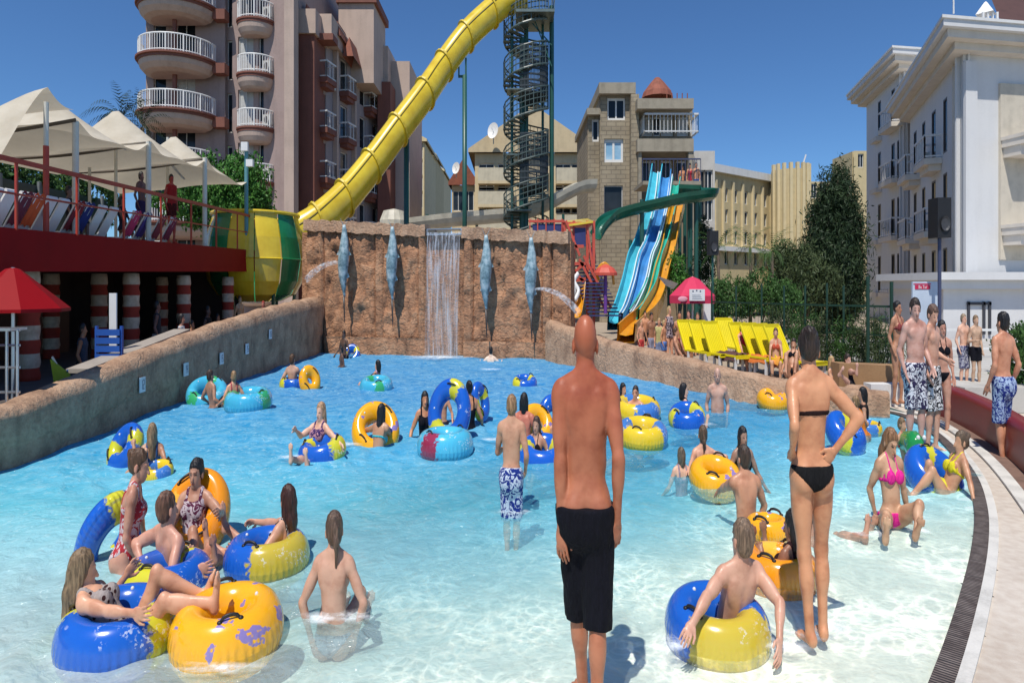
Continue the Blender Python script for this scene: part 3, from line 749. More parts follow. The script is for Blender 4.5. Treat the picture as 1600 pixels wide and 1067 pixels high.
# depth plaques on the walls
plm = paint('plaque white', (.72, .74, .74), .5); dkm = paint('plaque figure', (.05, .06, .12), .5)
def plaque(px, py, wall, tops, label, side, digits):
    # find where the sight line through the pixel meets the wall face
    L = np.array(smooth_line([np.array([p[0], p[1], 0]) for p in wall], 14)); u = (px - 800) / FX
    k = int(np.argmin(np.abs(L[:, 0] / np.maximum(L[:, 1], .1) - u))); c = L[k]; d = nrm(L[min(k+1, len(L)-1)] - L[max(0, k-1)]); nn = np.array([d[1], -d[0], 0]) * side
    z = P(px, py, c[1])[2]; c = c + nn * -.085
    m = MB(); m.obox(c, d, -nn, -.13, .13, 0, .02, z - .11, z + .11); o = m.build('depth_plaque', plm, None, (c[0], c[1], z)); tag(o, label, 'depth marker', 'depth markers on the pool walls')
    m = MB()
    for kk, dg in enumerate(digits):
        segs = {'1': 'bc', '2': 'abged', '0': 'abcdef', '5': 'afgcd', '4': 'fgbc', '3': 'abgcd', '8': 'abcdefg'}[dg]
        x0 = (-.045 + kk * .09) * (-side if side > 0 else 1); hw, hh = .024, .032
        for sgm in segs:
            a, b, e, f = {'a': (-hw, hw, 2*hh, 2*hh), 'g': (-hw, hw, 0, 0), 'd': (-hw, hw, -2*hh, -2*hh), 'b': (hw, hw, 0, 2*hh), 'c': (hw, hw, -2*hh, 0), 'f': (-hw, -hw, 0, 2*hh), 'e': (-hw, -hw, -2*hh, 0)}[sgm]
            m.obox(c, d, -nn, x0 + a - .005, x0 + b + .005, .02, .024, z + e - .005, z + f + .005)
    m.build('figure', dkm, o)
plaque(221, 601, LW, LWT, 'white depth plaque on the left pool wall nearest the camera', -1, '12')
plaque(285, 577, LW, LWT, 'white depth plaque on the shaded left wall beside the cyan rings', -1, '14')
plaque(337, 560, LW, LWT, 'small depth plaque on the left wall above the boy in the cyan ring', -1, '15')
plaque(383, 545, LW, LWT, 'small depth plaque on the left wall, fourth from the camera', -1, '15')
plaque(420, 522, LW, LWT, 'farthest depth plaque on the left wall near the rock corner', -1, '18')
plaque(1043, 569, RW, RWT, 'pale depth plaque on the right wall between bald man and loungers', 1, '15')

# back wall of carved rock with pilasters and a recess for the waterfall
wall_t = thing('waterfall_wall', 'tall carved sandstone wall at the deep end with four hanging fish', 'rock wall', (BWA + BWB) / 2)
W0, W1 = BWA[:2], BWB[:2]; wd = nrm(np.append(W1 - W0, 0)); wl = np.linalg.norm(W1 - W0); wn_ = np.array([wd[1], -wd[0], 0])   # outward: towards the pool
if wn_[1] > 0: wn_ = -wn_
def wu(px):
    """distance along the wall for a picture column"""
    k = (px - 800) / FX; # W0 + wd*u : x = k*y
    return (k * W0[1] - W0[0]) / (wd[0] - k * wd[1])
def wtop(u): return 3.78 + (3.26 - 3.78) * u / wl
def wpt(u, out, z): p = np.append(W0, 0) + wd * u + wn_ * out; return (p[0], p[1], z)
def wall_panel(u0, u1, out, dx=.07, zb=-1.6, amp=.10, seed=0, topz=None):
    nu = max(3, int((u1 - u0) / dx)); nz = 56; V = []; F = []
    for i in range(nu + 1):
        u = u0 + (u1 - u0) * i / nu; zt = (wtop(u) - .12) if topz is None else topz
        for j in range(nz + 1):
            z = zb + (zt - zb) * j / nz
            cu, cz = u * 1.5 + seed, z * 2.3
            row = math.floor(cz + .25 * mnoise.noise(Vector((cu * .6, cz, seed)))); off = (row * .37) % 1
            bx = cu * .8 + off + .3 * mnoise.noise(Vector((cu, cz * .5, seed + 3.3))); blk = mnoise.noise(Vector((math.floor(bx) * 7.3, row * 5.1, seed)))
            e = min((bx % 1), 1 - (bx % 1), (cz % 1), 1 - (cz % 1)); groove = -.6 * max(0, 1 - e / .10)
            h = out + amp * (.95 * blk + .9 * mnoise.noise(Vector((u * 2.2, z * 2.4, seed))) + .35 * mnoise.noise(Vector((u * 7, z * 8, seed))) + groove)
            if i in (0, nu) : h = out - .3
            V.append(wpt(u, h, z))
    for i in range(nu):
        for j in range(nz): F.append((i*(nz+1)+j, (i+1)*(nz+1)+j, (i+1)*(nz+1)+j+1, i*(nz+1)+j+1))
    return V, np.array(F)
us = [wu(p) for p in (478, 505, 586, 596, 655, 667, 724, 738, 848, 862, 882)]
core = MB(); core.obox(W0, wd, -wn_, -.3, wl + .3, .15, 1.2, -1.8, 3.15)
core.obox(W0, wd, -wn_, -.3, us[5], .15, 1.2, 3.15, 3.55); core.build('core', rock, wall_t)
spec = [(us[0], us[1], .10, .12), (us[1], us[2], 0, .13), (us[2], us[3] + .15, .10, .06), (us[3], us[4], .0, .13), (us[4] - .05, us[5], .16, .07), (us[5], us[6], -.28, .10),
        (us[6], us[7] + .05, .16, .07), (us[7], us[8], 0, .13), (us[8] - .05, us[9], .10, .07), (us[9], us[10] + .2, .0, .12)]
for i, (a, b, o_, am) in enumerate(spec):
    V, F = wall_panel(a, b, o_, amp=am, seed=i * 3.7); link_mesh('pilaster' if am < .1 else 'rock_panel', V, F, rock, wall_t, smooth=True)
for (a, b) in ((us[0], us[5]), (us[6], us[10] + .2)):
    n = 40; pts = [wpt(a + (b - a) * i / n, -.1 + .02 * math.sin(i * 2.1), wtop(a + (b - a) * i / n) - .02 + .02 * math.sin(i * 1.3)) for i in range(n + 1)]
    m = MB(); m.path(pts, [.5 + .04 * math.sin(i * 3.3) for i in range(n + 1)], prof=[(-.6, -.35), (.6, -.35), (.68, 0), (.5, .3), (-.5, .3)], up=(0, 0, 1)); m.build('coping', rock2, wall_t, smooth=False)
m = MB(); m.obox(W0, wd, wn_, us[1], us[10], .12, .30, -1.7, .42); 
V, F = wall_panel(us[1] + .1, us[5] + .1, .22, zb=-1.6, amp=.05, seed=50, topz=.50); link_mesh('plinth', V, F, rock, wall_t, smooth=True)
V, F = wall_panel(us[6], us[10], .22, zb=-1.6, amp=.05, seed=60, topz=.45); link_mesh('plinth', V, F, rock, wall_t, smooth=True)

# waterfall: metal chute and falling strands
steel = paint('stainless steel', (.62, .66, .70), .3, .1, 3, 0, .9)
uc0, uc1 = us[5] + .05, us[6] - .02
wf = thing('waterfall', 'thin curtain of white water falling from a steel chute into the pool', 'waterfall', wpt((uc0 + uc1) / 2, 0, 0))
m = MB(); m.obox(W0, wd, wn_, uc0, uc1, -.75, .18, 3.36, 3.40); m.obox(W0, wd, wn_, uc0, uc1, -.75, .15, 3.52, 3.545); m.obox(W0, wd, wn_, uc0, uc0 + .05, -.75, .16, 3.40, 3.52); m.obox(W0, wd, wn_, uc1 - .05, uc1, -.75, .16, 3.40, 3.52)
m.build('chute', steel, wf)
t = NT('falling water'); nt = t.t
tr = t.n('ShaderNodeBsdfTransparent'); df = t.n('ShaderNodeBsdfDiffuse'); df.inputs[0].default_value = (.85, .88, .92, 1); gl = t.n('ShaderNodeBsdfGlossy', Roughness=.2)
mm = t.n('ShaderNodeMixShader'); mm.inputs[0].default_value = .3; nt.links.new(df.outputs[0], mm.inputs[1]); nt.links.new(gl.outputs[0], mm.inputs[2])
fall = t.ramp(t.noise(1.0, 5, t.co('Object', (11, 11, .4)), .7), [(.48, .03), (.65, .36), (.82, .72)])
mx = t.n('ShaderNodeMixShader'); nt.links.new(fall, mx.inputs[0]); nt.links.new(tr.outputs[0], mx.inputs[1]); nt.links.new(mm.outputs[0], mx.inputs[2]); nt.links.new(mx.outputs[0], t.out.inputs[0]); fallm = t.m
r = random.Random(5)
for sheet in range(3):
    V = []; n = 40; mz = 30
    for i in range(n + 1):
        u = uc0 + .06 + (uc1 - uc0 - .12) * i / n
        for j in range(mz + 1):
            f_ = j / mz; z = 3.44 * (1 - f_); out = .16 + .30 * math.sqrt(f_) + sheet * .05 * f_ + .03 * math.sin(i * 1.9 + sheet) * f_
            V.append(wpt(u, out, z))
    F = [(i*(mz+1)+j, (i+1)*(mz+1)+j, (i+1)*(mz+1)+j+1, i*(mz+1)+j+1) for i in range(n) for j in range(mz)]
    link_mesh('water_curtain', V, F, fallm, wf, smooth=True)
t = NT('white foam'); nt = t.t; f_ = t.math('MULTIPLY', t.noise(6, 5, None, .7), 1.0)
uvn = t.sep(t.co('UV')); rr = t.math('SUBTRACT', 1.0, uvn[0]); f_ = t.math('MULTIPLY', t.ramp(f_, [(.35, 0), (.62, 1)]), rr)
tr = t.n('ShaderNodeBsdfTransparent'); df = t.n('ShaderNodeBsdfDiffuse'); df.inputs[0].default_value = (.85, .9, .93, 1)
mx = t.n('ShaderNodeMixShader'); nt.links.new(f_, mx.inputs[0]); nt.links.new(tr.outputs[0], mx.inputs[1]); nt.links.new(df.outputs[0], mx.inputs[2]); nt.links.new(mx.outputs[0], t.out.inputs[0]); foamm = t.m
def foam(c, rx, ry, z=.035):
    V = [(c[0], c[1], z)]; F = []; uv = [(0, 0)]; n = 28
    for i in range(n):
        a = 2*math.pi*i/n; k = .75 + .35 * mnoise.noise(Vector((math.cos(a) * 2 + c[0], math.sin(a) * 2 + c[1], 0))); V.append((c[0] + math.cos(a) * rx * k, c[1] + math.sin(a) * ry * k, z)); uv.append((1, 0))
    F = [(0, 1 + i, 1 + (i + 1) % n) for i in range(n)]
    return V, F, uv
pf = wpt((uc0 + uc1) / 2, .75, 0); V, F, uv = foam(pf, 2.4, 1.5); o = link_mesh('foam', V, F, foamm, None, (pf[0], pf[1], 0), uv=uv); tag(o, 'white foam where the waterfall hits the blue water', 'foam', kind='stuff')

# the four fish that hang on the wall
fishm = NT('fish paint'); sz = fishm.sep(fishm.co('Object', (1, 1, 1)))
band = fishm.ramp(fishm.noise(1.0, 4, fishm.co('Object', (5, 5, 4))), [(.35, (.10, .17, .20)), (.5, (.26, .38, .42)), (.66, (.50, .58, .60))])
fishm.base(band, .45); fishm.bump(fishm.noise(16, 3), .5, .02); fishm = fishm.m
darkm = paint('dark wet metal', (.06, .05, .045), .4)
for k, (px, top_y, label) in enumerate(((547, 352, 'leftmost grey blue fish hanging head down on the rock wall'), (621, 355, 'grey blue fish on the rock wall just left of the waterfall'),
                                        (765, 368, 'grey blue fish on the rock wall just right of the waterfall'), (834, 372, 'rightmost grey blue fish hanging by the red play tower'))):
    u = wu(px); b = wpt(u, .55, 0); d0 = b[1]; zt = P(px, top_y, d0)[2]
    f = thing('wall_fish', label, 'fish sculpture', (b[0], b[1], zt), 'fish sculptures on the rock wall')
    fz = lambda y: P(px, y, d0)[2] + (zt - P(px, top_y, d0)[2])
    Lh = 2.05 * (1 if k < 2 else .98)
    n = 22; pts = []; rs = []
    for i in range(n + 1):
        q = i / n; pts.append((b[0] + .03 * math.sin(q * 7), b[1] - .08 * math.sin(q * 3.1), zt - Lh * q))
        rs.append(max(.02, .045 + .20 * math.sin(math.pi * min(1, (q * .93 + .07)) ** 1.05) ** 1.25 * (1 if q < .9 else .8)))
    m = MB(); m.path(pts, rs, n=12); m.build('body', fishm, f, smooth=True)
    m = MB()
    for sd in (-1, 1): m.add([(b[0], b[1], zt - .05), (b[0] + sd * .20, b[1] + .02, zt + .22), (b[0] + sd * .07, b[1], zt + .03), (b[0], b[1] + .05, zt - .02)], [(0, 1, 2), (0, 2, 3), (3, 2, 1), (3, 1, 0)])
    m.build('tail', fishm, f)
    for z_, w_ in ((.62, .34), (1.25, .25)):
        for sd in (-1, 1):
            m = MB(); m.add([(b[0] + sd * .14, b[1] - .05, zt - z_), (b[0] + sd * w_, b[1] - .02, zt - z_ - .22), (b[0] + sd * .15, b[1] - .05, zt - z_ - .26), (b[0] + sd * .14, b[1] + .03, zt - z_ - .1)], [(0, 1, 2), (0, 3, 1), (3, 2, 1), (0, 2, 3)]); m.build('fin', fishm, f)
    m = MB(); m.cyl((b[0], b[1] - .05, zt - Lh + .03), (b[0] + .04, b[1] - .06, zt - Lh - .72), .055, .012, 8); m.build('bill', darkm, f, smooth=True)
    m = MB(); m.ell((b[0] - .10, b[1] - .13, zt - Lh + .38), (.03, .03, .03)); m.ell((b[0] + .10, b[1] - .13, zt - Lh + .38), (.03, .03, .03)); m.build('eye', darkm, f)
    m = MB(); m.bar((b[0], b[1] + .7, zt - .12), (b[0], b[1], zt - .12), .06); m.bar((b[0], b[1] + .7, zt - 1.2), (b[0], b[1], zt - 1.2), .06); m.build('bracket', darkm, f)

# water jets squirting sideways
t = NT('spray'); nt = t.t
tr = t.n('ShaderNodeBsdfTransparent'); df = t.n('ShaderNodeBsdfDiffuse'); df.inputs[0].default_value = (.8, .84, .88, 1)
mx = t.n('ShaderNodeMixShader'); nt.links.new(t.ramp(t.noise(9, 4), [(.4, .03), (.7, .5)]), mx.inputs[0]); nt.links.new(tr.outputs[0], mx.inputs[1]); nt.links.new(df.outputs[0], mx.inputs[2]); nt.links.new(mx.outputs[0], t.out.inputs[0]); spraym = t.m
def jet(a, b, rise, label):
    n = 16; pts = [lin(a, b, i / n) + np.array([0, 0, rise * 4 * (i / n) * (1 - i / n)]) for i in range(n + 1)]
    m = MB(); m.path(pts, [.03 + .09 * (1 - i / n) for i in range(n + 1)], n=7); o = m.build('water_jet', spraym, None, tuple(b), smooth=True); tag(o, label, 'water jet')
jet(np.array(P(478, 438, 29.4)), np.array(P(545, 415, 29.4)), .25, 'faint arc of water squirting left of the leftmost fish')
jet(np.array(P(905, 490, 26)), np.array(P(836, 452, 26.6)), .2, 'faint arc of water squirting right from the rightmost fish')

# ground out to the horizon: a low sheet, with paving behind the walls
gm = paint('dry ground', (.20, .17, .12), .9, .3, .2)
o = MB(); 
for (a, b, c, d_) in ((-1500, -8.9, -50, 1500), (12.4, 1500, -50, 1500), (-8.9, 12.4, 31.2, 1500), (-8.9, 12.4, -50, -.6)): o.add([(a, c, -.30), (b, c, -.30), (b, d_, -.30), (a, d_, -.30)], [(0, 1, 2, 3)])
tag(o.build('ground', gm), kind='structure')
pv = paint('park paving', (.36, .29, .22), .85, .25, .8)
m = MB(); m.prism([(q[0] + .35, q[1] + .15) for q in RW[:-1]] + [(9.5, 16.6), (14, 16.9), (40, 18), (40, 60), (2.5, 60)], .10, .22); tag(m.build('sun_deck', pv), kind='structure')
m = MB(); m.box(-24, -9.35, 2, 34, -.1, .42); tag(m.build('bar_floor', paint('bar floor', (.12, .10, .09), .8)), kind='structure')
m = MB(); m.box(-24, 3, 34, 60, -.2, .5); tag(m.build('back_yard', pv), kind='structure')
# ------------------------------------------------------------------ buildings
glassm = NT('window glass'); glassm.base(glassm.ramp(glassm.noise(.5, 2), [(.4, (.012, .016, .02)), (.7, (.04, .05, .06))]), .15); glassm.set(glassm.b, 'Specular IOR Level', .3); glassm = glassm.m
curtm = paint('curtain', (.50, .50, .48), .8, .2, 5)
whitem = paint('white paint', (.74, .73, .70), .5, .1)
framem = paint('window frame', (.66, .66, .64), .4, .08)
class Wall:
    """vertical wall from A to B (plan points), facing left of A->B reversed: outward normal given by side"""
    def __init__(s, A, B, z0, z1, mat, parent, inward=(0, 1), thick=.25, name='wall'):
        s.A = np.array(A[:2], float); s.B = np.array(B[:2], float); s.d = nrm(s.B - s.A); s.L = np.linalg.norm(s.B - s.A)
        n = np.array([s.d[1], -s.d[0]]); s.n = n if n @ np.array(inward) < 0 else -n
        s.z0, s.z1, s.mat, s.parent, s.th, s.name = z0, z1, mat, parent, thick, name; s.op = []
    def pt(s, u, o, z): p = s.A + s.d * u + s.n * o; return (p[0], p[1], z)
    def upx(s, px): k = (px - 800) / FX; return (k * s.A[1] - s.A[0]) / (s.d[0] - k * s.d[1])
    def open(s, u0, u1, z0, z1, pane=None, frame=framem, mull=1, fw=.07, trim=None): s.op.append((u0, u1, z0, z1, pane or glassm, frame, mull, fw, trim)); return s
    def build(s):
        eps = 1e-6; us = sorted({0, s.L} | {round(min(max(o[i], 0), s.L), 4) for o in s.op for i in (0, 1)}); zs = sorted({s.z0, s.z1} | {round(min(max(o[i], s.z0), s.z1), 4) for o in s.op for i in (2, 3)})
        m = MB()
        for a, b in zip(us[:-1], us[1:]):
            for c, e in zip(zs[:-1], zs[1:]):
                um, zm = (a + b) / 2, (c + e) / 2
                if any(o[0] < um < o[1] and o[2] < zm < o[3] for o in s.op): continue
                m.add([s.pt(a, 0, c), s.pt(b, 0, c), s.pt(b, 0, e), s.pt(a, 0, e)], [(0, 1, 2, 3)])
        r = -s.th
        for o in s.op:
            u0, u1, z0, z1 = o[:4]
            m.add([s.pt(u0, 0, z0), s.pt(u1, 0, z0), s.pt(u1, 0, z1), s.pt(u0, 0, z1), s.pt(u0, r, z0), s.pt(u1, r, z0), s.pt(u1, r, z1), s.pt(u0, r, z1)], [(0, 1, 5, 4), (1, 2, 6, 5), (2, 3, 7, 6), (3, 0, 4, 7)])
        m.obox(s.A, s.d, s.n, 0, s.L, r - .25, r - .15, s.z0, s.z1)
        s.wall = m.build(s.name, s.mat, s.parent)
        for u0, u1, z0, z1, pane, fr, mull, fw, trim in s.op:
            w = MB()
            w.obox(s.A, s.d, s.n, u0, u1, r + .02, r + .08, z0, z0 + fw); w.obox(s.A, s.d, s.n, u0, u1, r + .02, r + .08, z1 - fw, z1)
            for k in range(mull + 2):
                c = u0 + fw / 2 + (u1 - u0 - fw) * k / (mull + 1); w.obox(s.A, s.d, s.n, c - fw / 2, c + fw / 2, r + .021, r + .079, z0 + fw, z1 - fw)
            f = w.build('window', fr, s.parent)
            p = MB(); p.obox(s.A, s.d, s.n, u0, u1, r - .02, r + .01, z0, z1); p.build('pane', pane, f)
            if trim is not None:
                q = MB(); q.obox(s.A, s.d, s.n, u0 - .1, u1 + .1, .002, .09, z0 - .12, z0 - .01); q.build('sill', trim, f)
        return s
    def rail(s, u0, u1, out, z, h=1.0, mat=whitem, n=None, bar=.05, parent=None, o0=0.0):
        m = MB(); n = n or max(4, int((u1 - u0 + 2 * out) / .35))
        path = [(u0, o0), (u0, out), (u1, out), (u1, o0)]
        seg = [(path[i], path[i + 1]) for i in range(3)]
        for (a, b) in seg:
            m.bar(s.pt(a[0], a[1], z + h), s.pt(b[0], b[1], z + h), .09); m.bar(s.pt(a[0], a[1], z + .08), s.pt(b[0], b[1], z + .08), .06)
            L = math.hypot(a[0] - b[0], a[1] - b[1]); k = max(1, int(L / (.28 if bar < .06 else .5)))
            for i in range(k + 1):
                q = (a[0] + (b[0] - a[0]) * i / k, a[1] + (b[1] - a[1]) * i / k); m.bar(s.pt(q[0], q[1], z), s.pt(q[0], q[1], z + h), bar)
        return m.build('railing', mat, parent or s.parent)
def curved_balcony(par, c, rad, z, ang0, ang1, slabm, railm, rim, sy=.8, h=1.05):
    """rounded balcony: cream soffit, brown rim bands, white balusters"""
    m = MB(); n = 18
    arc = [(c[0] + math.cos(ang0 + (ang1 - ang0) * i / n) * rad, c[1] + math.sin(ang0 + (ang1 - ang0) * i / n) * rad * sy) for i in range(n + 1)]
    back = [(arc[-1][0], c[1] + .6), (arc[0][0], c[1] + .6)]
    N_ = len(arc)
    rg = [[(c[0] + (p[0] - c[0]) * k, c[1] + (p[1] - c[1]) * k, zz_) for p in arc] for (k, zz_) in ((1.0, z - .16), (.97, z - .38), (.86, z - .62), (.70, z - .74), (.02, z - .76))]
    m.add([q for r_ in rg for q in r_], [(j * N_ + i, (j + 1) * N_ + i, (j + 1) * N_ + i + 1, j * N_ + i + 1) for j in range(4) for i in range(N_ - 1)]); m.prism(arc + back, z - .16, z - .121); b = m.build('balcony', slabm, par)
    def off(k): return [(c[0] + (p[0] - c[0]) * k, c[1] + (p[1] - c[1]) * k) for p in arc]
    m = MB(); m.prism(off(1.03) + [(off(1.03)[-1][0], c[1] + .55), (off(1.03)[0][0], c[1] + .55)], z - .12, z + .02)
    m.prism(off(1.08) + [(off(1.08)[-1][0], c[1] + .5), (off(1.08)[0][0], c[1] + .5)], z + .02, z + .12); m.build('rim', rim, b)
    m = MB(); a2 = off(1.0)
    m.path([(p[0], p[1], z + h) for p in a2], .05, 6); m.path([(p[0], p[1], z + .22) for p in a2], .035, 6)
    k = int(rad * 14)
    for i in range(k + 1):
        a = ang0 + (ang1 - ang0) * i / k; x, y = c[0] + math.cos(a) * rad, c[1] + math.sin(a) * rad * sy; m.bar((x, y, z + .12), (x, y, z + h), .10 if i % 6 == 0 else .042)
    m.build('railing', railm, b)

# --- tall hotel on the left
lav = paint('lavender render', (.35, .26, .235), .8, .16, .4); cream = paint('cream render', (.50, .38, .31), .8, .16, .5); brn = paint('red brown render', (.21, .075, .05), .75, .2, .6)
ho = thing('hotel', 'tall brown and cream hotel with rounded white-railed balconies behind the terrace', 'hotel', (-26, 60, 0))
def X(px, d): return (px - 800) * d / FX
D0 = 55.0
zf = [P(0, 182, D0)[2] + 2.93 * k for k in range(-3, 4)]      # floors of the big balconies
# front wall with balcony doors
Wf = Wall((X(228, 56.5), 56.5), (X(352, 56.5), 56.5), 0, 22, lav, ho)
for z in zf:
    u = Wf.upx(240); Wf.open(u, u + 1.1, z + .3, z + 2.4, mull=0); u = Wf.upx(275); Wf.open(u, u + 1.7, z + .12, z + 2.45, curtm if int(z * 3) % 2 else None)
Wf.build()
Wr = Wall((X(352, 57), 57), (X(458, 55.6), 55.6), 0, 22, lav, ho)
for z in zf:
    Wr.open(Wr.upx(354), Wr.upx(363), z - .6, z + 1.6, mull=0); Wr.open(Wr.upx(372), Wr.upx(396), z - .55, z + 1.75, curtm if int(z * 2) % 3 else None); Wr.open(Wr.upx(404), Wr.upx(412), z - .1, z + 1.7, mull=0)
Wr.build()
m = MB(); m.box(X(228, 56.5), X(345, 57), 57.2, 75, 0, 21.9); m.box(X(352, 57), X(455, 55.6), 57.6, 72, 0, 21.8); m.build('core', lav, ho)
for z in zf:
    curved_balcony(ho, (X(276, 55.5), 56.0), 3.15, z, math.pi, 2 * math.pi, cream, whitem, brn, 1.0)
    curved_balcony(ho, (X(392, 55), 56.2), 1.55, z - .65, math.pi, 2 * math.pi, cream, whitem, brn, .9)
    m = MB(); m.box(X(262, 53.6) - .14, X(262, 53.6) + .14, 54.6, 54.88, z - 2.9, z - .5); m.build('column', brn, ho)
    m = MB(); m.box(X(336, 56), X(358, 56.4), 55.5, 56.4, z - .5, z + .05); m.build('ledge', brn, ho)
# pilasters and receding street facade
def blk(name, px0, px1, d, depth, z0, ytop, mat, dtop=None):
    m = MB(); z1 = P(0, ytop, d)[2]; m.box(X(px0, d), X(px1, d), d, d + depth, z0, z1); return m.build(name, mat, ho)
blk('corner_pier', 444, 459, 55.0, 1.2, 0, -30, cream)
blk('pilaster', 464, 491, 57.5, 8, 0, 52, brn); blk('parapet', 462, 493, 57.2, 9, P(0, 52, 57.2)[2], 14, cream)
blk('parapet', 490, 518, 59, 9, P(0, 60, 59)[2], 22, cream)
Wg = Wall((X(490, 58.5), 58.5), (X(592, 73), 73), 0, P(0, 58, 60)[2], paint('grey render', (.34, .29, .285), .8, .1), ho, inward=(-1, 0.1))
zg = [P(0, 212, 62)[2] + 2.9 * k for k in range(-3, 4)]
for z in zg:
    for px in (497, 532, 562, 582):
        u = Wg.upx(px); 
        if z + 2.2 < Wg.z1: Wg.open(u, u + 1.5, z + .1, z + 2.2, mull=0)
Wg.build()
for z in zg:
    for px, w in ((496, 1.9), (530, 1.9), (568, 1.6)):
        if z + 1 > Wg.z1: continue
        u = Wg.upx(px); m = MB(); m.obox(Wg.A, Wg.d, Wg.n, u, u + w, 0.01, 1.0, z - .25, z + .05); m.obox(Wg.A, Wg.d, Wg.n, u + .15, u + w - .15, .01, .8, z - .5, z - .25); b = m.build('balcony', brn, ho); Wg.rail(u + .05, u + w - .05, .92, z + .05, .95, whitem, parent=b, bar=.06)
m = MB()
for px in (520, 549, 600): u = Wg.upx(px); m.obox(Wg.A, Wg.d, Wg.n, u, u + .35, .003, .45, 0, Wg.z1 - .3)
m.build('downpipe_strip', cream, ho)
blk('bay', 590, 610, 70, 6, 0, 128, brn); blk('bay', 606, 640, 73, 10, 0, 96, cream); blk('stair_tower', 529, 584, 66, 6, P(0, 130, 66)[2], -8, cream); blk('parapet', 583, 606, 71, 5, P(0, 130, 71)[2], 72, cream)
m = MB(); z = P(0, 6, 66)[2]; m.box(X(525, 65.7), X(588, 65.7), 65.7, 72.3, z, z + .5); m.build('cornice', brn, ho)
m = MB(); m.box(X(486, 58.3), X(520, 58.3), 58.35, 60, P(0, 62, 58.3)[2], P(0, 52, 58.3)[2]); m.build('cornice', brn, ho)
tile = paint('roof tiles', (.27, .085, .05), .8, .3, 3, .5)
m = MB()
for px0, px1, d, yb, yt in ((470, 482, 58, 40, 2), (518, 532, 61, 56, 30), (535, 552, 62.5, 88, 55)):
    a, b = X(px0, d), X(px1, d); z0, z1 = P(0, yb, d)[2], P(0, yt, d)[2]; m.add([(a, d, z0), (b, d, z0), (b, d + 4, z0), (a, d + 4, z0), ((a + b) / 2, d + .5, z1), ((a + b) / 2, d + 3.5, z1)], [(0, 1, 4), (1, 2, 5, 4), (2, 3, 5), (3, 0, 4, 5)])
m.build('roof', tile, ho)

def simple_house(name, label, px0, px1, d, ytop, mat, depth=12, rows=(), cols=(), wsz=(1.1, 1.3), z0=0, roofy=None, roofm=None, overhang=.4, panemat=None, cat='building', group=None, mull=1, railed=False, framem_=None):
    o = thing(name, label, cat, ((X(px0, d) + X(px1, d)) / 2, d, z0), group); zt = P(0, ytop, d)[2]
    W = Wall((X(px0, d), d), (X(px1, d), d), z0, zt, mat, o)
    for y in rows:
        z = P(0, y, d)[2]
        for px in cols:
            u = W.upx(px)
            if 0 < u - wsz[0] / 2 and u + wsz[0] / 2 < W.L and z + wsz[1] < zt and z > z0: W.open(u - wsz[0] / 2, u + wsz[0] / 2, z, z + wsz[1], panemat, framem_ or framem, mull)
    W.build()
    m = MB(); m.box(X(px0, d), X(px1, d), d + .45, d + depth, z0, zt); m.build('core', mat, o)
    if roofy is not None:
        a, b = X(px0, d) - overhang, X(px1, d) + overhang; zr = P(0, roofy, d)[2]; c = (a + b) / 2; m = MB()
        m.add([(a, d - overhang, zt), (b, d - overhang, zt), (c, d - overhang, zr), (a, d + depth, zt), (b, d + depth, zt), (c, d + depth, zr),
               (a, d - overhang, zt + .25), (b, d - overhang, zt + .25), (c, d - overhang, zr + .3), (a, d + depth, zt + .25), (b, d + depth, zt + .25), (c, d + depth, zr + .3)],
              [(0, 1, 2), (5, 4, 3), (6, 9, 11, 8), (7, 8, 11, 10), (6, 8, 2, 0), (8, 7, 1, 2), (0, 3, 9, 6), (1, 7, 10, 4), (6, 7, 8)][:2] + [(6, 9, 11, 8), (8, 11, 10, 7), (0, 6, 8, 2), (2, 8, 7, 1), (0, 3, 9, 6), (7, 10, 4, 1)])
        m.build('roof', roofm or mat, o)
    return o, W, zt
yel = paint('pale yellow render', (.68, .56, .33), .8, .12); yel2 = paint('ochre render', (.58, .47, .26), .8, .12); bei = paint('sand render', (.64, .52, .32), .8, .14)
simple_house('apartment_house', 'nearest yellow house of the far row beside the slide tube', 638, 663, 95, 222, yel, 14, (250, 275, 300, 325), (645, 655), (1.0, 1.6), roofy=214)
simple_house('apartment_house', 'second yellow house of the far row, behind the nearest', 661, 679, 118, 245, yel2, 16, (265, 290, 315), (667, 674), (.9, 1.7), roofy=236)
simple_house('apartment_house', 'farthest small yellow house at the end of the far row', 676, 692, 150, 268, yel, 20, (285, 305, 325), (681, 687), (.9, 1.8), roofy=262)

# cream block with gables and balconies behind the tower
cb, W, zt = simple_house('apartment_block', 'cream apartment block with a wide gable and open balconies behind the spiral stairs', 742, 921, 72, 240, bei, 14, (262, 298, 334), (760, 790, 880, 905), (1.7, 1.9), roofy=172, roofm=paint('cream gable', (.58, .46, .28), .8, .15), overhang=.7)
for y in (256, 292, 328):
    z = P(0, y, 72)[2]
    for a, b in ((748, 800), (868, 918)):
        m = MB(); u0, u1 = W.upx(a), W.upx(b); m.obox(W.A, W.d, W.n, u0, u1, .01, 1.5, z - 1.55, z - 1.35); s_ = m.build('balcony', bei, cb); m = MB(); m.obox(W.A, W.d, W.n, u0, u1, 1.42, 1.5, z - 1.35, z - .45); m.build('parapet', paint('balcony cream', (.58, .52, .38), .8), s_)
simple_house('small_house', 'small house with brown tiled roof left of the cream apartment block', 706, 742, 80, 290, bei, 9, (305, 330), (716, 732), (1.3, 1.6), roofy=255, roofm=tile)
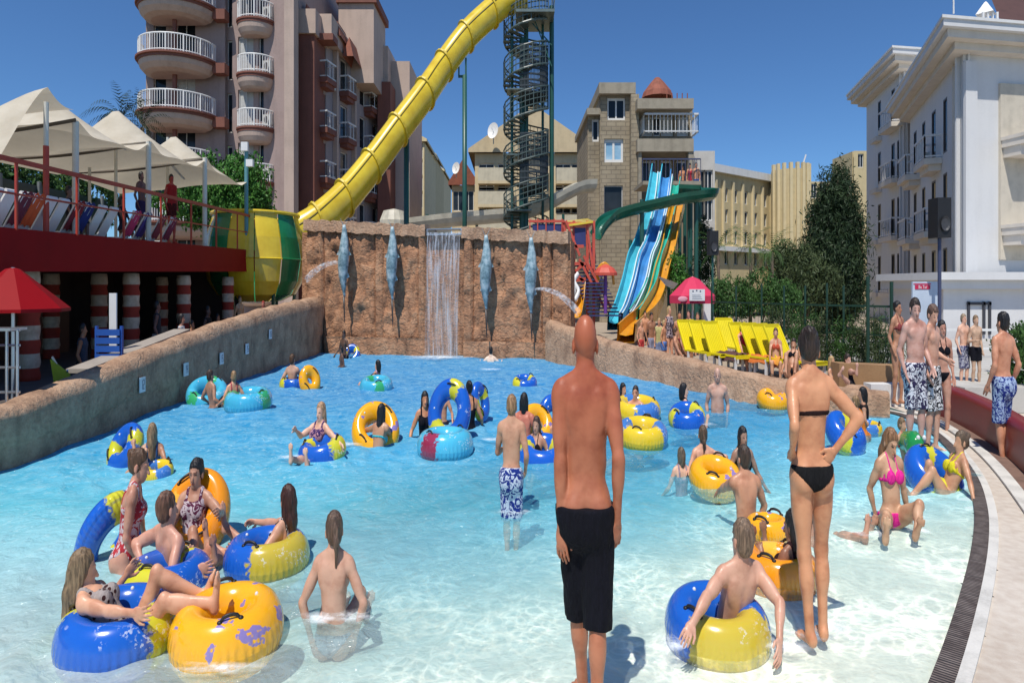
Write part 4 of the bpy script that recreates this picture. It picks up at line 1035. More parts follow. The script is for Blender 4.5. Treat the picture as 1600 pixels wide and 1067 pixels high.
def dish(px, py, d, r, label, parent_z):
    c = P(px, py, d); o = thing('satellite_dish', label, 'satellite dish', (c[0], c[1], c[2] - r)); m = MB()
    V = []; F = []; n, k = 18, 4; ax = nrm((-.35, -.85, .35)); u, v, w = frame((0, 0, 0), ax)
    for j in range(k + 1):
        rr = r * j / k
        for i in range(n): a = 2*math.pi*i/n; V.append(c + (u * math.cos(a) + v * math.sin(a)) * rr + w * (.28 * r * (j / k) ** 2))
    for j in range(k):
        for i in range(n): F.append((j*n+i, j*n+(i+1) % n, (j+1)*n+(i+1) % n, (j+1)*n+i))
    m.add(V, F); m.build('reflector', whitem, o, smooth=True); m = MB(); m.cyl(c, c - np.array([0, -.3, r * 1.3]), .06); m.cyl(c, c + w * r * .8, .03); m.build('mast', steel, o)
dish(771, 206, 70, .62, 'larger white satellite dish on the gable of the cream block', 0); dish(713, 264, 78, .5, 'smaller white satellite dish above the brown roofed house', 0)

# stone-clad building with glazed terrace
stone = NT('grey stone cladding'); br = stone.n('ShaderNodeTexBrick', Scale=1.0, Mortar_Size=.035, Brick_Width=.75, Row_Height=.34); 
sv = stone.n('ShaderNodeVectorMath', _operation='ADD'); sx = stone.sep(stone.co('Object')); cm = stone.n('ShaderNodeCombineXYZ'); stone.t.links.new(stone.math('ADD', sx[0], sx[1]), cm.inputs[0]); stone.t.links.new(sx[2], cm.inputs[1]); stone.t.links.new(cm.outputs[0], br.inputs[0])
br.inputs['Color1'].default_value = (.27, .22, .15, 1); br.inputs['Color2'].default_value = (.36, .30, .205, 1); br.inputs['Mortar'].default_value = (.11, .09, .065, 1)
stone.base(stone.mix(.5, br.outputs[0], stone.ramp(stone.noise(.9, 5), [(.3, (.20, .165, .115)), (.7, (.42, .35, .25))]), ), .9); stone.bump(br.outputs[0], .6, .04); stone = stone.m
D1 = 50.0
sb = thing('stone_building', 'grey stone clad building with blue glazed windows behind the racing slides', 'building', (X(1000, D1), D1, 0))
W = Wall((X(938, D1), D1), (X(990, D1), D1), 0, P(0, 150, D1)[2], stone, sb); z = lambda y, d=D1: P(0, y, d)[2]
skyg = NT('sky blue glass'); skyg.base(skyg.ramp(skyg.noise(.8, 2), [(.4, (.25, .45, .62)), (.6, (.40, .58, .72))]), .1); skyg = skyg.m
W.open(W.upx(949), W.upx(977), z(188), z(153), None, whitem, 1, .12); W.open(W.upx(944), W.upx(974), z(254), z(217), skyg, whitem, 1, .16); W.open(W.upx(944), W.upx(973), z(335), z(290), None, framem, 0, .05); W.build()
W2 = Wall((X(919, D1 + .8), D1 + .8), (X(938, D1 + .8), D1 + .8), 0, z(170), stone, sb); W2.open(W2.upx(925), W2.upx(936), z(218), z(182), None, whitem, 0, .12); W2.build()
m = MB(); m.box(X(919, 51.2), X(938, 51.2), 51.3, 60, 0, z(170)); m.box(X(938, 50), X(990, 50), 50.5, 60, 0, z(150)); m.build('core', stone, sb)
con = paint('weathered concrete', (.33, .29, .22), .85, .25, 2)
m = MB(); m.box(X(936, 49.5), X(993, 49.5), 49.4, 60, z(150), z(133)); m.box(X(917, 50.3), X(939, 50.3), 50.2, 60, z(178), z(168)); m.build('cornice', con, sb)
m = MB(); m.box(X(986, 49.3), X(998, 49.3), 49.2, 50.4, 0, z(152)); m.build('pier', stone, sb)
# right part: terrace slab, glazing, roof slab
m = MB(); m.box(X(996, 48.5), X(1084, 48.5), 48.5, 60, z(237, 48.5), z(217, 48.5)); m.build('terrace_slab', con, sb)
m = MB(); m.box(X(996, 48.3), X(1084, 48.3), 48.3, 60, z(170, 48.3), z(154, 48.3)); m.build('roof_slab', con, sb)
W3 = Wall((X(996, 50.6), 50.6), (X(1082, 50.6), 50.6), z(217, 50.6), z(165, 50.6), stone, sb)
for a, b, pn in ((1002, 1020, curtm), (1021, 1032, None), (1033, 1052, curtm), (1058, 1076, curtm)): W3.open(W3.upx(a), W3.upx(b), z(216, 50.6) + .1, z(183, 50.6), pn, framem, 0, .07)
W3.build(); W3.rail(.2, W3.L - .1, 1.9, z(217, 50.6), .9, framem, bar=.04, o0=0)
W4 = Wall((X(996, 51), 51), (X(1084, 51), 51), 0, z(237, 51), paint('dark ochre', (.25, .19, .12), .85, .2), sb)  # lower wall below the terrace slab, plain dark ochre
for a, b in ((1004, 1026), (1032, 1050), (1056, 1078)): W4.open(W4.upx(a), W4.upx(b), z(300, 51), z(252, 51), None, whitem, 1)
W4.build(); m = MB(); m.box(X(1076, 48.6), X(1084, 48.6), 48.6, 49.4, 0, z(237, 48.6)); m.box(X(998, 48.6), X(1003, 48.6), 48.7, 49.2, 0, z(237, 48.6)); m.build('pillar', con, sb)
m = MB(); c = (X(1027, 53), 53); m.lathe((c[0], c[1], z(154, 53)), [(1.3, 0), (1.15, .3), (.55, .8), (.2, 1.05), (0, 1.1)], 12); m.build('dome', tile, sb)
m = MB()
for px in (1042, 1050, 1058, 1066, 1074): m.cyl((X(px, 50), 50, z(154)), (X(px, 50), 50, z(146)), .04)
m.build('rebar', tile, sb)
simple_house('white_annex', 'narrow white building joined to the right of the stone building', 1085, 1117, 51.5, 236, paint('annex white', (.56, .54, .50), .8), 8, (262, 300, 345, 390), (1095, 1107), (.7, 1.1))

# long yellow hotel with a ribbed round tower
D2 = 78.0
yh = thing('yellow_hotel', 'long pale yellow hotel with small square windows and ribbed tower behind the trees', 'hotel', (X(1180, D2), D2, 0))
W = Wall((X(1112, 74), 74), (X(1210, 82), 82), 0, P(0, 262, 74)[2], yel2, yh)
for y in (318, 350, 382, 414):
    for px in (1135, 1150, 1166, 1181, 1196): u = W.upx(px); zz = P(0, y, 77)[2]; W.open(u - .35, u + .35, zz, zz + 1.0, None, framem, 0)
W.build(); m = MB()
for px in (1116, 1128, 1143, 1158, 1174, 1189, 1203): u = W.upx(px); m.obox(W.A, W.d, W.n, u, u + .3, .003, .25, P(0, 385, 76)[2], W.z1 - .8)
m.build('rib', yel, yh); m = MB(); m.obox(W.A, W.d, W.n, -.5, W.L, -.6, .5, W.z1 - .3, W.z1 + .25); m.build('cornice', whitem, yh); m = MB(); m.obox(W.A, W.d, W.n, 0, W.L, .003, .6, P(0, 393, 76)[2], P(0, 386, 76)[2]); m.build('ledge', whitem, yh)
m = MB(); m.box(X(1112, 76), X(1210, 83), 83, 95, 0, W.z1 - .5); m.build('core', yel2, yh)
ct = (X(1234, 80), 80); m = MB(); zt = P(0, 262, 77.5)[2]; m.lathe((ct[0], ct[1], 0), [(2.2, 0), (2.2, zt), (0, zt)], 24); m.build('tower', yel2, yh, smooth=False)
m = MB()
for i in range(9): a = math.pi + math.pi * (i + .5) / 9; x, y = ct[0] + math.cos(a) * 2.2, ct[1] + math.sin(a) * 2.2; m.box(x - .17, x + .17, y - .2, y + .25, 3, zt + .45)
m.build('rib', yel, yh)
simple_house('yellow_wing', 'low yellow wing between the ribbed tower and the dark tree', 1262, 1296, 84, 284, yel2, 9, (310, 345), (1272, 1286), (.8, 1.2))
simple_house('yellow_tower', 'plain yellow tower top showing between dark tree and white hotel', 1334, 1356, 90, 236, yel2, 6, (262,), (1345,), (.8, 1.2))
m = MB(); a = P(1253, 262, 80); m.bar(a, a + np.array([.5, 0, 1.0]), .12); tag(m.build('roof_antenna', whitem, None, tuple(a)), 'short white slanted antenna on the ribbed yellow tower', 'antenna')

# --- white hotel on the right
wh = paint('white render', (.66, .655, .645), .7, .06, .4); wh2 = paint('warm white trim', (.66, .60, .52), .75, .1); stonec = paint('cream rough panel', (.58, .52, .42), .9, .15, 2, .6)
wo = thing('white_hotel', 'big white hotel with deep eaves and small balconies on the right', 'hotel', (29, 42, 0))
zA = 10.55; CA = (X(1505, 36), 36.0); LA = (X(1422, 50), 50.0)
dfr = paint('brown frame', (.10, .09, .09), .5)
WA = Wall(LA, CA, 0, zA, wh, wo, inward=(1, .3), thick=.07)
fl = [1.2, 4.1, 7.0]
for i, zz in enumerate(fl):
    for px, w in ((1428, 1.0), (1441, 1.0), (1456, 1.1), (1474, .95)): u = WA.upx(px); WA.open(u, u + w, zz + .15, zz + 2.25, None, dfr, 0)
WA.build()
for i, zz in enumerate(fl):
    for px, w in ((1426, 3.0), (1455, 3.1)):
        u = WA.upx(px); m = MB(); m.obox(WA.A, WA.d, WA.n, u - .2, u + w, .01, 1.0, zz - .18, zz + .06); m.obox(WA.A, WA.d, WA.n, u + .1, u + w - .3, .01, .7, zz - .42, zz - .18); b = m.build('balcony', wh2, wo)
        WA.rail(u - .15, u + w - .05, .94, zz + .06, .9, wh, parent=b, bar=.06)
RB = (CA[0] + 14 * .985, CA[1] + 14 * .17)
WR = Wall(CA, RB, 0, zA, wh, wo, thick=.3); WR.build()
m = MB(); m.add([(*CA, zA), (*RB, zA), (RB[0] + 2, RB[1] + 16, zA), (LA[0] + .3, LA[1], zA)], [(0, 1, 2, 3)]); m.add([(RB[0], RB[1], 0), (RB[0] + 2, RB[1] + 16, 0), (RB[0] + 2, RB[1] + 16, zA), (RB[0], RB[1], zA)], [(0, 1, 2, 3)]); m.add([(LA[0], LA[1], 0), (RB[0] + 2, RB[1] + 16, 0), (RB[0] + 2, RB[1] + 16, zA), (LA[0], LA[1], zA)], [(3, 2, 1, 0)]); m.build('rear_wall', wh, wo)
m = MB(); u = WR.upx(1503) ; m.obox(WR.A, WR.d, WR.n, 0, .75, .003, .18, 2.4, zA - .7); m.build('corner_pier', wh, wo)
m = MB(); u1 = WR.upx(1560); m.obox(WR.A, WR.d, WR.n, u1, WR.L, .003, .14, 2.9, zA - 1.4); m.build('panel', stonec, wo)
for zz in (4.0, 7.1): 
    m = MB(); m.obox(WR.A, WR.d, WR.n, u1 + .05, WR.L, .15, 1.5, zz - .25, zz); m.obox(WR.A, WR.d, WR.n, u1 + .15, WR.L, .15, 1.2, zz - .6, zz - .25); m.obox(WR.A, WR.d, WR.n, u1, WR.L, .15, 1.65, zz, zz + .12); m.build('balcony', wh2, wo)
def eave(par, pts, z, over=1.5, th=.55, inner=None):
    """stepped cornice around plan polygon pts (outer corner list) pointing outward"""
    for (k, z0, z1, mt) in ((.45, z - .55, z - .3, wh2), (.8, z - .3, z - .02, wh2), (1.0, z - .02, z + .22, wh), (1.06, z + .22, z + .32, whitem)):
        m = MB(); c = np.mean(np.array(inner or pts), 0); poly = []
        n = len(pts)
        for i in range(n):
            p = np.array(pts[i]); a = np.array(pts[i - 1]); b = np.array(pts[(i + 1) % n]); d1 = nrm(p - a); d2 = nrm(b - p)
            n1 = np.array([d1[1], -d1[0]]); n2 = np.array([d2[1], -d2[0]])
            bis = n1 + n2; bis = bis / (bis @ n1); poly.append(tuple(p + bis * over * k))
        m.prism(poly, z0, z1); m.build('eave', mt, par)
eave(wo, [LA, CA, RB, (RB[0] + 2, RB[1] + 16)], zA + .1)
# rear block B
CB = (X(1412, 52.3), 52.3); LB = (X(1354, 62), 62.0); zB = 13.4
WB = Wall(LB, CB, 0, zB, wh, wo, inward=(1, .3), thick=.07)
for zz in (1.6, 4.55, 7.5, 10.4):
    for px, w in ((1372, .8), (1393, .8), (1402, 1.0)): u = WB.upx(px); WB.open(u, u + w, zz + .1, zz + 2.1, None, dfr, 0)
WB.build()
for zz in (1.6, 4.55, 7.5, 10.4):
    u = WB.upx(1391); m = MB(); m.obox(WB.A, WB.d, WB.n, u - .2, u + 3.2, .01, .9, zz - .2, zz + .05); b = m.build('balcony', wh2, wo); WB.rail(u - .1, u + 3.1, .85, zz + .05, .9, wh, parent=b, bar=.06)
    u = WB.upx(1369); m = MB(); m.obox(WB.A, WB.d, WB.n, u - .2, u + 1.6, .01, .5, zz - .2, zz + .05); m.build('ledge', wh2, wo)
RBB = (CB[0] + 9, CB[1] + 1.5); WBB = Wall(CB, RBB, 0, zB, wh, wo); WBB.build()
eave(wo, [LB, CB, RBB, (RBB[0] + 2, RBB[1] + 10)], zB + .1)
# ground floor block with cornice, and wall behind the kids
m = MB(); m.box(X(1474, 31), 40, 31, 35.5, .2, P(0, 446, 31)[2] + .15); m.build('ground_floor', wh, wo)
m = MB(); zc = P(0, 440, 30.5)[2]; m.box(X(1466, 30.4), 41, 30.3, 35.6, zc + .05, zc + .28); m.box(X(1470, 30.6), 41, 30.6, 35.6, zc - .22, zc + .05); m.build('cornice', wh, wo)
m = MB()
for px in (1512, 1536, 1545): m.box(X(px, 31) - .05, X(px, 31) + .05, 30.90, 30.98, .5, zc - .6)
m.box(X(1510, 31), X(1547, 31), 30.90, 30.98, zc - .7, zc - .62); m.build('window_frame', paint('dark frame', (.05, .05, .06), .5), wo)
# clutter on the roof
o = thing('roof_cowl', 'white slatted chimney cowl on the roof of the white hotel', 'chimney cowl', P(1548, 40, 38)); c = P(1548, 40, 38); m = MB(); m.box(c[0] - .5, c[0] + .5, c[1], c[1] + .9, zA + .2, c[2] - .0); m.build('stack', whitem, o)
m = MB(); zz = c[2]
for dx in (-.42, -.14, .14, .42): m.box(c[0] + dx - .05, c[0] + dx + .05, c[1], c[1] + .1, zz, zz + .5)
m.lathe((c[0], c[1] + .4, zz + .5), [(.62, 0), (.1, .45), (0, .5)], 4); m.build('cap', whitem, o)
m = MB(); a = P(1490, 22, 37); m.bar(a, a + np.array([-.02, 0, 1.3]), .06); m.bar(a + np.array([-.02, 0, 1.3]), a + np.array([.35, 0, .9]), .05); tag(m.build('roof_mast', whitem, None, tuple(a)), 'thin white mast at the roof corner of the white hotel', 'mast')
m = MB()
for k, px in enumerate((1496, 1510, 1520, 1530)): a = P(px, 30 + k * 4, 37.5); m.bar((a[0], a[1], zA + .35), (a[0], a[1], zA + .8 + .1 * (k % 2)), .05); m.bar((a[0] - .2, a[1], zA + .6), (a[0] + .3, a[1], zA + .7), .04)
tag(m.build('roof_pipes', paint('grey pipe', (.12, .12, .12), .5), None, (a[0], a[1], zA + .3)), 'small dark pipes standing behind the roof edge of the white hotel', 'pipes')
m = MB(); a = P(1604, 60, 40); m.add([(a[0] - 1.2, a[1], a[2]), (a[0] + 5, a[1], a[2]), (a[0] + 5, a[1] + 5, a[2] + 3), (a[0] + 1.5, a[1] + 5, a[2] + 3), (a[0] + 5, a[1] + 5, a[2])], [(0, 1, 2, 3), (0, 3, 4)]); m.build('roof', paint('dark ridge tiles', (.08, .035, .03), .8), wo)

acm = paint('air conditioner', (.55, .54, .5), .6, .15, 3)
def ac(W, px, z, par):
    u = W.upx(px); m = MB(); m.obox(W.A, W.d, W.n, u, u + .85, .02, .36, z, z + .58); b = m.build('air_conditioner', acm, par)
    m = MB(); V = [W.pt(u + .33 + .2 * math.cos(2 * math.pi * i / 16), .365, z + .29 + .2 * math.sin(2 * math.pi * i / 16)) for i in range(16)]; m.add(V, [tuple(range(16))]); m.build('fan_grille', dfr, b)
for z in zf: ac(Wr, 414, z - .35, ho)
for z in zg[::2]: ac(Wg, 515, z - .2, ho)
for zz in fl[1:]: ac(WA, 1449, zz + .1, wo)
ac(WB, 1384, 5.0, wo); ac(WB, 1384, 7.9, wo)
m = MB(); u = WA.upx(1492); m.obox(WA.A, WA.d, WA.n, u, u + .12, .02, .14, .2, zA - .5); m.build('downpipe', wh2, wo)
# ------------------------------------------------------------------ vegetation
def leafmat(name, c1, c2, c3):
    t = NT(name); n = t.noise(1.1, 4); oi = t.noise(9, 2)
    t.base(t.ramp(t.math('ADD', t.math('MULTIPLY', n, .6), t.math('MULTIPLY', oi, .4)), [(.35, c1), (.5, c2), (.68, c3)]), .6); t.set(t.b, 'Specular IOR Level', .3); return t.m
def leaves(blobs, n, size, seed=0, thin=.35, clump=40, droop=0.0):
    """leaf faces gathered in clumps through ellipsoidal volumes"""
    r = np.random.default_rng(seed); V = []; vol = np.array([b[1][0] * b[1][1] * b[1][2] for b in blobs]) ** .67; pr = vol / vol.sum(); nc = max(1, n // clump)
    for i in range(nc):
        b = blobs[r.choice(len(blobs), p=pr)]; q = r.normal(size=3); q /= np.linalg.norm(q); c = np.array(b[0]) + q * np.array(b[1]) * r.uniform(.45, 1.0) ** .6
        cr = r.uniform(.5, 1.2) * size * 4.2
        p = c + r.normal(size=(clump, 3)) * cr * np.array([.5, .5, .36]); p[:, 2] -= droop * np.abs(r.normal(size=clump))
        a = r.normal(size=(clump, 3)); a /= np.linalg.norm(a, axis=1)[:, None]; bb = np.cross(a, r.normal(size=(clump, 3))); bb /= np.linalg.norm(bb, axis=1)[:, None]
        s = size * r.uniform(.6, 1.3, size=(clump, 1)); V.append(np.stack([p - a * s, p + bb * s * thin, p + a * s, p - bb * s * thin], 1))
    V = np.concatenate(V).reshape(-1, 3); return V, np.arange(len(V)).reshape(-1, 4)
bark = paint('bark', (.11, .08, .055), .9, .3, 4, .8)
def tree(name, label, base, blobs, n, size, lm, trunk=None, seed=0, thin=.35, cat='tree', group=None, droop=0, tr=.12):
    o = thing(name, label, cat, base, group); V, F = leaves(blobs, n, size, seed, thin, droop=droop); link_mesh('crown', V, F, lm, o)
    m = MB(); rr = random.Random(seed); b = np.array(base, float)
    for bl in blobs[:6]:
        c = np.array(bl[0]); mid = b * .45 + c * .55 + np.array([rr.uniform(-.15, .15), rr.uniform(-.15, .15), 0]); k1 = b + np.array([rr.uniform(-.05, .05), 0, (mid[2] - b[2]) * .35]); m.path([b, k1, mid, c, c + np.array([rr.uniform(-.3, .3), 0, bl[1][2] * .5])], [tr, tr * .8, tr * .5, tr * .25, tr * .1], 7)
    m.build('trunk', bark, o, smooth=True); return o
g_dark = leafmat('dark cypress green', (.008, .018, .007), (.018, .038, .013), (.045, .075, .025)); g_mid = leafmat('shrub green', (.02, .05, .010), (.04, .10, .02), (.09, .18, .04)); g_hedge = leafmat('hedge green', (.02, .07, .01), (.05, .16, .02), (.12, .27, .05)); g_ol = leafmat('olive green', (.03, .045, .015), (.055, .08, .028), (.11, .13, .055))
def B_(px, py, d, rx, rz, ry=None): return (P(px, py, d), (rx, ry or rx, rz))
tree('conifer_tree', 'tall dark feathery tree beside the left edge of the white hotel', (X(1315, 40), 40, .2), [B_(1308, 300, 40, 1.0, 1.2), B_(1296, 345, 40, 1.2, 1.4), B_(1318, 360, 40.5, 1.2, 1.7), B_(1312, 400, 40.2, 1.2, 1.5), B_(1290, 400, 39.5, 1.4, 1.3), B_(1316, 430, 40, 1.3, 1.4), B_(1262, 410, 40, 1.0, .8), B_(1312, 272, 40.5, .55, .5), B_(1300, 465, 39.5, 1.6, .9)], 52000, .13, g_dark, seed=3, thin=.22, droop=.25, tr=.3)
tree('conifer_tree', 'lighter brownish bushy tree in front of the dark feathery tree', (X(1255, 38), 38, .2), [B_(1256, 415, 38, .9, .7), B_(1242, 440, 37.5, 1.0, .7), B_(1270, 440, 37.5, 1.3, .8), B_(1222, 410, 38, .6, .8)], 20000, .12, g_ol, seed=4, thin=.25, droop=.15, tr=.15)
hg = thing('hedge_tree', 'bright green leafy tree behind the sail posts of the terrace', 'tree', (X(350, 36), 36, 1.5)); V, F = leaves([B_(310, 300, 37, 1.6, 1.1), B_(345, 285, 36, 1.8, 1.1), B_(385, 295, 36, 1.4, 1.2), B_(400, 320, 36, 1.0, .8), B_(330, 320, 36, 3, .9)], 15000, .10, 5, .5); link_mesh('crown', V, F, g_hedge, hg); m = MB(); m.cyl((X(350, 36), 36, 0), (X(350, 36), 36, 4), .2, .12); m.build('trunk', bark, hg)
def palm(label, px, ytop, d, zb, nf=14, L=1.6, tr=.14, seed=0, lm=None):
    c = P(px, ytop, d); o = thing('palm_tree', label, 'palm', (c[0], c[1], zb)); m = MB(); m.path([(c[0], c[1], zb), (c[0] + .05, c[1], (zb + c[2]) / 2), (c[0], c[1], c[2])], [tr * 1.3, tr, tr * .9], 8); m.build('trunk', bark, o, smooth=True)
    r = random.Random(seed); V = []; F = []
    for k in range(nf):
        a = 2 * math.pi * k / nf + r.uniform(-.2, .2); el = r.uniform(.1, 1.2); n = 12; pp = c.copy(); dr = np.array([math.cos(a) * math.cos(el), math.sin(a) * math.cos(el), math.sin(el)])
        for i in range(n):
            q = pp + dr * L / n; dr = nrm(dr - np.array([0, 0, .13])); sdv = nrm(np.cross(dr, (0, 0, 1))); w = L * .13 * math.sin(math.pi * (i + 1.2) / (n + 1.5))
            for sd in (-1, 1):
                b = len(V); V += [pp, pp + dr * L * .035, q + sdv * sd * w + dr * .1 * L - np.array([0, 0, w * .5])]; F.append((b, b + 1, b + 2))
            pp = q
    link_mesh('fronds', np.array(V), np.array(F), lm or g_mid, o)
palm('dark palm sticking up behind the canvas sail by the hotel', 190, 185, 42, 1, 26, 2.6, .18, 1, g_dark)
palm('small dark palm behind the sail, right of the first palm', 222, 200, 43, 1, 20, 2.2, .15, 2, g_dark)
palm('small palm left of the pole with speaker behind the umbrella', 1122, 392, 36, .2, 18, 1.5, .09, 3)
palm('middle small palm in front of the yellow hotel wall', 1172, 388, 37, .2, 18, 1.6, .09, 4)
palm('small palm just left of the brownish bushy tree', 1206, 395, 36, .2, 18, 1.5, .09, 5)
for k, (px, py, d, rx, rz, lb) in enumerate(((1118, 465, 33, .7, .6, 'green shrub behind the pink umbrella'), (1150, 462, 33.5, .9, .65, 'green shrub under the middle small palm'), (1190, 455, 34, .9, .7, 'rounded green shrub left of the tall trees'), (1222, 470, 33, .9, .7, 'low green shrub at the foot of the brownish tree'),
                                    (1098, 400, 40, .5, 1.6, 'slim dark green cypress behind the pole of the green slide'), (1058, 430, 36, .5, .8, 'small light green bush between orange slide and umbrella'))):
    tree('garden_shrub', lb, (X(px, d), d, .2), [B_(px, py, d, rx, rz), B_(px + 8, py + 15, d, rx * .8, rz * .6)], 3800, .07, (g_mid, g_mid, g_mid, g_mid, g_dark, g_hedge)[k], seed=20 + k, thin=.4, cat='shrub', tr=.05)
for k, (px, py, d, lb) in enumerate(((1260, 515, 21.5, 'flowering shrub just behind the dark haired woman in the black bikini'), (1292, 520, 21, 'flowering shrub behind the person on the dark lounger'), (1325, 522, 20.5, 'feathery shrub between two green fence posts'), (1357, 530, 20, 'feathery shrub left of the standing group'), (1385, 525, 20.5, 'shrub behind the men at the right shore'), (1215, 505, 23, 'shrub behind the middle of the yellow lounger row'))):
    tree('fence_shrub', lb, (X(px, d), d, .3), [B_(px, py, d, .45, .45), B_(px + 6, py + 22, d, .5, .4), B_(px - 8, py + 12, d, .35, .4)], 3000, .055, g_ol if k % 2 else g_mid, seed=40 + k, thin=.18, cat='shrub', droop=.05, tr=.03, group='shrubs along the green fence')
# hill far behind
tag(MB().add([(X(1240, 600), 600, 0), (X(1290, 600), 600, 62), (X(1330, 600), 620, 74), (X(1400, 600), 640, 40), (X(1450, 600), 640, 0)], [(0, 1, 2, 3, 4)]).build('far_hill', paint('hill', (.10, .15, .14), .9)), kind='structure')
# green fence
fm = paint('dark green steel', (.012, .045, .028), .45, .2)
fe = thing('green_fence', 'dark green wire fence on posts behind the loungers and shrubs', 'fence', (X(1250, 21), 21, .2))
posts = [(1112, 26), (1150, 24.6), (1190, 23.3), (1225, 22.3), (1258, 21.5), (1292, 20.8), (1318, 20.4), (1356, 19.8), (1393, 19.2)]
for px, d in posts: m = MB(); x = X(px, d); m.cyl((x, d, .2), (x, d, 1.9 + .05 * (px % 3)), .035, n=8); m.build('post', fm, fe)
m = MB()
for (p0, d0), (p1, d1) in zip(posts[:-1], posts[1:]):
    for zz in (1.55, 1.0, .45): m.bar((X(p0, d0), d0, zz), (X(p1, d1), d1, zz), .022 if zz < 1.5 else .04)
    L = math.hypot(X(p0, d0) - X(p1, d1), d0 - d1); k = int(L / .16)
    for i in range(1, k): f_ = i / k; x = X(p0, d0) + (X(p1, d1) - X(p0, d0)) * f_; y = d0 + (d1 - d0) * f_; m.bar((x, y, .3), (x, y, 1.55), .007)
m.build('wire_mesh', fm, fe)
for px, ya, lb in ((1356, 432, 'tall dark green pole standing left of the white hotel'), (1393, 440, 'second tall dark green pole, right of the first')):
    m = MB(); d = 19; x = X(px, d); m.cyl((x, d, .2), (x, d, P(0, ya, d)[2]), .05, n=8); tag(m.build('tall_pole', fm, None, (x, d, .2)), lb, 'pole')
# ------------------------------------------------------------------ the red terrace bar on the left
red = paint('deep red paint', (.26, .003, .006), .6, .12, .8, .1, 0, .15); redr = paint('red rail', (.42, .05, .03), .45); cw = paint('cream post', (.62, .60, .52), .6, .15)
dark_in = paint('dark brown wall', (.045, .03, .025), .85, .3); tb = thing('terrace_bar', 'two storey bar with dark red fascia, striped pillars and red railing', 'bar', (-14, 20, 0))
fx = lambda y: -11.5 - .043 * (y - 14.4); fzb = lambda y: 2.13 + .016 * (y - 14.4); fzt = lambda y: 2.755 + .016 * (y - 14.4)
m = MB(); V = []
for y in (4, 30.6):
    for (dx, z) in ((0, fzb(y)), (0, fzt(y)), (-.12, fzt(y)), (-.12, fzb(y))): V.append((fx(y) + dx, y, z))
m.add(V, [(0, 1, 5, 4), (1, 2, 6, 5), (2, 3, 7, 6), (3, 0, 4, 7), (0, 3, 2, 1), (4, 5, 6, 7)]); m.build('fascia', red, tb)
m = MB(); V = []
for y in (4, 30.5):
    for (dx, z) in ((-.13, fzb(y) + .05), (-.13, fzt(y) - .15), (-9, fzt(y) - .15), (-9, fzb(y) + .05)): V.append((fx(y) + dx, y, z))
m.add(V, [(0, 1, 5, 4), (1, 2, 6, 5), (2, 3, 7, 6), (3, 0, 4, 7), (0, 3, 2, 1), (4, 5, 6, 7)]); m.build('deck', paint('grey deck', (.25, .22, .2), .8), tb)
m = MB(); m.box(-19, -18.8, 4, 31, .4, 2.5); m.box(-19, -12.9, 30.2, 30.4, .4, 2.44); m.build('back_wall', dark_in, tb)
m = MB(); m.box(-17.5, -16.6, 14, 24, .4, 1.45); m.build('counter', paint('counter brown', (.10, .05, .03), .6), tb)
str_ = NT('striped pillar'); sz = str_.sep(str_.co('Generated')); fr_ = str_.math('FRACT', str_.math('MULTIPLY', sz[2], 4.0)); nn_ = str_.noise(6, 4)
str_.base(str_.mix(str_.ramp(fr_, [(.48, 0), (.5, 1)]), (.30, .03, .015), str_.ramp(nn_, [(.3, (.42, .33, .24)), (.7, (.62, .52, .40))])), .8); str_.bump(nn_, .5, .03); str_ = str_.m
for px, x0 in ((45, -12.4), (155, -14.0), (205, -12.5), (287, -12.5), (356, -12.5), (253, -15.5), (80, -15.5)):
    d = x0 / ((px - 800) / FX); m = MB(); n = 10; m.path([(x0, d, .4 + i * .1) for i in range(19)] , [.24 + .02 * math.sin(i * 2.4) for i in range(19)], 12); m.build('pillar', str_, tb, smooth=True)
# railing
yb = np.linspace(6, 30.4, 12)
m = MB(); m.bar((fx(6) + .02, 6, fzt(6) + .98), (fx(30.4) + .02, 30.4, fzt(30.4) + .98), .07); m.bar((fx(6), 6, fzt(6) + .5), (fx(30.4), 30.4, fzt(30.4) + .5), .03)
m.build('handrail', redr, tb)
for y in yb: m = MB(); m.bar((fx(y), y, fzt(y) - .02), (fx(y), y, fzt(y) + .97), .05); m.build('rail_post', redr, tb)
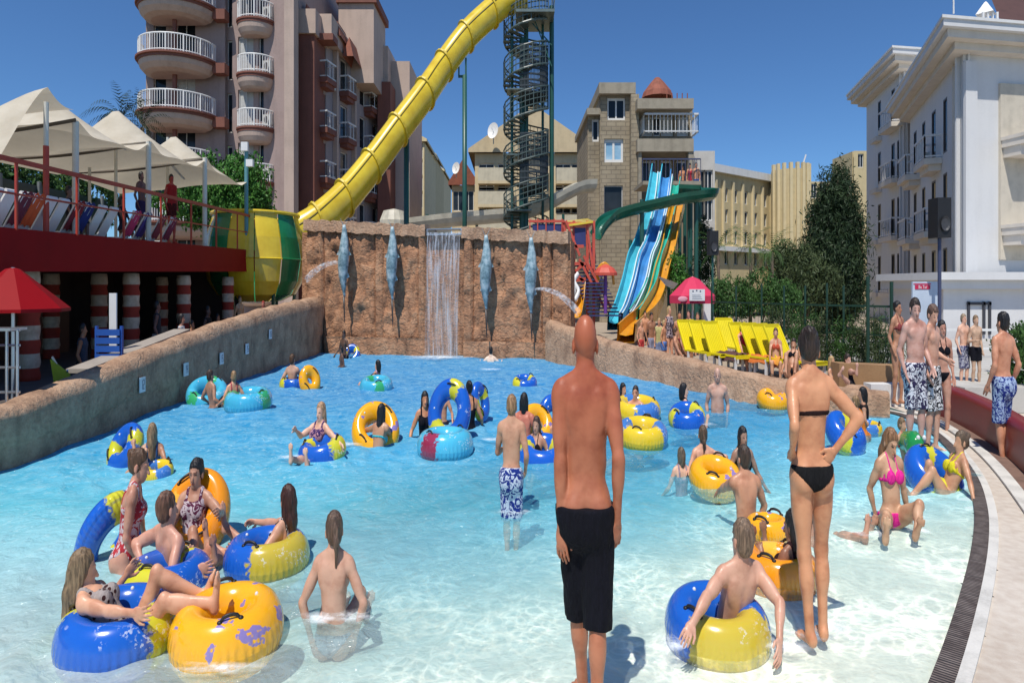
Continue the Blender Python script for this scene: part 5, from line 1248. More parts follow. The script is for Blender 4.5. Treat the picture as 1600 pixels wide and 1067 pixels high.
# sails
ca = NT('canvas'); ca.base(ca.ramp(ca.noise(1.5, 4), [(.3, (.58, .51, .39)), (.7, (.74, .67, .54))]), .9)
trl = ca.n('ShaderNodeBsdfTranslucent'); trl.inputs[0].default_value = (.62, .54, .40, 1); ad = ca.n('ShaderNodeMixShader'); ad.inputs[0].default_value = .30; ca.t.links.new(ca.b.outputs[0], ad.inputs[1]); ca.t.links.new(trl.outputs[0], ad.inputs[2]); ca.t.links.new(ad.outputs[0], ca.out.inputs[0]); ca.bump(ca.noise(5, 3, ca.co('Object', (1, .3, 1))), .4, .05); ca = ca.m
def sail(label, y0, y1, zp, zf0, zf1, xp=-14.5, xb=-18, ym=None, pr_=3.1):
    """tent bay: pointed crown in the middle, edges hanging in curves between the front posts"""
    nx, ny = 26, 26; V = []; ym = ym or (y0 + y1) / 2
    for i in range(nx + 1):
        s_ = i / nx; x = -12.15 + (xb + 12.15) * s_
        for j in range(ny + 1):
            q = j / ny; y = y0 + (y1 - y0) * q
            edge = zf0 + (zf1 - zf0) * q - .42 * math.sin(math.pi * q) * (1 - s_) - .25 * math.sin(math.pi * s_) * (1 - abs(2*q-1)) * 0 - .35 * s_
            r_ = math.hypot((x - xp) / pr_, (y - ym) / (y1 - y0) * 1.9); pk = max(0, 1 - r_) ** 1.25; V.append((x, y, edge + (zp - edge) * pk - .18 * math.sin(math.pi * s_) * abs(math.sin(math.pi * q * 2)) * .4))
    F = [(i*(ny+1)+j, (i+1)*(ny+1)+j, (i+1)*(ny+1)+j+1, i*(ny+1)+j+1) for i in range(nx) for j in range(ny)]
    o = link_mesh('shade_sail', V, F, ca, None, (-14.5, ym, 4.5), True); tag(o, label, 'shade sail', 'canvas sails over the terrace'); return o
sail('nearest cream canvas sail with high peak at the left picture edge', 13.4, 17.75, 5.2, 3.1, 4.80, xp=-12.2, ym=16.72, pr_=5)
sail('second cream canvas sail from the left over the terrace', 17.9, 21.4, 5.75, 4.83, 4.92)
sail('third cream canvas sail, in front of the palm', 21.55, 25.3, 6.0, 4.99, 5.05)
sail('farthest cream canvas sail, hanging down to the teal post', 25.45, 29.4, 6.0, 5.15, 4.95)
teal = paint('teal post', (.10, .27, .30), .5)
for px, d, yt, mt, lb in ((118, 17.9, 190, cw, 'cream sail post, second from the left'), (232, 21.5, 222, cw, 'cream sail post between second and third sail'), (320, 25.4, 247, cw, 'cream sail post between third and last sail'), (385, 29.4, 232, teal, 'teal post with a small white floodlight at the end of the terrace'),
                          (72, 16.6, 160, redr, 'red lower, white upper mast carrying the nearest sail peak'), (181, 24, 200, cw, 'thin cream pole behind the second sail'), (262, 28, 215, cw, 'thin cream pole behind the third sail'), (140, 24.5, 262, cw, 'thin cream pole in the back row of the terrace')):
    a = P(px, yt, d); o = thing('sail_post', lb, 'post', (a[0], d, 2.7)); m = MB()
    if px == 72: m.cyl((a[0], d, 2.7), (a[0], d, 4.2), .07); m.build('lower_mast', redr, o); m = MB(); m.cyl((a[0], d, 4.2), a, .06); m.build('upper_mast', cw, o)
    else: m.cyl((a[0], d, 2.75), a, .055 if px in (181, 262, 140) else .085, n=10); m.build('pole', mt, o)
    if px == 385:
        m = MB(); m.box(a[0] - .15, a[0] + .15, d - .25, d - .1, a[2] - .1, a[2] + .15); m.build('floodlight', whitem, o); m = MB(); m.box(a[0] + .1, a[0] + .4, d - .3, d - .1, a[2] - .55, a[2] - .35); m.build('floodlight', whitem, o)
# ropes along the sail seams
rope = paint('dark seam rope', (.10, .08, .06), .8)
for y_, zf_ in ((17.82, 4.82), (21.47, 4.95), (25.37, 5.1)):
    m = MB(); m.path([(-12.15 - 5.85 * q, y_, zf_ - .35 * q - .10 * math.sin(math.pi * q)) for q in np.linspace(0, 1, 14)], .035, 6); o = m.build('seam_rope', rope, None, (-12.2, y_, zf_)); tag(o, {17.82: 'dark rope below the seam of first and second sail', 21.47: 'dark rope below the seam of second and third sail', 25.37: 'dark rope below the seam of third and last sail'}[y_], 'rope')
o = thing('terrace_screen', 'dark teal glass screen along the back of the terrace', 'screen', (-19.3, 20, 2.7)); m = MB(); m.box(-19.4, -19.3, 8, 30.5, 2.6, 4.5); m.build('panel', paint('dark teal glass', (.025, .05, .055), .3, .4, .7), o)
for k in range(12): m = MB(); m.box(-19.3, -19.2, 8 + k * 2, 8.12 + k * 2, 2.6, 4.6); m.build('post', paint('grey post', (.2, .22, .22), .5), o)
V, F = leaves([(np.array([-20.2, y_, 4.6]), (.6, 1.6, .7)) for y_ in range(9, 32, 2)], 22000, .09, 77, .5); o = link_mesh('hedge', V, F, g_mid, None, (-20.2, 20, 3.5)); tag(o, 'dense green hedge behind the back of the terrace', 'hedge')
# chairs and towels on the terrace
pw = paint('white plastic', (.72, .72, .72), .4, .05)
def deck_chair(label, px, d, mt, towel=None, x=None):
    x = fx(d) - .75 if x is None else x; z = fzt(d) - .15; o = thing('sun_chair', label, 'sun chair', (x, d, z), 'sun chairs on the terrace')
    m = MB(); m.add([(x - .1, d - .19, z + .2), (x - .1, d + .19, z + .2), (x + .32, d + .17, z + .70), (x + .32, d - .17, z + .70), (x - .06, d - .19, z + .2), (x - .06, d + .19, z + .2), (x + .37, d + .17, z + .70), (x + .37, d - .17, z + .70)], [(0, 1, 2, 3), (4, 7, 6, 5), (0, 3, 7, 4), (1, 5, 6, 2), (3, 2, 6, 7)]); m.cyl((x + .34, d - .17, z + .71), (x + .34, d + .17, z + .71), .045); m.build('backrest', mt, o)
    m = MB(); m.box(x - 1.0, x - .08, d - .2, d + .2, z + .17, z + .22); m.build('seat', mt, o)
    for sx_, sy_ in ((-.9, -.17), (-.9, .17), (-.1, -.17), (-.1, .17)): m = MB(); m.bar((x + sx_, d + sy_, z), (x + sx_, d + sy_, z + .18), .05); m.build('leg', mt, o)
    if towel:
        m = MB(); V = []
        for i in range(7):
            for j in range(7): f_ = j / 6; xx = x + .40 + (-.42) * f_ ; V.append((xx + .03 + .02 * math.sin(i * 1.4 + j), d - .27 + .09 * i, z + 1.09 - .78 * f_))
        m.add(V, [(i*7+j, (i+1)*7+j, (i+1)*7+j+1, i*7+j+1) for i in range(6) for j in range(6)]); oo = m.build('towel', towel, None, (x + .3, d, z + .7), smooth=True); tag(oo, 'towel hung over the ' + label.split(' ', 1)[1] if False else label.replace('chair', 'chair back') + ' (towel)', 'towel')
    return o
tw = lambda n, c: paint('towel ' + n, c, .9, .2, 4, .4)
def col_chair(px, d, mt, lab, towel=None, tlab=None):
    x = fx(d) - .75; dd = -(x) / ((800 - px) / FX) ; dd = (-x) / ((800 - px) / 1000.0); x = fx(dd) - .75
    o = deck_chair(lab, px, dd, mt)
    if towel:
        z = fzt(dd) - .15; V = []
        for i in range(8):
            for j in range(8): f_ = j / 7; V.append((x + .42 - .40 * f_ + .015 * math.sin(i * 1.7 + j * .8), dd - .21 + .06 * i, z + .76 - .50 * f_ - .04 * (i % 3 == 0)))
        F = [(i*8+j, (i+1)*8+j, (i+1)*8+j+1, i*8+j+1) for i in range(7) for j in range(7)]; oo = link_mesh('towel', V, F, towel, None, (x + .3, dd, z + .7), True); tag(oo, tlab, 'towel')
col_chair(15, 0, pw, 'white sun chair nearest to the left picture edge on the terrace')
col_chair(38, 0, pw, 'white sun chair just left of the red mast')
col_chair(62, 0, pw, 'white sun chair under the plum towel', tw('plum', (.16, .03, .05)), 'plum towel on the chair left of the orange towel')
col_chair(82, 0, pw, 'white sun chair under the orange towel', tw('orange', (.62, .11, .03)), 'orange towel draped on a terrace chair')
col_chair(104, 0, pw, 'white sun chair directly right of the orange towel'); col_chair(124, 0, pw, 'bare white sun chair between orange and navy towels')
col_chair(148, 0, pw, 'white sun chair under the dark red towel', tw('dark red', (.22, .02, .03)), 'dark red towel on the chair left of the navy one')
col_chair(164, 0, pw, 'white sun chair under the navy towel', tw('navy', (.02, .03, .16)), 'navy blue towel on a terrace chair')
col_chair(186, 0, pw, 'greyish white sun chair right of the navy towel'); col_chair(204, 0, pw, 'greyish white sun chair left of the standing terrace person')
col_chair(240, 0, pw, 'sun chair under the pink towel', tw('pink', (.55, .04, .12)), 'bright pink towel near the middle of the terrace rail')
col_chair(258, 0, pw, 'sun chair under the purple towel', tw('purple', (.08, .04, .2)), 'purple towel right of the pink towel')
col_chair(282, 0, pw, 'sun chair under the maroon towel', tw('maroon', (.25, .04, .05)), 'maroon towel on the terrace, left of the last one')
col_chair(300, 0, pw, 'last sun chair of the terrace row', tw('wine', (.22, .03, .06)), 'wine red towel on the last terrace chair')
# things under the terrace
o = thing('red_parasol', 'dark red parasol at the left picture edge below the terrace', 'parasol', (X(20, 12.5), 12.5, .4)); c = P(20, 418, 12.5); m = MB(); m.lathe((c[0], c[1], c[2]), [(0, 0), (.12, -.02), (.95, -.50), (.95, -.54), (.1, -.06)], 8); m.build('canopy', red, o); m = MB(); m.cyl((c[0], c[1], .4), c, .035); m.build('pole', steel, o)
blue = paint('blue plastic', (.02, .09, .38), .45, .1)
a = P(168, 553, 15.6); o = thing('blue_rack', 'blue slatted plastic rack behind the left pool wall', 'rack', (a[0], a[1], .45)); m = MB()
for k in range(6): m.box(a[0] - .3, a[0] + .3, a[1] - .02, a[1] + .03, .55 + k * .125, .645 + k * .125)
m.build('slat', blue, o); m = MB(); m.box(a[0] - .33, a[0] - .28, a[1] + .03, a[1] + .1, .42, 1.32); m.box(a[0] + .28, a[0] + .33, a[1] + .03, a[1] + .1, .42, 1.32); m.build('frame', blue, o)
a = P(176, 500, 16.2); m = MB(); m.box(a[0] - .09, a[0] + .09, a[1], a[1] + .04, .9, P(0, 458, 16.2)[2]); tag(m.build('white_board', pw, None, (a[0], a[1], .9)), 'narrow upright white board standing behind the blue rack', 'board')
o = thing('steel_stand', 'shiny steel tubular stand at the left picture edge', 'stand', (X(15, 11.6), 11.6, .4)); m = MB(); a0 = P(-6, 516, 11.6); a1 = P(27, 516, 11.6)
for q in (a0, (a0 + a1) / 2, a1): m.cyl((q[0], q[1], .4), q, .025, n=8)
for z_ in (a0[2], a0[2] - .17, a0[2] - .42, a0[2] - .7): m.cyl((a0[0] - .1, a0[1], z_), (a1[0] + .05, a1[1], z_), .016, n=6)
m.build('tubes', steel, o); m = MB(); m.box(a0[0] - .1, a1[0] + .03, a0[1] - .2, a0[1] + .2, a0[2], a0[2] + .03); m.build('top', steel, o)
a = P(93, 575, 13.6); o = thing('folding_chair', 'yellow green folding chair in the shade under the terrace', 'chair', (a[0], a[1], .4)); lime = paint('lime cloth', (.32, .42, .02), .7); m = MB(); m.add([(a[0] - .2, a[1], .95), (a[0] + .12, a[1] + .1, .75), (a[0] + .25, a[1] + .1, .42), (a[0] - .1, a[1], .55), (a[0] - .2, a[1] + .05, .95), (a[0] + .12, a[1] + .15, .75), (a[0] + .25, a[1] + .15, .42), (a[0] - .1, a[1] + .05, .55)], [(0, 1, 2, 3), (7, 6, 5, 4), (0, 4, 5, 1), (1, 5, 6, 2), (2, 6, 7, 3)]); m.build('seat', lime, o); m = MB(); m.bar((a[0] - .2, a[1] + .06, .98), (a[0] + .3, a[1] + .12, .4), .03); m.bar((a[0] + .1, a[1] + .1, .8), (a[0] - .1, a[1] + .3, .4), .03); m.build('frame', steel, o)
m = MB(); m.add([(-9.4, 14.2, .78), (-9.9, 14.2, .78), (-10.3, 19.5, 1.12), (-9.8, 19.5, 1.12), (-9.4, 14.2, .72), (-9.9, 14.2, .72), (-10.3, 19.5, 1.06), (-9.8, 19.5, 1.06)], [(0, 3, 2, 1), (4, 5, 6, 7), (0, 1, 5, 4), (3, 0, 4, 7), (2, 3, 7, 6), (1, 2, 6, 5)]); tag(m.build('sloping_plank', paint('grey wood', (.34, .30, .26), .8), None, (-9.8, 16, .8)), 'grey sloping plank lying behind the left pool wall', 'plank')

# ------------------------------------------------------------------ slides
yl = NT('yellow fibreglass'); yl.base(yl.ramp(yl.noise(1.2, 4), [(.3, (.62, .42, .015)), (.7, (.80, .60, .04))]), .22); yl.set(yl.b, 'Coat Weight', .4); yl = yl.m
def gloss(name, c, r=.25): 
    t = NT(name); c = np.array(c); t.base(t.ramp(t.noise(1.5, 4), [(.3, tuple(c * .75)), (.7, tuple(np.minimum(1, c * 1.12)))]), r); t.set(t.b, 'Coat Weight', .3); t.bump(t.noise(4, 2), .1, .02); return t.m
grn = gloss('green fibreglass', (.015, .20, .07)); dgrn = gloss('dark green fibreglass', (.008, .11, .065)); tealf = gloss('teal fibreglass', (.04, .38, .30)); cyanf = gloss('cyan fibreglass', (.07, .48, .62)); bluef = gloss('blue fibreglass', (.06, .26, .58)); aquaf = gloss('aqua fibreglass', (.03, .45, .34)); orf = gloss('orange fibreglass', (.70, .30, .015)); crf = gloss('cream fibreglass', (.62, .57, .45), .4)
# bowl
bc = (X(400, 31.5), 31.5); bw = thing('bowl_slide', 'big barrel shaped bowl slide with yellow and green panels beside the terrace', 'bowl slide', (bc[0], bc[1], .5))
prof = [(1.9, 4.12), (1.98, 4.1), (2.0, 3.95), (2.22, 3.4), (2.36, 2.78), (2.42, 2.76), (2.36, 2.74), (2.2, 2.1), (1.85, 1.7), (1.2, 1.5), (.4, 1.45)]
n = 12
for k in range(n):
    a0 = math.radians(-10 + k * 30); m = MB(); m.lathe((bc[0], bc[1], 0), prof, 6, a0 + .01, a0 + math.radians(30) - .01); m.build('panel', (grn, yl, yl, grn, yl, tealf, yl, yl, grn, yl, grn, yl)[(k + 4) % 12], bw, smooth=False)
for k in range(6):
    a = 2 * math.pi * k / 6 + .3; m = MB(); m.cyl((bc[0] + 1.6 * math.cos(a), bc[1] + 1.6 * math.sin(a), .4), (bc[0] + 1.9 * math.cos(a), bc[1] + 1.9 * math.sin(a), 2.4), .08); m.build('strut', dgrn, bw)
m = MB(); m.path([(bc[0] + 2.02 * math.cos(2 * math.pi * i / 40), bc[1] + 2.02 * math.sin(2 * math.pi * i / 40), 4.13) for i in range(40)], .06, 6, closed=True); m.build('rim', yl, bw)
# big yellow tube
DT = 38.0
ctrl = [(820, -10), (798, -2), (768, 20), (728, 58), (694, 103), (664, 147), (622, 203), (580, 260), (538, 310), (495, 348), (455, 372)]
dep = [44, 43.8, 43, 42, 41, 39.6, 38.2, 36.8, 35.4, 34.2, 33.5]
pts = smooth_line([P(px, py, d) for (px, py), d in zip(ctrl, dep)], 8)
ys = thing('tube_slide', 'long yellow tube slide running down from the spiral stair tower to the bowl', 'tube slide', (X(640, 40), 40, 0))
class _: pass
L = len(pts); step = 8
for i in range(0, L - 1, step):
    sgm = pts[i:min(L, i + step + 1)]
    m = MB(); m.path([np.array(p) for p in sgm], .66, 20, cap=False); m.build('tube_section', yl, ys, smooth=True)
    p = np.array(sgm[-1]); q = np.array(sgm[-2]); w = nrm(p - q)
    m = MB(); m.path([p - w * .05, p + w * .05], .76, 20); m.build('flange', paint('flange yellow', (.62, .45, .03), .4), ys, smooth=False)
m = MB()
ridge = []
for i in range(L):
    p = np.array(pts[i]); w = nrm(np.array(pts[min(L-1, i+1)]) - np.array(pts[max(0, i-1)])); u, v, _w = frame((0, 0, 0), w); sidev = nrm(np.array([.0, -1, .25]) - w * (w @ np.array([.0, -1, .25]))); ridge.append(p + sidev * .66)
m.path(ridge, .035, 5); m.build('seam', paint('seam dark', (.16, .12, .01), .5), ys)
# tower with spiral stairs
tg = paint('tower green', (.02, .09, .07), .4, .15); gal = paint('galvanised steel', (.15, .19, .175), .45, .2, 6, .2, .5); fineg = paint('grey rail steel', (.07, .10, .09), .4)
tw_ = thing('slide_tower', 'tall green steel tower with a grey spiral staircase carrying the yellow slide', 'tower', (X(830, 44), 44, 0))
for px, yt, r in ((800, -60, .10), (816, 60, .20), (862, 10, .16), (848, 20, .09)): d = 44 + (px % 5) * .25; m = MB(); m.cyl((X(px, d), d, 0), (X(px, d), d, P(0, yt, d)[2]), r, n=12); m.build('leg', tg, tw_)
zt = P(0, 28, 44)[2]; m = MB(); m.box(X(806, 43), X(866, 43), 42.6, 46, zt - .12, zt); m.build('platform', gal, tw_)
m = MB()
for zz in (zt + .5, zt + .95, zt + 1.3): m.bar((X(806, 43), 42.6, zz), (X(866, 43), 42.6, zz), .05); m.bar((X(866, 43), 42.6, zz), (X(866, 43), 46, zz), .05)
for i in range(14): x = X(806, 43) + (X(866, 43) - X(806, 43)) * i / 13; m.bar((x, 42.6, zt), (x, 42.6, zt + 1.3), .03)
m.build('railing', gal, tw_)
m = MB(); m.bar((X(823, 43.5), 43.5, zt - .1), (X(862, 43.5), 43.5, zt - 1.3), .06); m.bar((X(862, 43.5), 43.5, zt - 2.2), (X(835, 43.5), 43.5, zt - .2), .06); m.build('brace', tg, tw_)
cx_, cy_ = X(822, 44.3), 44.3; pc = (X(818, 44), 44.0)
m = MB(); m.cyl((cx_, cy_, 0), (cx_, cy_, P(0, 5, 44)[2]), .16, n=12); m.build('spindle', tg, tw_)
nst = 118; z0 = .5; dz = (P(0, 22, 44)[2] - z0) / nst
steps = MB(); stringer = []; rl = []
for i in range(nst):
    a = i * math.radians(21) + 1.2; z_ = z0 + i * dz; R_ = 1.55 if i > 18 else 1.7; da = .2
    p0 = (cx_ + math.cos(a - da) * R_, cy_ + math.sin(a - da) * R_); p1 = (cx_ + math.cos(a + da) * R_, cy_ + math.sin(a + da) * R_); q0 = (cx_ + math.cos(a - .3) * .16, cy_ + math.sin(a - .3) * .16); q1 = (cx_ + math.cos(a + .3) * .16, cy_ + math.sin(a + .3) * .16)
    steps.prism([q0, p0, p1, q1], z_ - .03, z_); stringer.append((cx_ + math.cos(a) * R_, cy_ + math.sin(a) * R_, z_)); rl.append((cx_ + math.cos(a) * R_, cy_ + math.sin(a) * R_, z_ + .95))
so = steps.build('stair_steps', gal, tw_)
m = MB(); m.path(rl, .04, 6); m.path([(p[0], p[1], p[2] - .45) for p in rl], .025, 5); m.path([(p[0], p[1], p[2] - .02) for p in stringer], .05, 6)
for a_, b_ in zip(stringer, rl): m.bar(a_, b_, .05)
m.path([(p[0], p[1], p[2] - .22) for p in rl], .03, 5); m.path([(p[0], p[1], p[2] - .68) for p in rl], .03, 5)
for a_, b_, c_, e_ in zip(stringer[:-1], rl[:-1], stringer[1:], rl[1:]): m.bar(((a_[0] + c_[0]) / 2, (a_[1] + c_[1]) / 2, (a_[2] + c_[2]) / 2), ((b_[0] + e_[0]) / 2, (b_[1] + e_[1]) / 2, (b_[2] + e_[2]) / 2), .018)
m.build('spiral_railing', fineg, tw_)
for (ya, yb_) in ((78, 150), (214, 292)):
    m = MB()
    za, zb2 = P(0, yb_, 44)[2], P(0, ya, 44)[2]
    for k in range(40): a = math.radians(-115 + k * 4.2); x, y = cx_ + .15 + 1.35 * math.cos(a), cy_ + 1.35 * math.sin(a); m.bar((x, y, za), (x, y, zb2), .05)
    for k in range(9):
        z_ = za + (zb2 - za) * k / 8; m.path([(cx_ + .15 + 1.36 * math.cos(math.radians(-115 + q * 17)), cy_ + 1.36 * math.sin(math.radians(-115 + q * 17)), z_) for q in range(11)], .05, 5)
    m.lathe((cx_ + .15, cy_, 0), [(.2, za - .45), (1.4, za - .02), (1.4, za + .03)], 14, math.radians(-120), math.radians(60))
    m.build('safety_cage', paint('dark cage steel', (.035, .045, .05), .5), tw_)
# landings
for yy in (145, 245, 330): z_ = P(0, yy, 44)[2]; m = MB(); m.box(X(792, 44), X(830, 44), 43.0, 44.4, z_ - .06, z_); m.build('landing', gal, tw_)
# slide support poles
for px, yt, d, r, lb in ((726, 118, 41.6, .15, 'thick green pole holding the middle of the yellow tube slide'), (635, 215, 39.2, .16, 'green pole holding the lower part of the yellow tube slide')):
    o = thing('slide_support', lb, 'support pole', (X(px, d), d, 0), 'green poles under the yellow slide'); zt_ = P(0, yt, d)[2]; m = MB(); m.cyl((X(px, d), d, 0), (X(px, d), d, zt_), r, n=14); m.build('pole', tg, o, smooth=True)
    m = MB(); m.bar((X(px, d), d, zt_ - .05), (X(px - 9, d), d, zt_ - .05), .10); m.bar((X(px - 9, d), d, zt_ - .1), (X(px - 9, d), d, zt_ + .9), .09); m.bar((X(px + 2, d), d, zt_), (X(px + 2, d), d, zt_ + .7), .11); m.build('bracket', tg, o)
# cream flume behind
cf = thing('cream_flume', 'cream open flume curving behind the stair tower above the rock wall', 'water slide', (X(760, 46), 46, 0))
fl_ = smooth_line([P(925, 282, 47), P(905, 284, 46.5), P(880, 296, 46), P(850, 312, 45.5), P(810, 325, 45), P(760, 330, 45), P(700, 335, 45), P(640, 342, 45)], 6); hp = [(math.cos(a) * 1.0, math.sin(a) * .8) for a in np.linspace(math.pi, 2 * math.pi, 9)] + [(math.cos(a) * .92, math.sin(a) * .72) for a in np.linspace(2 * math.pi, math.pi, 9)]
m = MB(); m.path(fl_, .72, prof=hp); m.build('channel', crf, cf, smooth=False)
for px in (668, 745, 880): p = P(px, 335, 45.2); m = MB(); m.cyl((p[0], 45.2, 0), (p[0], 45.2, p[2]), .10); m.build('support', tg, cf)
m = MB(); m.lathe((X(615, 44), 44, 0), [(.85, 0), (.95, P(0, 345, 44)[2]), (.7, P(0, 330, 44)[2]), (0, P(0, 326, 44)[2])], 14); tag(m.build('filter_tank', crf, None, (X(615, 44), 44, 0), smooth=False), 'round cream tank top rising behind the rock wall left of the waterfall', 'tank')
# striped lanes
sl = thing('racing_slides', 'multi lane racing slide in cyan, blue, green and orange right of the rock wall', 'racing slide', (X(990, 34), 34, .3))
def lane(pa, mat, w, name='lane', white=True):
    """pa: list of (px, py, d) for the middle of the lane"""
    pt = smooth_line([P(*q) for q in pa], 6); n = len(pt); V = []; F = []
    for i, p in enumerate(pt):
        ww = w; sdv = np.array([1.0, .12, 0]); 
        for (o_, h_) in ((-ww, .34), (-ww + .06, .34), (-ww + .10, .03), (0, -.02), (ww - .10, .03), (ww - .06, .34), (ww, .34), (ww, -.22), (-ww, -.22)): V.append(p + sdv * o_ + np.array([0, -.5 * h_, h_]))
    q = 9
    for i in range(n - 1):
        for k in range(q): F.append((i*q+k, i*q+(k+1) % q, (i+1)*q+(k+1) % q, (i+1)*q+k))
    return link_mesh(name, V, F, mat, sl)
lane([(1026, 270, 41), (1016, 330, 38.6), (1001, 385, 36.6), (990, 410, 35.8), (981, 450, 34.6), (968, 492, 33.2), (960, 505, 31.8)], cyanf, .36)
lane([(1040, 278, 41), (1034, 330, 38.6), (1020, 385, 36.6), (1009, 410, 35.8), (999, 450, 34.6), (988, 488, 33.2), (979, 505, 31.8)], bluef, .34)
lane([(1056, 290, 41), (1048, 335, 38.6), (1036, 385, 36.6), (1026, 412, 35.8), (1018, 450, 34.6), (1002, 480, 33.2), (990, 500, 31.8)], aquaf, .28)
lane([(1029, 282, 41), (1023, 332, 38.5), (1009, 387, 36.5), (998, 412, 35.7), (989, 452, 34.5), (977, 490, 33.1), (969, 506, 31.7)], paint('lane divider', (.62, .74, .78), .35), .11, 'divider')
lane([(1048, 286, 41), (1041, 334, 38.5), (1028, 387, 36.5), (1018, 412, 35.7), (1009, 452, 34.5), (995, 486, 33.1), (985, 504, 31.7)], paint('lane divider', (.62, .74, .78), .35), .09, 'divider')
lane([(1060, 318, 39), (1052, 350, 38), (1044, 395, 36.6), (1034, 430, 35.6), (1024, 470, 34), (1012, 492, 32.6), (992, 510, 31), (978, 524, 29.6)], orf, .42)
for px, yt, d in ((985, 375, 38), (1010, 330, 40.5), (1062, 330, 40.5), (1045, 300, 42), (1070, 300, 42)): m = MB(); m.cyl((X(px, d), d, .2), (X(px, d), d, P(0, yt, d)[2]), .11); m.build('support', tg, sl)
m = MB(); z_ = P(0, 285, 42)[2]; m.box(X(1002, 42), X(1092, 42), 41.5, 44.5, z_ - .15, z_); m.build('platform', con, sl)
m = MB()
for i in range(16): x = X(1002, 42) + (X(1092, 42) - X(1002, 42)) * i / 15; m.bar((x, 41.6, z_), (x, 41.6, z_ + .9), .035)
m.bar((X(1002, 42), 41.6, z_ + .9), (X(1092, 42), 41.6, z_ + .9), .06); m.build('railing', dkm, sl)
for px in (1078, 1092): m = MB(); m.cyl((X(px, 43), 43, .2), (X(px, 43), 43, z_), .18); m.build('leg', tg, sl)
gt = thing('green_flume', 'dark green open flume crossing in front of the racing slides', 'water slide', (X(1020, 36), 36, .2))
gp = smooth_line([P(930, 362, 35), P(940, 345, 35.2), (P(956, 330, 35.6)), P(985, 320, 36), P(1020, 312, 36.4), P(1060, 303, 36.8), P(1095, 298, 37.6), P(1110, 296, 38.6), P(1100, 292, 39.6), P(1060, 290, 40)], 6); m = MB(); m.path(gp, .52, prof=hp); m.build('channel', dgrn, gt); m = MB(); m.path([p + np.array([0, 0, -.12]) for p in gp], .56, prof=[(-.98, 0), (-1.06, 0), (-1.06, -.1), (-.98, -.1)]); 
for px, d in ((1088, 37.5), (1003, 36.2)): m2 = MB(); m2.cyl((X(px, d), d, .2), (X(px, d), d, P(0, 312, d)[2]), .12); m2.build('support', tg, gt)
# play tower with stairs
pr = paint('coral red steel', (.58, .09, .055), .45, .15); nav = paint('navy panel', (.035, .045, .16), .5, .3); pt_ = thing('play_tower', 'red railed play tower with blue panels and a long stair above the rock wall', 'play tower', (X(880, 33), 33, 0)); DP = 32.0
zz = lambda y, d=DP: P(0, y, d)[2]
m = MB(); m.box(X(828, DP), X(880, DP), DP, DP + 2.2, zz(376), zz(372)); m.box(X(884, DP), X(925, DP), DP, DP + 2.2, zz(352), zz(347)); m.build('platform', pr, pt_)
m = MB(); m.box(X(832, DP), X(878, DP), DP - .02, DP + .03, zz(366), zz(350)); m.box(X(898, DP), X(915, DP), DP - .02, DP + .03, zz(385), zz(356)); m.build('panel', nav, pt_)
m = MB()
for y in (346, 369, 377): m.bar((X(826, DP), DP - .05, zz(y)), (X(882, DP), DP - .05, zz(y)), .08)
for px in (828, 840, 853, 866, 878): m.bar((X(px, DP), DP - .05, zz(380)), (X(px, DP), DP - .05, zz(342)), .055)
m.build('railing', pr, pt_)
m = MB(); m.add([(X(884, DP), DP - .2, zz(352)), (X(926, DP), DP - .2, zz(346)), (X(924, DP), DP + 1.6, zz(336)), (X(888, DP), DP + 1.6, zz(340))], [(0, 1, 2, 3)]); m.add([(X(884, DP), DP - .2, zz(355)), (X(926, DP), DP - .2, zz(349)), (X(926, DP), DP - .2, zz(346)), (X(884, DP), DP - .2, zz(352))], [(0, 1, 2, 3)]); m.build('canopy', yl, pt_)
for px in (881, 897, 918, 928): m = MB(); m.bar((X(px, DP), DP + .1, .3), (X(px, DP), DP + .1, zz(345)), .13); m.build('post', pr, pt_)
m = MB()
for (a, b) in (((880, 352), (897, 400)), ((884, 345), (906, 400)), ((897, 400), (885, 455)), ((905, 405), (948, 488)), ((912, 400), (955, 482)), ((918, 360), (926, 420)), ((882, 385), (912, 385)), ((882, 412), (915, 412)), ((882, 440), (915, 436)), ((882, 440), (912, 412)), ((912, 440), (884, 412))): m.bar(P(a[0], a[1], DP - .3), P(b[0], b[1], DP - .3), .10)
m.build('brace', pr, pt_)
m = MB()
for i in range(15): f_ = i / 14; p = lin(P(912, 415, DP + .4), P(945, 492, DP - 1.5), f_); m.box(p[0] - .75, p[0] + .75, p[1] - .18, p[1] + .18, p[2] - .04, p[2])
m.build('stair_steps', nav, pt_)
m = MB(); m.path(smooth_line([P(896, 428, 31.4), P(890, 440, 31.2), P(897, 455, 31), P(891, 470, 30.8), P(898, 482, 30.6)], 5), .10, 8); m.path(smooth_line([P(903, 428, 31.4), P(897, 440, 31.2), P(904, 455, 31), P(898, 470, 30.8)], 5), .09, 8); m.build('curly_pipe', pw, pt_, smooth=True)
m = MB(); m.path([P(906, 440, 31.4), P(904, 465, 31), P(900, 488, 30.4)], .28, prof=hp); m.build('chute', orf, pt_)
# colourful spray toy
o = thing('spray_toy', 'small red and yellow spray toy right of the play tower stairs', 'spray toy', P(946, 480, 30)); m = MB(); m.cyl(P(946, 490, 30), P(946, 425, 30), .08); m.build('pole', paint('violet', (.15, .05, .3), .4), o); m = MB(); c = P(946, 420, 30); m.lathe((c[0], c[1], c[2]), [(.55, -.12), (.4, .02), (.12, .12), (0, .14)], 14); m.lathe((c[0], c[1], c[2]), [(.56, -.12), (.56, -.2), (.3, -.14)], 14); m.build('cap', pr, o)
m = MB(); m.path(smooth_line([P(936, 438, 30), P(932, 425, 30), P(944, 412, 30), P(956, 425, 30), P(959, 445, 30)], 5), .06, 7); m.build('hoop', orf, o)

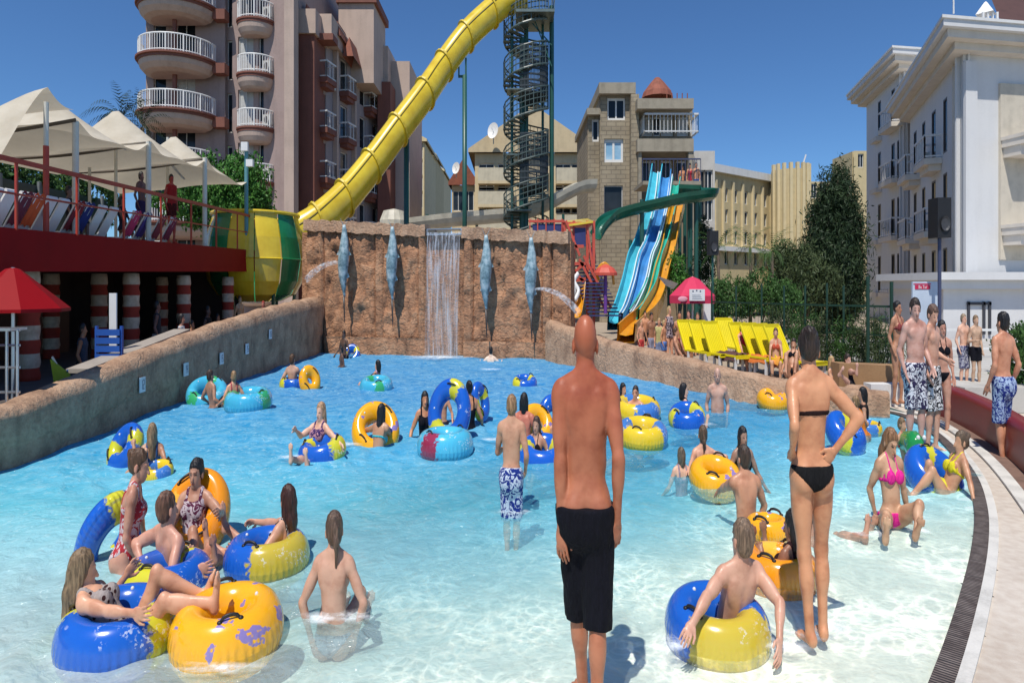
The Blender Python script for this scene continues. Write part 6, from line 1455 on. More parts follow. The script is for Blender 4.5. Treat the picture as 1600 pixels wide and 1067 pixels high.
# ------------------------------------------------------------------ right side deck: umbrella, loungers, speakers, banner
pk = paint('pink red canvas', (.60, .03, .09), .8, .12); pkl = paint('pale pink print', (.75, .35, .42), .8)
DU = 27.0; c = P(1082, 432, DU); o = thing('pink_parasol', 'pink red parasol with a white lettered panel behind the loungers', 'parasol', (c[0], c[1], .22)); m = MB(); R_ = .96; zb_ = P(0, 462, DU)[2]
m.lathe((c[0], c[1], 0), [(0, c[2]), (.3, c[2] - .08), (R_, zb_), (R_, zb_ - .2), (R_ - .02, zb_ - .2), (R_ - .02, zb_), (.3, c[2] - .12)], 8, sx=1, sy=1); m.build('canopy', pk, o)
m = MB(); m.cyl((c[0], c[1], .2), (c[0], c[1], c[2]), .035); m.build('pole', whitem, o)
m = MB(); a = P(1077, 470, DU - 1.0); b_ = P(1101, 452, DU - 1.0); m.box(a[0], b_[0], a[1] - .03, a[1], a[2], b_[2]); pn = m.build('panel', pw, o)
def text(body, p, size, mat, parent, rz=0, name='lettering', sx=1):
    cu = bpy.data.curves.new(name, 'FONT'); cu.body = body; cu.size = size; cu.align_x = 'CENTER'; cu.align_y = 'CENTER'; cu.extrude = .004
    me_o = bpy.data.objects.new('tmp', cu); col.objects.link(me_o); dg = bpy.context.evaluated_depsgraph_get(); me = bpy.data.meshes.new_from_object(me_o.evaluated_get(dg)); bpy.data.objects.remove(me_o)
    n = len(me.vertices); co = np.zeros(n * 3); me.vertices.foreach_get('co', co); co = co.reshape(-1, 3); ca_, sa_ = math.cos(rz), math.sin(rz)
    V = np.stack([p[0] + co[:, 0] * sx * ca_, p[1] + co[:, 0] * sx * sa_ - co[:, 2], p[2] + co[:, 1]], -1); F = [tuple(pg.vertices) for pg in me.polygons]; return link_mesh(name, V, F, mat, parent)
gp_ = paint('grey print', (.36, .38, .42), .6); m = MB(); cx0 = (a[0] + b_[0]) / 2; cz0 = (a[2] + b_[2]) / 2
for k_ in range(3): m.box(cx0 - .2, cx0 + .2 - .03 * k_, a[1] - .038, a[1] - .033, cz0 - .10 + .045 * k_, cz0 - .085 + .045 * k_)
m.build('print_line', gp_, pn)
m = MB()
for k_, q_ in enumerate((-.17, -.02, .13)): m.ell((cx0 + q_, a[1] - .035, cz0 + .095 + .02 * (k_ == 1)), (.032, .004, .02))
m.build('emblem', dkm, pn)
m = MB(); q = [(c[0] + math.cos(t_) * .985, c[1] + math.sin(t_) * .985) for t_ in (math.radians(202), math.radians(248))]
m = MB(); m.ell((c[0] - .62, c[1] - .80, zb_ - .08), (.2, .03, .07)); m.build('print', pkl, o)
p0 = P(1028, 432, 29); m = MB(); m.add([P(1027, 431, 29), P(1060, 443, 29), P(1052, 452, 29.4), P(1040, 446, 29.2), P(1027, 431, 29.05), P(1060, 443, 29.05), P(1052, 452, 29.45), P(1040, 446, 29.25)], [(0, 1, 2, 3), (7, 6, 5, 4), (0, 4, 5, 1), (1, 5, 6, 2), (2, 6, 7, 3), (3, 7, 4, 0)]); o = m.build('white_awning', paint('awning white', (.6, .6, .54), .8), None, tuple(p0)); tag(o, 'pointed white awning sticking out left of the pink parasol', 'awning')
m = MB(); a = P(1102, 500, 28); m.box(a[0] - .05, a[0] + .28, a[1], a[1] + .2, .2, P(0, 472, 28)[2]); tag(m.build('drinks_fridge', pw, None, (a[0], a[1], .2)), 'tall white fridge standing under the right edge of the pink parasol', 'fridge')

lem = paint('lemon yellow plastic', (.80, .66, .01), .45, .08)
def lounger(name, label, px, d, z, rz, back=50):
    o = thing(name, label, 'sun lounger', (0, 0, 0), 'yellow sun loungers on the right deck'); L = 1.25; bl = .78; ba = math.radians(back)
    m = MB()
    for k in range(9): x0 = -.30 + k * .067; m.box(x0, x0 + .058, -L, .0, .30, .34)
    m.box(-.32, .32, -L, -L + .06, .27, .345); m.build('seat', lem, o)
    m = MB()
    for k in range(9):
        x0 = -.30 + k * .067; y1, z1 = bl * math.cos(ba), .32 + bl * math.sin(ba); m.add([(x0, 0, .30), (x0 + .058, 0, .30), (x0 + .058, y1, z1), (x0, y1, z1), (x0, .03, .30), (x0 + .058, .03, .30), (x0 + .058, y1 + .03, z1), (x0, y1 + .03, z1)], [(0, 3, 2, 1), (4, 5, 6, 7), (0, 1, 5, 4), (2, 3, 7, 6), (1, 2, 6, 5), (3, 0, 4, 7)])
    m.bar((-.32, y1 + .02, z1 + .01), (.32, y1 + .02, z1 + .01), .07); m.bar((-.325, 0, .31), (-.325, y1, z1), .05); m.bar((.325, 0, .31), (.325, y1, z1), .05); m.build('backrest', lem, o)
    for sx_, sy_ in ((-.28, -L + .1), (.28, -L + .1), (-.28, -.1), (.28, -.1)): m = MB(); m.bar((sx_, sy_, 0), (sx_, sy_, .3), .06); m.build('leg', pw, o)
    o.location = (X(px, d), d, z * K); o.rotation_euler = (0, 0, rz); ORG[o.name] = np.array([X(px, d), d, z]); return o
lp = lounger('sun_lounger', 'leftmost yellow lounger of the row by the pink parasol', 1084, 22.2, .24, math.radians(18))
for px, d, rz, lb in ((1103, 21.7, 18, 'second yellow lounger from the parasol'), (1124, 21.2, 20, 'third yellow lounger, left of the gap with the red dressed sitter'), (1168, 20.6, 20, 'yellow lounger just right of the red dressed sitter'),
                      (1187, 20.2, 22, 'yellow lounger in the middle of the right hand cluster'), (1206, 19.8, 24, 'yellow lounger next to last before the standing woman'), (1226, 19.4, 26, 'last yellow lounger, half hidden by the standing woman'),
                      (1140, 23.6, 8, 'yellow lounger of the back row seen between two clusters')):
    copy_tree(lp, (X(px, d), d, .24), math.radians(rz), lb)
for (px, d, cc, nm, lb) in ((1168, 20.6, (.62, .16, .03), 'rust', 'rust orange towel on the lounger right of the red dressed sitter'), (1187, 20.2, (.70, .30, .04), 'amber', 'amber towel on the lounger in the middle of the right hand cluster'), (1124, 21.2, (.10, .04, .04), 'brown', 'dark brown towel at the foot of the third yellow lounger')):
    a_ = math.radians(20); V = []; X0 = X(px, d)
    for i in range(9):
        for j in range(9): u_, v_ = -.33 + .66 * i / 8, -1.15 + 1.0 * j / 8; V.append((X0 + u_ * math.cos(a_) - v_ * math.sin(a_), d + u_ * math.sin(a_) + v_ * math.cos(a_), .24 + .36 + .02 * math.sin(i * 2.1 + j) - (.14 if i in (0, 8) else 0)))
    oo = link_mesh('towel', V, [(i*9+j, (i+1)*9+j, (i+1)*9+j+1, i*9+j+1) for i in range(8) for j in range(8)], tw(nm, cc), None, (X0, d, .6), True); tag(oo, lb, 'towel')
blk_ = paint('speaker black', (.012, .012, .014), .55)
for px, py0, py1, w, d, yb_, lb in ((1114, 361, 399, 14, 27.5, 500, 'smaller black loudspeaker on a pole behind the shrubs'), (1470, 310, 372, 21, 17.0, 560, 'big black loudspeaker on a tall pole in front of the white hotel')):
    a = P(px, py1, d); b = P(px, py0, d); o = thing('loudspeaker', lb, 'loudspeaker', (a[0], d, .2)); ww = w * d / FX / 2; m = MB(); m.box(a[0] - ww, a[0] + ww, d - .15, d + .25, a[2], b[2]); cab = m.build('cabinet', blk_, o)
    m = MB(); m.lathe((0, 0, 0), [(.0, 0), (ww * .5, .01), (ww * .7, .04)], 14); V = [(a[0] + v[0], d - .16 - v[2], a[2] * .65 + b[2] * .35 + v[1]) for v in m.V]; link_mesh('cone', V, m.F, paint('cone grey', (.05, .05, .055), .5), o)
    m = MB(); m.cyl((a[0], d + .05, .1), (a[0], d + .05, a[2]), .045); m.build('pole', tg if px < 1200 else dkm, o)
o = thing('advert_board', 'pale blue advertising board with a red strip behind the men at the shore', 'sign', P(1449, 520, 17.6)); a = P(1426, 545, 17.6); b = P(1471, 440, 17.6); m = MB(); m.box(a[0], b[0], a[1], a[1] + .06, .3, b[2]); m.build('board', paint('pale blue board', (.52, .60, .70), .6, .12, 2), o)
m = MB(); zz_ = P(0, 447, 17.6)[2]; m.box(a[0] + .06, a[0] + .48, a[1] - .012, a[1] - .003, zz_ - .055, zz_ + .02); s_ = m.build('strip', paint('sign red', (.6, .02, .08), .5), o); text('Bu Tur', (a[0] + .27, a[1] - .014, zz_ - .018), .085, pw, s_)
m = MB(); m.box(a[0] + .02, a[0] + .50, a[1] - .010, a[1] - .002, zz_ + .03, zz_ + .045); m.build('line', paint('sign red', (.6, .02, .08), .5), o)
# maroon wall curving behind the shore, brick strip and low white ledge
mr = paint('maroon paint', (.19, .014, .016), .4, .12, 1)
ml = [G(1440, 640, .05), G(1480, 652, .05), G(1540, 686, .05), G(1600, 736, .05), G(1700, 850, .05)]
MW = np.array(smooth_line([np.array(p) for p in ml], 8)); V = []; F = []
d_ = np.gradient(MW[:, :2], axis=0); d_ /= np.linalg.norm(d_, axis=1)[:, None]; N_ = np.stack([-d_[:, 1], d_[:, 0]], 1)
for i, p in enumerate(MW):
    for (o_, h_) in ((0, 0), (.02, .40), (.06, .46), (.30, .47), (.36, .42), (.36, 0)): V.append((p[0] + N_[i, 0] * o_, p[1] + N_[i, 1] * o_, h_))
F = [(i*6+j, i*6+j+1, (i+1)*6+j+1, (i+1)*6+j) for i in range(len(MW) - 1) for j in range(5)] + [(0, 1, 2, 3, 4, 5), tuple(range((len(MW) - 1) * 6, len(MW) * 6))[::-1]]
tag(link_mesh('maroon_wall', V, F, mr, None, tuple(MW[10]), True), 'low curved maroon wall behind the man in blue shorts', 'low wall')
bk = paint('brown brick strip', (.20, .12, .09), .8, .3, 6)
o = ribbon('brick_strip', MW, .0, .22, .03, bk); tag(o, kind='structure')
o = ribbon('kerb', MW, .22, .40, .04, ORG_white); tag(o, kind='structure')
m = MB(); a = G(1345, 612, .3); b = P(1412, 600, 17.2); m.add([(7.9 + 1, 17.4, 0), (10.5, 17.0, 0), (10.5, 17.5, 0), (8.9, 17.9, 0), (8.9, 17.4, .62), (10.5, 17.0, .60), (10.5, 17.5, .60), (8.9, 17.9, .62)], [(0, 1, 5, 4), (1, 2, 6, 5), (4, 5, 6, 7), (2, 3, 7, 6), (3, 0, 4, 7)]); tag(m.build('planter_wall', paint('planter ochre', (.33, .19, .09), .85, .25), None, (9.7, 17.3, 0)), 'ochre planter wall below the shrubs left of the standing group', 'planter')
m = MB(); m.box(9.2, 10.9, 16.4, 16.75, 0, .36); m.build  # ledge
tag(m.build('white_ledge', whitem, None, (10, 16.5, 0)), 'low white ledge behind the rock end of the right pool wall', 'ledge')
m = MB(); m.box(10.9, 25, 15.4, 30, .02, .40); tag(m.build('raised_deck', paint('raised deck pale', (.48, .46, .42), .8)), kind='structure')
o = MB(); c = G(1352, 640); V, F = surface([ellp(G(1338, 640) + np.array([0, .2, .12]), (.32, .25, .26)), ellp(G(1352, 641) + np.array([0, .2, .14]), (.3, .25, .24)), ellp(G(1366, 643) + np.array([.05, .2, .1]), (.25, .2, .2))], .03); o = link_mesh('rock', V, F, rock2, None, tuple(c), True); tag(o, 'rounded pinkish rock at the end of the right pool wall', 'rock')
m = MB(); a = P(1500, 505, 22); m.bar((a[0] - 1.5, a[1], 1.0), (a[0] + 5, a[1], 1.0), .05); m.bar((a[0] - 1.5, a[1], .6), (a[0] + 5, a[1], .6), .04)
for k in range(5): m.bar((a[0] - 1.5 + k * 1.6, a[1], .3), (a[0] - 1.5 + k * 1.6, a[1], 1.0), .05)
tag(m.build('white_fence', whitem, None, (a[0], a[1], .3)), 'white rail fence behind the two children on the raised deck', 'fence')
o = MB(); hgo = thing('hedge', 'dark green hedge at the right picture edge behind the man in blue shorts', 'hedge', (X(1590, 17), 17, .4)); V, F = leaves([(np.array([X(1588, 17.5), 17.5, .75]), (.35, .8, .55)), (np.array([X(1610, 16), 16, .75]), (.4, .9, .5))], 4500, .05, 9, .5); link_mesh('crown', V, F, g_mid, hgo)
m = MB(); m.cyl((X(1590, 17), 17, .4), (X(1590, 17), 17, .8), .05); m.build('trunk', bark, hgo)
# ------------------------------------------------------------------ swim rings
def ring_mat(name, base, patch, spans, splash=None, rough=.2):
    """glossy vinyl: base colour with jagged patches over part of the turn, welded seams with creases"""
    t = NT(name); u = t.sep(t.co('UV')); n = t.noise(16, 3); n2 = t.noise(5, 4)
    fac = None
    for (c, w) in spans:
        d = t.math('ABSOLUTE', t.math('SUBTRACT', t.math('FRACT', t.math('ADD', u[0], 1.5 - c)), .5))
        d = t.math('ADD', d, t.math('MULTIPLY', t.math('SUBTRACT', n, .5), .10))
        m_ = t.ramp(d, [(w - .006, 1), (w + .006, 0)]); fac = m_ if fac is None else t.math('MAXIMUM', fac, m_)
    v0 = t.math('ABSOLUTE', t.math('SUBTRACT', t.math('FRACT', t.math('ADD', u[1], .56)), .5))   # 0 at the outer seam
    b = np.array(base)
    c = t.mix(t.ramp(n2, [(.35, .25), (.6, 0)]), base, tuple(b * .8))
    if fac is not None:
        lowcut = t.ramp(t.math('ADD', u[1], t.math('MULTIPLY', n, .04)), [(.93, 1), (.95, .0)]); c = t.mix(fac, c, patch)
    if splash is not None: c = t.mix(t.ramp(t.noise(4.2, 3, None, .6), [(.60, 0), (.615, 1)]), c, splash)
    if fac is not None:
        ed = t.math('MULTIPLY', t.ramp(fac, [(0, 0), (.5, 1), (1, 0)]), 1.0); wsp = t.ramp(t.noise(30, 2), [(.55, 0), (.6, 1)]); wz = t.ramp(t.noise(3.3, 2), [(.60, 0), (.66, .55)]); c = t.mix(t.math('MULTIPLY', t.math('MULTIPLY', wsp, wz), t.ramp(u[1], [(.1, 1), (.45, 1), (.5, 0)])), c, (.75, .78, .8))
    seam = t.ramp(v0, [(0, 1), (.012, 1), (.02, 0)]); c = t.mix(t.math('MULTIPLY', seam, .35), c, tuple(b * .3))
    t.base(c, rough); t.set(t.b, 'Coat Weight', .5); t.set(t.b, 'Coat Roughness', .12)
    t.set(t.b, 'Subsurface Weight', .08); t.set(t.b, 'Subsurface Scale', .05)
    cre = t.math('SINE', t.math('ADD', t.math('MULTIPLY', u[0], 6.2832 * 44), t.math('MULTIPLY', n2, 9))); near = t.ramp(v0, [(0, 1), (.16, 0)])
    t.bump(t.math('MULTIPLY', t.math('MULTIPLY', cre, near), n), .55, .02)
    return t.m
R_BY = ring_mat('blue ring vinyl', (.012, .11, .52), (.62, .58, .03), [(.58, .10), (.08, .05)])
R_YE = ring_mat('yellow ring vinyl', (.90, .42, .008), (.25, .16, .42), [], (.27, .2, .45))
R_OR = ring_mat('orange ring vinyl', (.86, .30, .006), (.9, .5, .05), [(.3, .1)])
R_CY = ring_mat('cyan ring vinyl', (.06, .42, .62), (.04, .38, .14), [(.62, .05), (.2, .06)], (.10, .50, .72))
R_CR = ring_mat('cyan ring vinyl with red print', (.08, .48, .68), (.30, .03, .07), [(.66, .055)])
R_B2 = ring_mat('blue ring vinyl with wide yellow patch', (.012, .11, .52), (.55, .42, .04), [(.80, .16)])
R_YB = ring_mat('yellow and blue ring vinyl', (.80, .55, .02), (.06, .20, .55), [(.42, .10), (.9, .08)])
hdm = paint('black handle', (.015, .012, .012), .5)
def ring(label, px, py, mat, R=.31, r=.165, tilt=0, az=0, d=None, zc=None, spin=0, handles=2, group='swim rings floating on the pool', name='swim_ring', pig=0):
    """px, py: centre of the ring where it lies on the water"""
    c = G(px, py) if d is None else P(px, py, d)
    z = .03 if zc is None else zc
    if d is None: c[2] = z
    M = rot_yaw(0) if False else np.eye(3)
    A, T_, S_ = math.radians(az), math.radians(tilt), math.radians(spin)
    Rz = np.array([[math.cos(A), -math.sin(A), 0], [math.sin(A), math.cos(A), 0], [0, 0, 1]]); Rx = np.array([[1, 0, 0], [0, math.cos(T_), -math.sin(T_)], [0, math.sin(T_), math.cos(T_)]])
    M = Rz @ Rx; n, q = 64, 22; V = []; uv = []
    for i in range(n + 1):
        a = 2 * math.pi * i / n + S_; f_ = 1 + .012 * math.sin(a * 3 + px)
        for j in range(q + 1):
            b = 2 * math.pi * j / q; sq = 1.0
            rr = R + r * math.cos(b) * f_; pinch = 1 - .035 * math.exp(-((b - math.pi * 1.88) / .12) ** 2)
            V.append(np.array([math.cos(a) * rr, math.sin(a) * rr, r * math.sin(b) * pinch])); uv.append((i / n, j / q))
    V = np.array(V) @ M.T + c; F = [(i*(q+1)+j, (i+1)*(q+1)+j, (i+1)*(q+1)+j+1, i*(q+1)+j+1) for i in range(n) for j in range(q)]
    o = link_mesh(name, V, F, mat, None, tuple(c), True, uv=np.array(uv)); tag(o, label, 'swim ring', group)
    for k in range(handles):
        a = S_ + (.75 if k == 0 else .75 + math.pi); ca_, sa_ = math.cos(a), math.sin(a); m = MB(); pts = []
        for t_ in np.linspace(-1, 1, 7):
            h_ = r * .93 + .032 * (1 - t_ * t_) ** .5 + .004; pts.append(np.array([ca_ * (R + .02) - sa_ * t_ * .08, sa_ * (R + .02) + ca_ * t_ * .08, h_]) @ M.T + c)
        m.path(pts, .011, 7)
        for t_ in (-1, 1): p = np.array([ca_ * (R + .02) - sa_ * t_ * .08, sa_ * (R + .02) + ca_ * t_ * .08, r * .97]) @ M.T + c; m.ell(p, (.022, .022, .012))
        m.build('handle', hdm, o, smooth=True)
    m = MB(); a = S_ + 2.4; p = np.array([math.cos(a) * (R - r * .3), math.sin(a) * (R - r * .3), r * .93]) @ M.T + c; m.ell(p, (.016, .016, .014)); m.build('valve', pw, o, smooth=True)
    return o
# front group
ring('blue and lime ring at the bottom left under the girl with long fair hair', 186, 1000, R_BY, .31, .165, 3, 20, spin=-60, zc=.04)
ring('big plain yellow ring with black handle at the bottom left, its neighbour blue', 356, 1000, R_YE, .29, .17, 3, 0, spin=255, zc=.05)
ring('blue ring with lime end standing on edge behind the woman in red swimsuit', 172, 842, R_BY, .27, .12, -62, 68, d=7.4, spin=-125)
ring('blue ring under the shaven headed man in the front left group', 262, 912, R_BY, .27, .155, 0, 0, spin=40, zc=.02)
ring('orange ring standing up around the smiling woman in the front left group', 306, 806, R_OR, .27, .13, 48, 0, d=7.7, spin=80)
ring('blue ring with ochre patch under the brunette at the right of the front group', 418, 880, R_B2, .29, .16, 0, 0, zc=.04, spin=35)
ring('blue ring with ochre patch under the man with spread arms at the bottom', 1120, 990, R_B2, .29, .16, 4, 0, zc=.03, spin=-10)
ring('orange ring under the dark haired woman behind the standing woman', 1216, 900, R_OR, .25, .14, 0, 0, zc=.03)
ring('small yellow ring showing behind the orange ring near the standing woman', 1200, 835, R_YE, .17, .10, 0, 0, zc=.04)
ring('yellow ring with black handles by the kneeling man with bare back', 1118, 755, R_YE, .26, .14, 12, 0, zc=.05, spin=200)
# middle and far
ring('blue and lime ring under the blonde woman in the navy patterned suit', 503, 712, R_BY, .27, .16, 10, -30, spin=170)
ring('yellow ring raised behind the woman in the turquoise bikini', 587, 688, R_YE, .33, .14, 38, 15, zc=.12)
ring('pale cyan ring with dark red print in the middle of the pool', 696, 708, R_CR, .33, .19, 0, 0, zc=.08, spin=0)
ring('blue and lime ring standing upright behind the pale cyan ring', 702, 645, R_BY, .32, .14, 66, -18, d=13.0, spin=40)
ring('thin blue ring seen edge-on behind the woman right of the upright ring', 750, 628, R_BY, .20, .10, 70, 60, d=14.5)
ring('cyan ring with wave print around the boy near the left wall', 324, 628, R_CY, .36, .16, 22, 20, zc=.12)
ring('cyan ring with green print right of the boy near the left wall', 388, 640, R_CY, .38, .19, 4, 0, zc=.12, spin=120)
ring('far blue ring under the man with his back turned near the left wall', 460, 603, R_BY, .32, .13, 0, 0)
ring('yellow ring on edge touching the far blue ring', 484, 607, R_YE, .20, .13, 60, 40, zc=.14)
ring('cyan and green ring under the dark haired far bather', 588, 606, R_CY, .34, .16, 6, 0, spin=70)
ring('blue ring next to the rock wall left of the waterfall', 549, 556, R_BY, .26, .13, 40, 0)
ring('small bright blue ring floating below the rightmost fish', 820, 602, R_BY, .26, .13, 10, 0)
ring('blue and lime ring half hidden behind the bald man', 848, 716, R_BY, .29, .16, 12, 0, spin=150)
ring('blue ring on edge touching the left shoulder side of the bald man', 866, 674, R_BY, .24, .12, 60, 20, zc=.16)
ring('yellow ring behind the girl left of the bald man', 838, 680, R_YE, .24, .12, 40, 10, zc=.12)
ring('grey blue ring under the sunburnt bather left of the bald man', 822, 688, R_YB, .26, .12, 8, 0)
ring('yellow ring around the bather right of the bald man', 1003, 692, R_YB, .34, .16, 6, 0, spin=20, zc=.10)
ring('yellow and blue ring farther off right of the bald man', 995, 652, R_YB, .38, .17, 6, 0, spin=140, zc=.10)
ring('blue ring under the girl with her legs up near the right wall', 1073, 664, R_BY, .25, .15, 14, -20, spin=180, zc=.1)
ring('yellow ring floating at the foot of the right rock wall', 1208, 636, R_YE, .25, .15, 8, 0, zc=.10)
ring('blue ring just right of the hip of the woman in the black bikini', 1321, 697, R_BY, .22, .16, 30, 25, zc=.14, spin=190)
ring('flat blue and yellow ring at the shallow end right of the woman', 1355, 673, R_YB, .20, .09, 4, 0, spin=100)
ring('blue ring with lime sketch propped up by the woman in the lemon bikini', 1459, 745, R_BY, .26, .16, 30, 15, d=10.0, spin=45)
ring('blue ring under the pale girl behind the woman in red swimsuit', 196, 724, R_BY, .20, .13, 50, -25, zc=.15)
ring('lime ring edge under the arm of the bather with wet fair hair', 246, 742, R_YB, .16, .08, 10, 0)
# green crocodile float behind the girl in pink
c = G(1421, 712, .1); m = MB(); m.path(smooth_line([c + np.array(q) for q in ((-.1, -.35, .12), (0, -.1, .14), (.03, .2, .12), (.05, .55, .05))], 4), [.10, .13, .14, .15, .15, .14, .13, .12, .11, .09, .07, .05, .03], 10); o = m.build('crocodile_float', gloss('float green', (.02, .30, .07), .2), None, tuple(c), smooth=True); tag(o, 'small green inflatable animal behind the girl in the pink bikini', 'float')
m = MB(); m.ell(c + np.array([-.06, -.33, .24]), (.03, .03, .03)); m.ell(c + np.array([.04, -.33, .24]), (.03, .03, .03)); m.build('eyes', pw, o, smooth=True)

# ------------------------------------------------------------------ people
BLK = ('plain', (.006, .006, .011)); W = lambda *a: tuple(a)
# standing in front
person('bald sunburnt man in long black shorts walking away in the middle', 914, 491, 4.62, 2, 1.075, 'm', skin=RED, hair=('cap', (.16, .12, .10)) if False else None, wear=W(('shorts', ('plain', (.0035, .0035, .008)))), fat=.03,
       LH=('w', 877, 822, 4.52), RH=('w', 964, 810, 4.52), LF=(.0, .16, -.885), RF=(.06, -.16, -.875), head=(0, 4), elbow=(.25, -1, 0), low=-.01, burn=1)
person('woman in black bikini with dark pinned hair, hands on her hips', 1262, 512, 5.5, 4, .985, 'f', skin=TAN, hair=('bun', DKH), wear=W(('bottom', ('plain', (.008, .008, .009))), ('top', ('plain', (.02, .008, .008)))), roll=-1.5, head=(8, 14),
       LH=(-.165, -.02, .10), RH=(.165, -.08, .12), LF=(-.015, -.02, -.89), RF=(.12, .05, -.87), elbow=((.25, -1, -.1), (1.0, -.35, -.1)))
# front left group
person('girl with long fair hair reclining in the blue and lime ring at the bottom left', 134, 856, 5.5, 84, .93, 'f', lean=-50, skin=FAIR, hair=('long', (.20, .13, .07)), wear=W(('suit', ('dots', (.35, .30, .28), (.05, .02, .02)))), head=(-28, 6),
       RH=('w', 236, 962, 5.2), LH=('w', 196, 900, 5.9), LF=('w', 316, 930, 5.75), RF=('w', 332, 942, 5.5), elbow=(.6, -.6, -.9), kneepole=(.05, .4, 1), gap=1)
person('shaven headed man seen from behind in black trunks in the front left ring', 262, 766, 6.75, 32, .98, 'm', lean=-16, skin=(.60, .30, .21), hair=('short', (.13, .06, .035)), wear=W(('trunks', BLK)), LH=('w', 222, 880, 6.7), RH=('w', 308, 890, 6.5), LF=('w', 352, 868, 8.0), RF=('w', 372, 905, 7.3), kneepole=(.1, .3, 1), gap=1, roll=5)
person('smiling woman facing the camera inside the orange ring', 306, 716, 7.65, 176, .93, 'f', lean=-16, skin=(.50, .27, .18), hair=('bun', BLACKH), wear=W(('suit', ('floral', (.10, .02, .05), (.5, .42, .45)))), LH=('w', 342, 800, 7.3), RH=('w', 268, 806, 7.3), LF=('w', 300, 880, 6.9), RF=('w', 345, 870, 6.9), head=(4, 2))
person('woman in red and white swimsuit leaning over the ring on the left', 222, 701, 7.0, 68, .95, 'f', lean=12, skin=(.56, .28, .19), hair=('bun', BRH), wear=W(('suit', ('floral', (.42, .03, .04), (.62, .5, .5)))), LH=('w', 232, 872, 7.6), RH=('w', 218, 878, 6.95), LF=(-.1, -.2, -.62), RF=(.1, -.25, -.60), head=(10, 12), gap=1)
person('brunette with very long dark hair sitting in the blue and ochre ring', 449, 756, 7.25, -78, .95, 'f', lean=-16, skin=(.57, .30, .20), hair=('long', (.05, .018, .012)), wear=W(('suit', ('floral', (.60, .55, .52), (.03, .02, .02)))), RH=('w', 392, 815, 7.6), LH=('w', 372, 862, 6.9), LF=('w', 290, 822, 7.3), RF=('w', 322, 790, 7.6), kneepole=(.05, .4, 1), head=(25, 0), gap=1)
person('girl with dark ponytail sitting in the shallow water with her back turned', 522, 797, 5.95, 4, .93, 'f', lean=4, skin=(.57, .32, .22), hair=('tail', (.10, .06, .04)), wear=W(('bottom', ('dots', (.32, .30, .33), (.1, .1, .14)))), head=(-28, 0), LH=(-.22, .0, -.03), RH=(.21, .02, -.01), LF=(-.12, .7, -.08), RF=(.12, .72, -.08), elbow=(.6, -.2, -.3), kneepole=(.2, .3, .7))
# bottom right group
person('man with short hair and spread arms reclining in the ring at the bottom right', 1160, 808, 5.55, -14, .98, 'm', lean=-20, skin=(.60, .33, .23), hair=('short', (.17, .11, .07)), wear=W(('trunks', ('floral', (.02, .03, .10), (.6, .62, .68)))), LH=('w', 1062, 1006, 5.05), RH=('w', 1218, 1000, 5.2), LF=('w', 1075, 965, 6.5), RF=('w', 1118, 960, 6.6), kneepole=(.05, .2, 1), head=(-6, -4), elbow=(1, -.2, .2), fat=.06)
person('dark haired woman seen from behind in the orange ring by the standing woman', 1236, 794, 6.75, -38, .92, 'f', lean=-16, skin=(.30, .14, .08), hair=('long', BLACKH), wear=W(('suit', ('plain', (.03, .01, .012)))), LH=('w', 1190, 868, 6.8), RH=('w', 1258, 880, 6.9), LF=('w', 1178, 858, 7.3), RF=('w', 1196, 850, 7.6), gap=1, head=(0, 8))
person('person lying in the shallow water whose legs reach out right of the standing woman', 1262, 800, 7.9, 100, .95, 'm', lean=-48, skin=(.52, .27, .18), hair=('short', DKH), LF=('w', 1350, 838, 7.8), RF=('w', 1362, 822, 8.3), LH=(-.3, -.2, -.02), RH=(.3, -.2, -.02), wear=W(('trunks', BLK)), kneepole=(.1, .2, .5), gap=1)
person('kneeling man with tanned bare back leaning on the yellow ring', 1160, 694, 8.5, -8, .95, 'm', lean=10, skin=(.55, .27, .16), hair=('short', (.05, .03, .02)), wear=W(('trunks', BLK)), LH=('w', 1120, 768, 9.0), RH=(.26, .22, -.02), LF=(-.12, -.25, -.55), RF=(.12, -.25, -.55), head=(-14, 6), elbow=(1, 0, .1))
person('boy with short hair in blue patterned trunks wading with his back turned', 800, 616, 8.6, 8, .84, 'm', lean=4, skin=(.55, .29, .18), hair=('short', (.28, .16, .08)), wear=W(('shorts', ('floral', (.012, .03, .20), (.55, .6, .7)))), LH=(-.17, .36, .18), RH=(.21, .14, .0), head=(0, 10), LF=(-.06, 0, -.88), RF=(.07, 0, -.88))
# middle of the pool
person('blonde woman in a navy patterned suit sitting back on a blue ring', 501, 628, 11.9, -160, .95, 'f', lean=-20, skin=PALE, hair=('long', (.42, .24, .13)), wear=W(('suit', ('floral', (.04, .02, .10), (.5, .25, .3)))), LF=('w', 452, 716, 10.9), RF=('w', 478, 722, 10.8), LH=('w', 538, 700, 11.4), RH=('w', 462, 672, 11.5), kneepole=(.1, .5, .8))
person('woman in turquoise bikini bottom lying on the yellow ring, dark hair', 597, 630, 12.4, 20, .92, 'f', lean=22, skin=(.50, .26, .15), hair=('long', BLACKH), wear=W(('bottom', ('plain', (.05, .50, .55))), ('top', ('plain', (.05, .50, .55)))), LH=('w', 568, 672, 12.8), RH=('w', 610, 680, 12.8), LF=(-.14, -.3, -.75), RF=(.14, -.3, -.75))
person('dark haired woman in black left of the upright blue ring', 664, 611, 13.2, 165, .9, 'f', skin=TAN, hair=('bob', BLACKH), wear=W(('suit', BLK)), mode='wade')
person('child with dark hair peering out behind the upright blue ring', 691, 600, 14.3, 190, .72, 'm', skin=FAIR, hair=('short', BLACKH), mode='wade')
person('woman in black swimsuit with dark hair right of the upright blue ring', 733, 594, 14.0, -20, .92, 'f', skin=TAN, hair=('bun', BLACKH), wear=W(('suit', BLK)), mode='wade')
